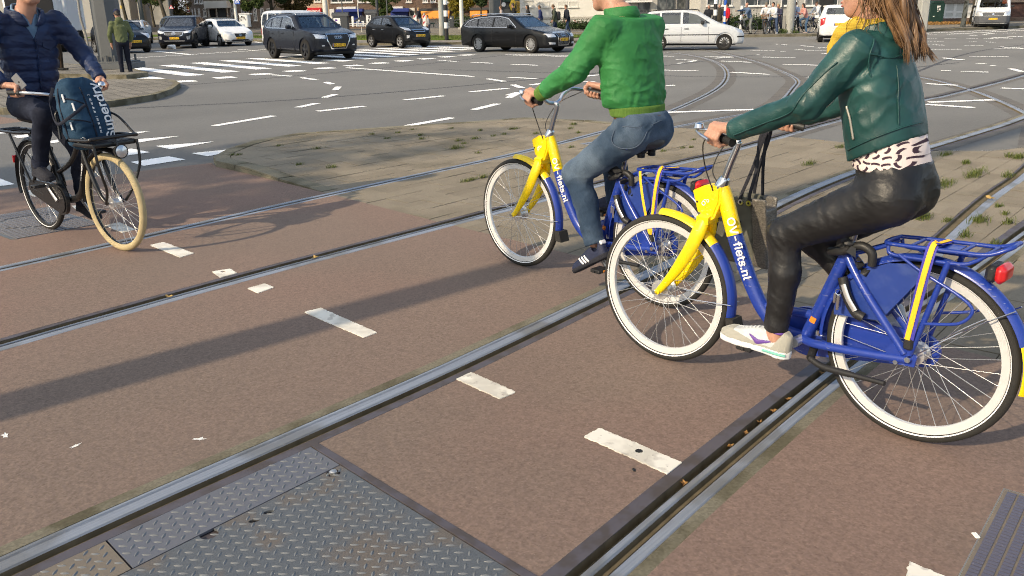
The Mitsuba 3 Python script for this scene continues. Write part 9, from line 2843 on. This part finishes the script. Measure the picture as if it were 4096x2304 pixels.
def town_bike(lab, x, y, z, deg, m='m_blackpaint', basket=None, seed=0, steer=0.0):
    W = frame(x, y, deg, z)
    b = thing('bicycle', lab, 'bicycle')
    P = lambda nm, q, mt, sm=40, **k: part(b, nm, xf(q, W), mt, sm, **k)
    for c in (0.0, 1.12):
        C_ = np.array([c, 0, 0.35])
        w = P('wheel', ring(C_, 0.318, 0.011, 'y', 40, 6), 'm_alu', True)
        part(w, 'tyre', xf(ring(C_, 0.332, 0.020, 'y', 40, 8), W), 'm_rubber', True)
        part(w, 'spokes', xf(cat_([tube([C_ + [0.03 * math.cos(a), 0.03 * (-1) ** i, 0.03 * math.sin(a)], C_ + [0.31 * math.cos(a), 0, 0.31 * math.sin(a)]], 0.0018, 4, cap=False) for i, a in enumerate(np.arange(0, 6.28, 0.314))]), W), 'm_spoke', kind='stuff', label='spokes')
        P('mudguard', arc_strip(C_, 0.365, 10 if c == 0 else 60, 180, 0.028, 18), m, 60)
    P('frame', cat_([tube(spline([(0.88, 0, 0.80), (0.75, 0, 0.50), (0.46, 0, 0.30)], 5), 0.018, 8), tube(spline([(0.86, 0, 0.88), (0.65, 0, 0.62), (0.36, 0, 0.52)], 5), 0.015, 8), tube([(0.46, 0, 0.28), (0.24, 0, 0.84)], 0.016, 8), tube([(0.46, 0.03, 0.3), (0, 0.05, 0.35)], 0.012, 6), tube([(0.46, -0.03, 0.3), (0, -0.05, 0.35)], 0.012, 6), tube([(0.30, 0.02, 0.66), (0, 0.05, 0.35)], 0.010, 6), tube([(0.30, -0.02, 0.66), (0, -0.05, 0.35)], 0.010, 6)]), m, 50)
    for s in (-1, 1):
        P('fork_blade', tube(spline([(0.90, s * 0.05, 0.72), (0.96, s * 0.055, 0.58), (1.12, s * 0.055, 0.35)], 5), 0.011, 6), m, 50)
        P('handlebar', tube(spline([(0.83, 0, 1.06), (0.85, s * 0.12, 1.09), (0.76, s * 0.26, 1.09), (0.64, s * 0.28, 1.08)], 4), 0.012, 6), 'm_chrome', 50)
    P('stem', tube([(0.91, 0, 0.72), (0.83, 0, 1.06)], 0.015, 8), 'm_chrome')
    P('saddle', saddle_mesh((0.22, 0, 0.88)), 'm_saddle', True)
    P('chain_case', sprism(unary_union([Point(0.45, 0.3).buffer(0.09), Polygon([(0.45, 0.39), (0, 0.40), (0, 0.30), (0.45, 0.21)])]), -0.06, -0.04), m)
    P('rack', cat_([tube(spline([(0.14, s * 0.06, 0.74), (-0.2, s * 0.07, 0.74), (-0.3, s * 0.04, 0.75)], 4), 0.008, 6) for s in (-1, 1)] + [tube([(-0.05, s * 0.07, 0.74), (0, s * 0.06, 0.35)], 0.007, 6) for s in (-1, 1)]), m)
    P('crank', cat_([rod((0.46, 0.05, 0.3), (0.52, 0.09, 0.14), 0.012), rod((0.46, -0.05, 0.3), (0.40, -0.09, 0.46), 0.012), pedal((0.52, 0.09, 0.14), 1), pedal((0.40, -0.09, 0.46), -1)]), 'm_plastic')
    P('headlight', lathe([(0, -0.04), (0.035, -0.02), (0.04, 0.02), (0, 0.025)], 'x', 12, (1.0, 0, 0.86)), 'm_lamp', 40)
    if basket:
        P('basket', cat_([tube([(0.92 + 0.0, -0.17, z_), (1.2, -0.17, z_), (1.2, 0.17, z_), (0.92, 0.17, z_)], 0.012, 6, closed=True) for z_ in (0.84, 0.92, 1.0, 1.08)] + [tube([(a, b_, 0.84), (a, b_, 1.08)], 0.009, 5) for a in (0.92, 1.06, 1.2) for b_ in (-0.17, -0.06, 0.06, 0.17)] + [cbox(0.92, 1.2, -0.17, 0.17, 0.83, 0.845, 0.002)]), basket, kind=None)
    return b


def G3(px, py, Y, z):
    q = gone(px, py, Y)
    return q[0], Y, z


OL = (0.115, 0.135, 0.065)
# by the mast on the left
t, W, hc, ns = figure('man in olive hoodie and navy cap seen from behind at the zebra crossing', -10.85, 24.95, 0.0, 128, 1.84, OL, (0.012, 0.014, 0.024), hood=True, cap=(0.014, 0.02, 0.06), shoes=(0.10, 0.11, 0.12), res=0.014, look=25)
em = []
for (yy, zz, r_) in ((0.045, -0.21, 0.035), (-0.045, -0.20, 0.028), (0.0, -0.29, 0.05)):
    em.append(ring((ns[0] - 0.118, yy, ns[2] + zz), r_, 0.007, 'x', 18, 5))
em.append(tube([(ns[0] - 0.110, 0.09, ns[2] - 0.12), (ns[0] - 0.110, -0.09, ns[2] - 0.12)], 0.008, 5))
part(t, 'back_print', xf(cat_(em), W), cloth((0.5, 0.52, 0.42)), True, label='pale round print on the back')
figure('woman in black jacket with long brown hair reading beside the mast', -13.35, 26.2, 0.13, 0, 1.70, (0.02, 0.02, 0.02), (0.05, 0.035, 0.025), 'm_hbrown', long_hair=True, arms=[((0.08, 0.08, -0.25), (0.26, -0.06, -0.22)), ((0.08, -0.08, -0.25), (0.26, 0.06, -0.22))], look=22, res=0.016)
t2, W2, _, _ = figure('person in white sweater with burgundy bag, mostly hidden behind the blue rider', -14.55, 27.0, 0.13, 20, 1.72, (0.55, 0.55, 0.53), (0.05, 0.05, 0.06), 'm_hbrown', res=0.018)
bk = thing('shoulder_bag', 'burgundy shoulder bag with flap on the white sweater', 'bag')
put(bk + '__body', xf(cbox(0.10, 0.34, -0.34, -0.14, 0.92, 1.16, 0.03), W2), cloth((0.09, 0.02, 0.025)), 40)
part(bk, 'flap', xf(cbox(0.09, 0.35, -0.352, -0.335, 1.02, 1.17, 0.005), W2), cloth((0.12, 0.03, 0.035)))
# walkers before the white building
zp = 0.30
Yp = 54.0
walk = [('woman with tied brown hair walking left behind the black estate car', 2012, 1.62, (0.35, 0.30, 0.28), (0.04, 0.04, 0.05), dict(hair='m_hbrown')),
        ('woman in black coat and dark sunglasses behind the black estate car', 2062, 1.76, (0.012, 0.012, 0.014), (0.02, 0.02, 0.02), dict(hair='m_hdark', coat=True)),
        ('woman with long dark hair and glasses behind the black estate car', 2118, 1.65, (0.03, 0.025, 0.025), (0.03, 0.03, 0.04), dict(hair='m_hdark', long_hair=True)),
        ('boy in navy jacket looking down as he walks', 2166, 1.60, (0.025, 0.035, 0.11), (0.05, 0.06, 0.10), dict(hair='m_hbrown', look=20)),
        ('bearded man in olive parka carrying a black backpack', 2222, 1.80, (0.075, 0.085, 0.06), (0.02, 0.03, 0.07), dict(hair='m_hbrown', look=18, coat=True, hood=True)),
        ('man in dark navy coat and blue jeans walking last on the pavement', 2272, 1.78, (0.02, 0.024, 0.035), (0.06, 0.09, 0.15), dict(hair='m_hbrown', look=14, coat=True))]
for i, (lab, px, h, a, b, kw) in enumerate(walk):
    x, y, z = G3(px, 100, Yp + 0.5 * (i % 3), zp if i < 4 else 0.14)
    t, W, hc, ns = figure(lab, x, y, z, 185 if i != 5 else 200, h, a, b, pose='walk', stride=0.22, **kw)
    if i == 1:
        part(t, 'sunglasses', xf(cat_([cbox(hc[0] + 0.075, hc[0] + 0.10, s * 0.035 - 0.028, s * 0.035 + 0.028, hc[2] - 0.02, hc[2] + 0.025, 0.006) for s in (-1, 1)]), W), 'm_plastic')
    if i == 4:
        bk = thing('backpack', 'black backpack hanging low on the man in the olive parka', 'backpack')
        put(bk + '__body', xf(taubin(tri_(man_(cbox(ns[0] - 0.42, ns[0] - 0.14, -0.17, 0.17, ns[2] - 0.62, ns[2] - 0.10, 0.08)).refine(4)), 4), W), 'm_plastic', 50)
        part(bk, 'strap', xf(tube(spline([(ns[0] - 0.15, 0.12, ns[2] - 0.12), (ns[0] + 0.03, 0.14, ns[2] + 0.0), (ns[0] + 0.12, 0.14, ns[2] - 0.2), (ns[0] - 0.1, 0.16, ns[2] - 0.4)], 4), 0.02, 6), W), 'm_plastic')
x, y, z = G3(1683, 100, 72, 0.14)
figure('young man in dark jacket standing under the orange awning', x, y, 0.2, 170, 1.80, (0.03, 0.03, 0.032), (0.25, 0.28, 0.32), 'm_hblond', pose='walk', stride=0.1)
x, y, z = G3(1717, 100, 66, 0.14)
figure('person in grey top and white shoes sitting on the green bench', x, y, -0.02, 200, 1.45, (0.30, 0.30, 0.31), (0.05, 0.06, 0.09), 'm_hbrown', pose='walk', stride=0.12, shoes=(0.7, 0.7, 0.68))
# right: waiting walkers and cyclists
for lab, px, Y, h, a, b, deg, kw in (('man in dark jacket behind the silver bonnet', 2833, 50, 1.66, (0.02, 0.022, 0.03), (0.03, 0.03, 0.04), -110, dict(hair='m_hgrey')),
                                    ('grey-haired man in brown jacket beside the banded post', 2874, 51, 1.70, (0.055, 0.05, 0.04), (0.10, 0.10, 0.11), -100, dict(hair='m_hgrey', coat=True)),
                                    ('man in bright red jacket and sunglasses', 2908, 50, 1.70, (0.45, 0.015, 0.03), (0.02, 0.025, 0.04), 195, dict(hair='m_hdark'))):
    x, y, z = G3(px, 100, Y, 0.0)
    figure(lab, x, y, 0.12, deg, h, a, b, **kw)
rid = [('bald cyclist in denim vest holding the push button post', 3000, 49.6, 205, (0.10, 0.15, 0.24), (0.20, 0.21, 0.20), dict(bald=True, arms=[((0.16, -0.05, -0.2), (0.36, 0.0, -0.30)), ((0.26, -0.06, -0.06), (0.52, -0.06, -0.08))], stride=1), None, 'grey city bicycle of the bald man', 'm_darkgrey'),
       ('cyclist in white shirt and grey cap looking down', 3062, 49.9, 250, (0.68, 0.68, 0.68), (0.05, 0.06, 0.08), dict(cap=(0.16, 0.14, 0.11), stride=1, look=18), 'm_basket', 'bicycle with a brown basket in the group of waiting cyclists', 'm_rust'),
       ('young man in white sweater with one foot on the ground', 3098, 49.3, 225, (0.72, 0.72, 0.72), (0.05, 0.075, 0.14), dict(hair='m_hdark', stride=1, shoes=(0.7, 0.7, 0.7)), None, 'black bicycle of the man in the white sweater', 'm_blackpaint'),
       ('fair-haired woman in dark coat half hidden behind the white sweater', 3112, 51.2, 240, (0.05, 0.05, 0.09), (0.04, 0.04, 0.06), dict(hair='m_hblond', long_hair=True, stride=1), None, 'black bicycle behind the white sweater', 'm_blackpaint'),
       ('cyclist in light blue shirt beside the pale lamp post', 3182, 50.4, 235, (0.42, 0.50, 0.66), (0.03, 0.035, 0.05), dict(hair='m_hbrown', stride=1), None, 'black bicycle beside the pale lamp post', 'm_blackpaint'),
       ('woman in pink jacket and jeans with long dark hair', 3226, 49.6, 190, (0.62, 0.30, 0.26), (0.06, 0.11, 0.19), dict(hair='m_hdark', long_hair=True, stride=1, shoes=(0.5, 0.4, 0.36), arms=[((0.06, 0.08, -0.27), (0.24, 0.02, -0.2)), ((0.06, -0.08, -0.27), (0.24, -0.02, -0.2))]), None, 'black bicycle of the woman in the pink jacket', 'm_blackpaint'),
       ('cyclist in white shirt leaning on the handlebar by the white car', 3275, 51.0, 205, (0.70, 0.70, 0.70), (0.06, 0.06, 0.12), dict(hair='m_hbrown', stride=1), None, 'dark bicycle behind the white hatchback', 'm_blackpaint')]
mat('m_basket', (0.24, 0.13, 0.055), 0.8)
mat('m_rust', (0.13, 0.075, 0.04), 0.6)
for i, (lab, px, Y, deg, a, b, kw, bsk, blab, bm) in enumerate(rid):
    x, y, z = G3(px, 100, Y, 0.0)
    figure(lab, x, y, 0.125, deg, 1.70 if i not in (3, 5) else 1.62, a, b, pose='ride', **kw)
    e = np.array([math.cos(math.radians(deg)), math.sin(math.radians(deg))])
    town_bike(blab, x - e[0] * 0.22, y - e[1] * 0.22, 0.12, deg, bm, bsk, i)
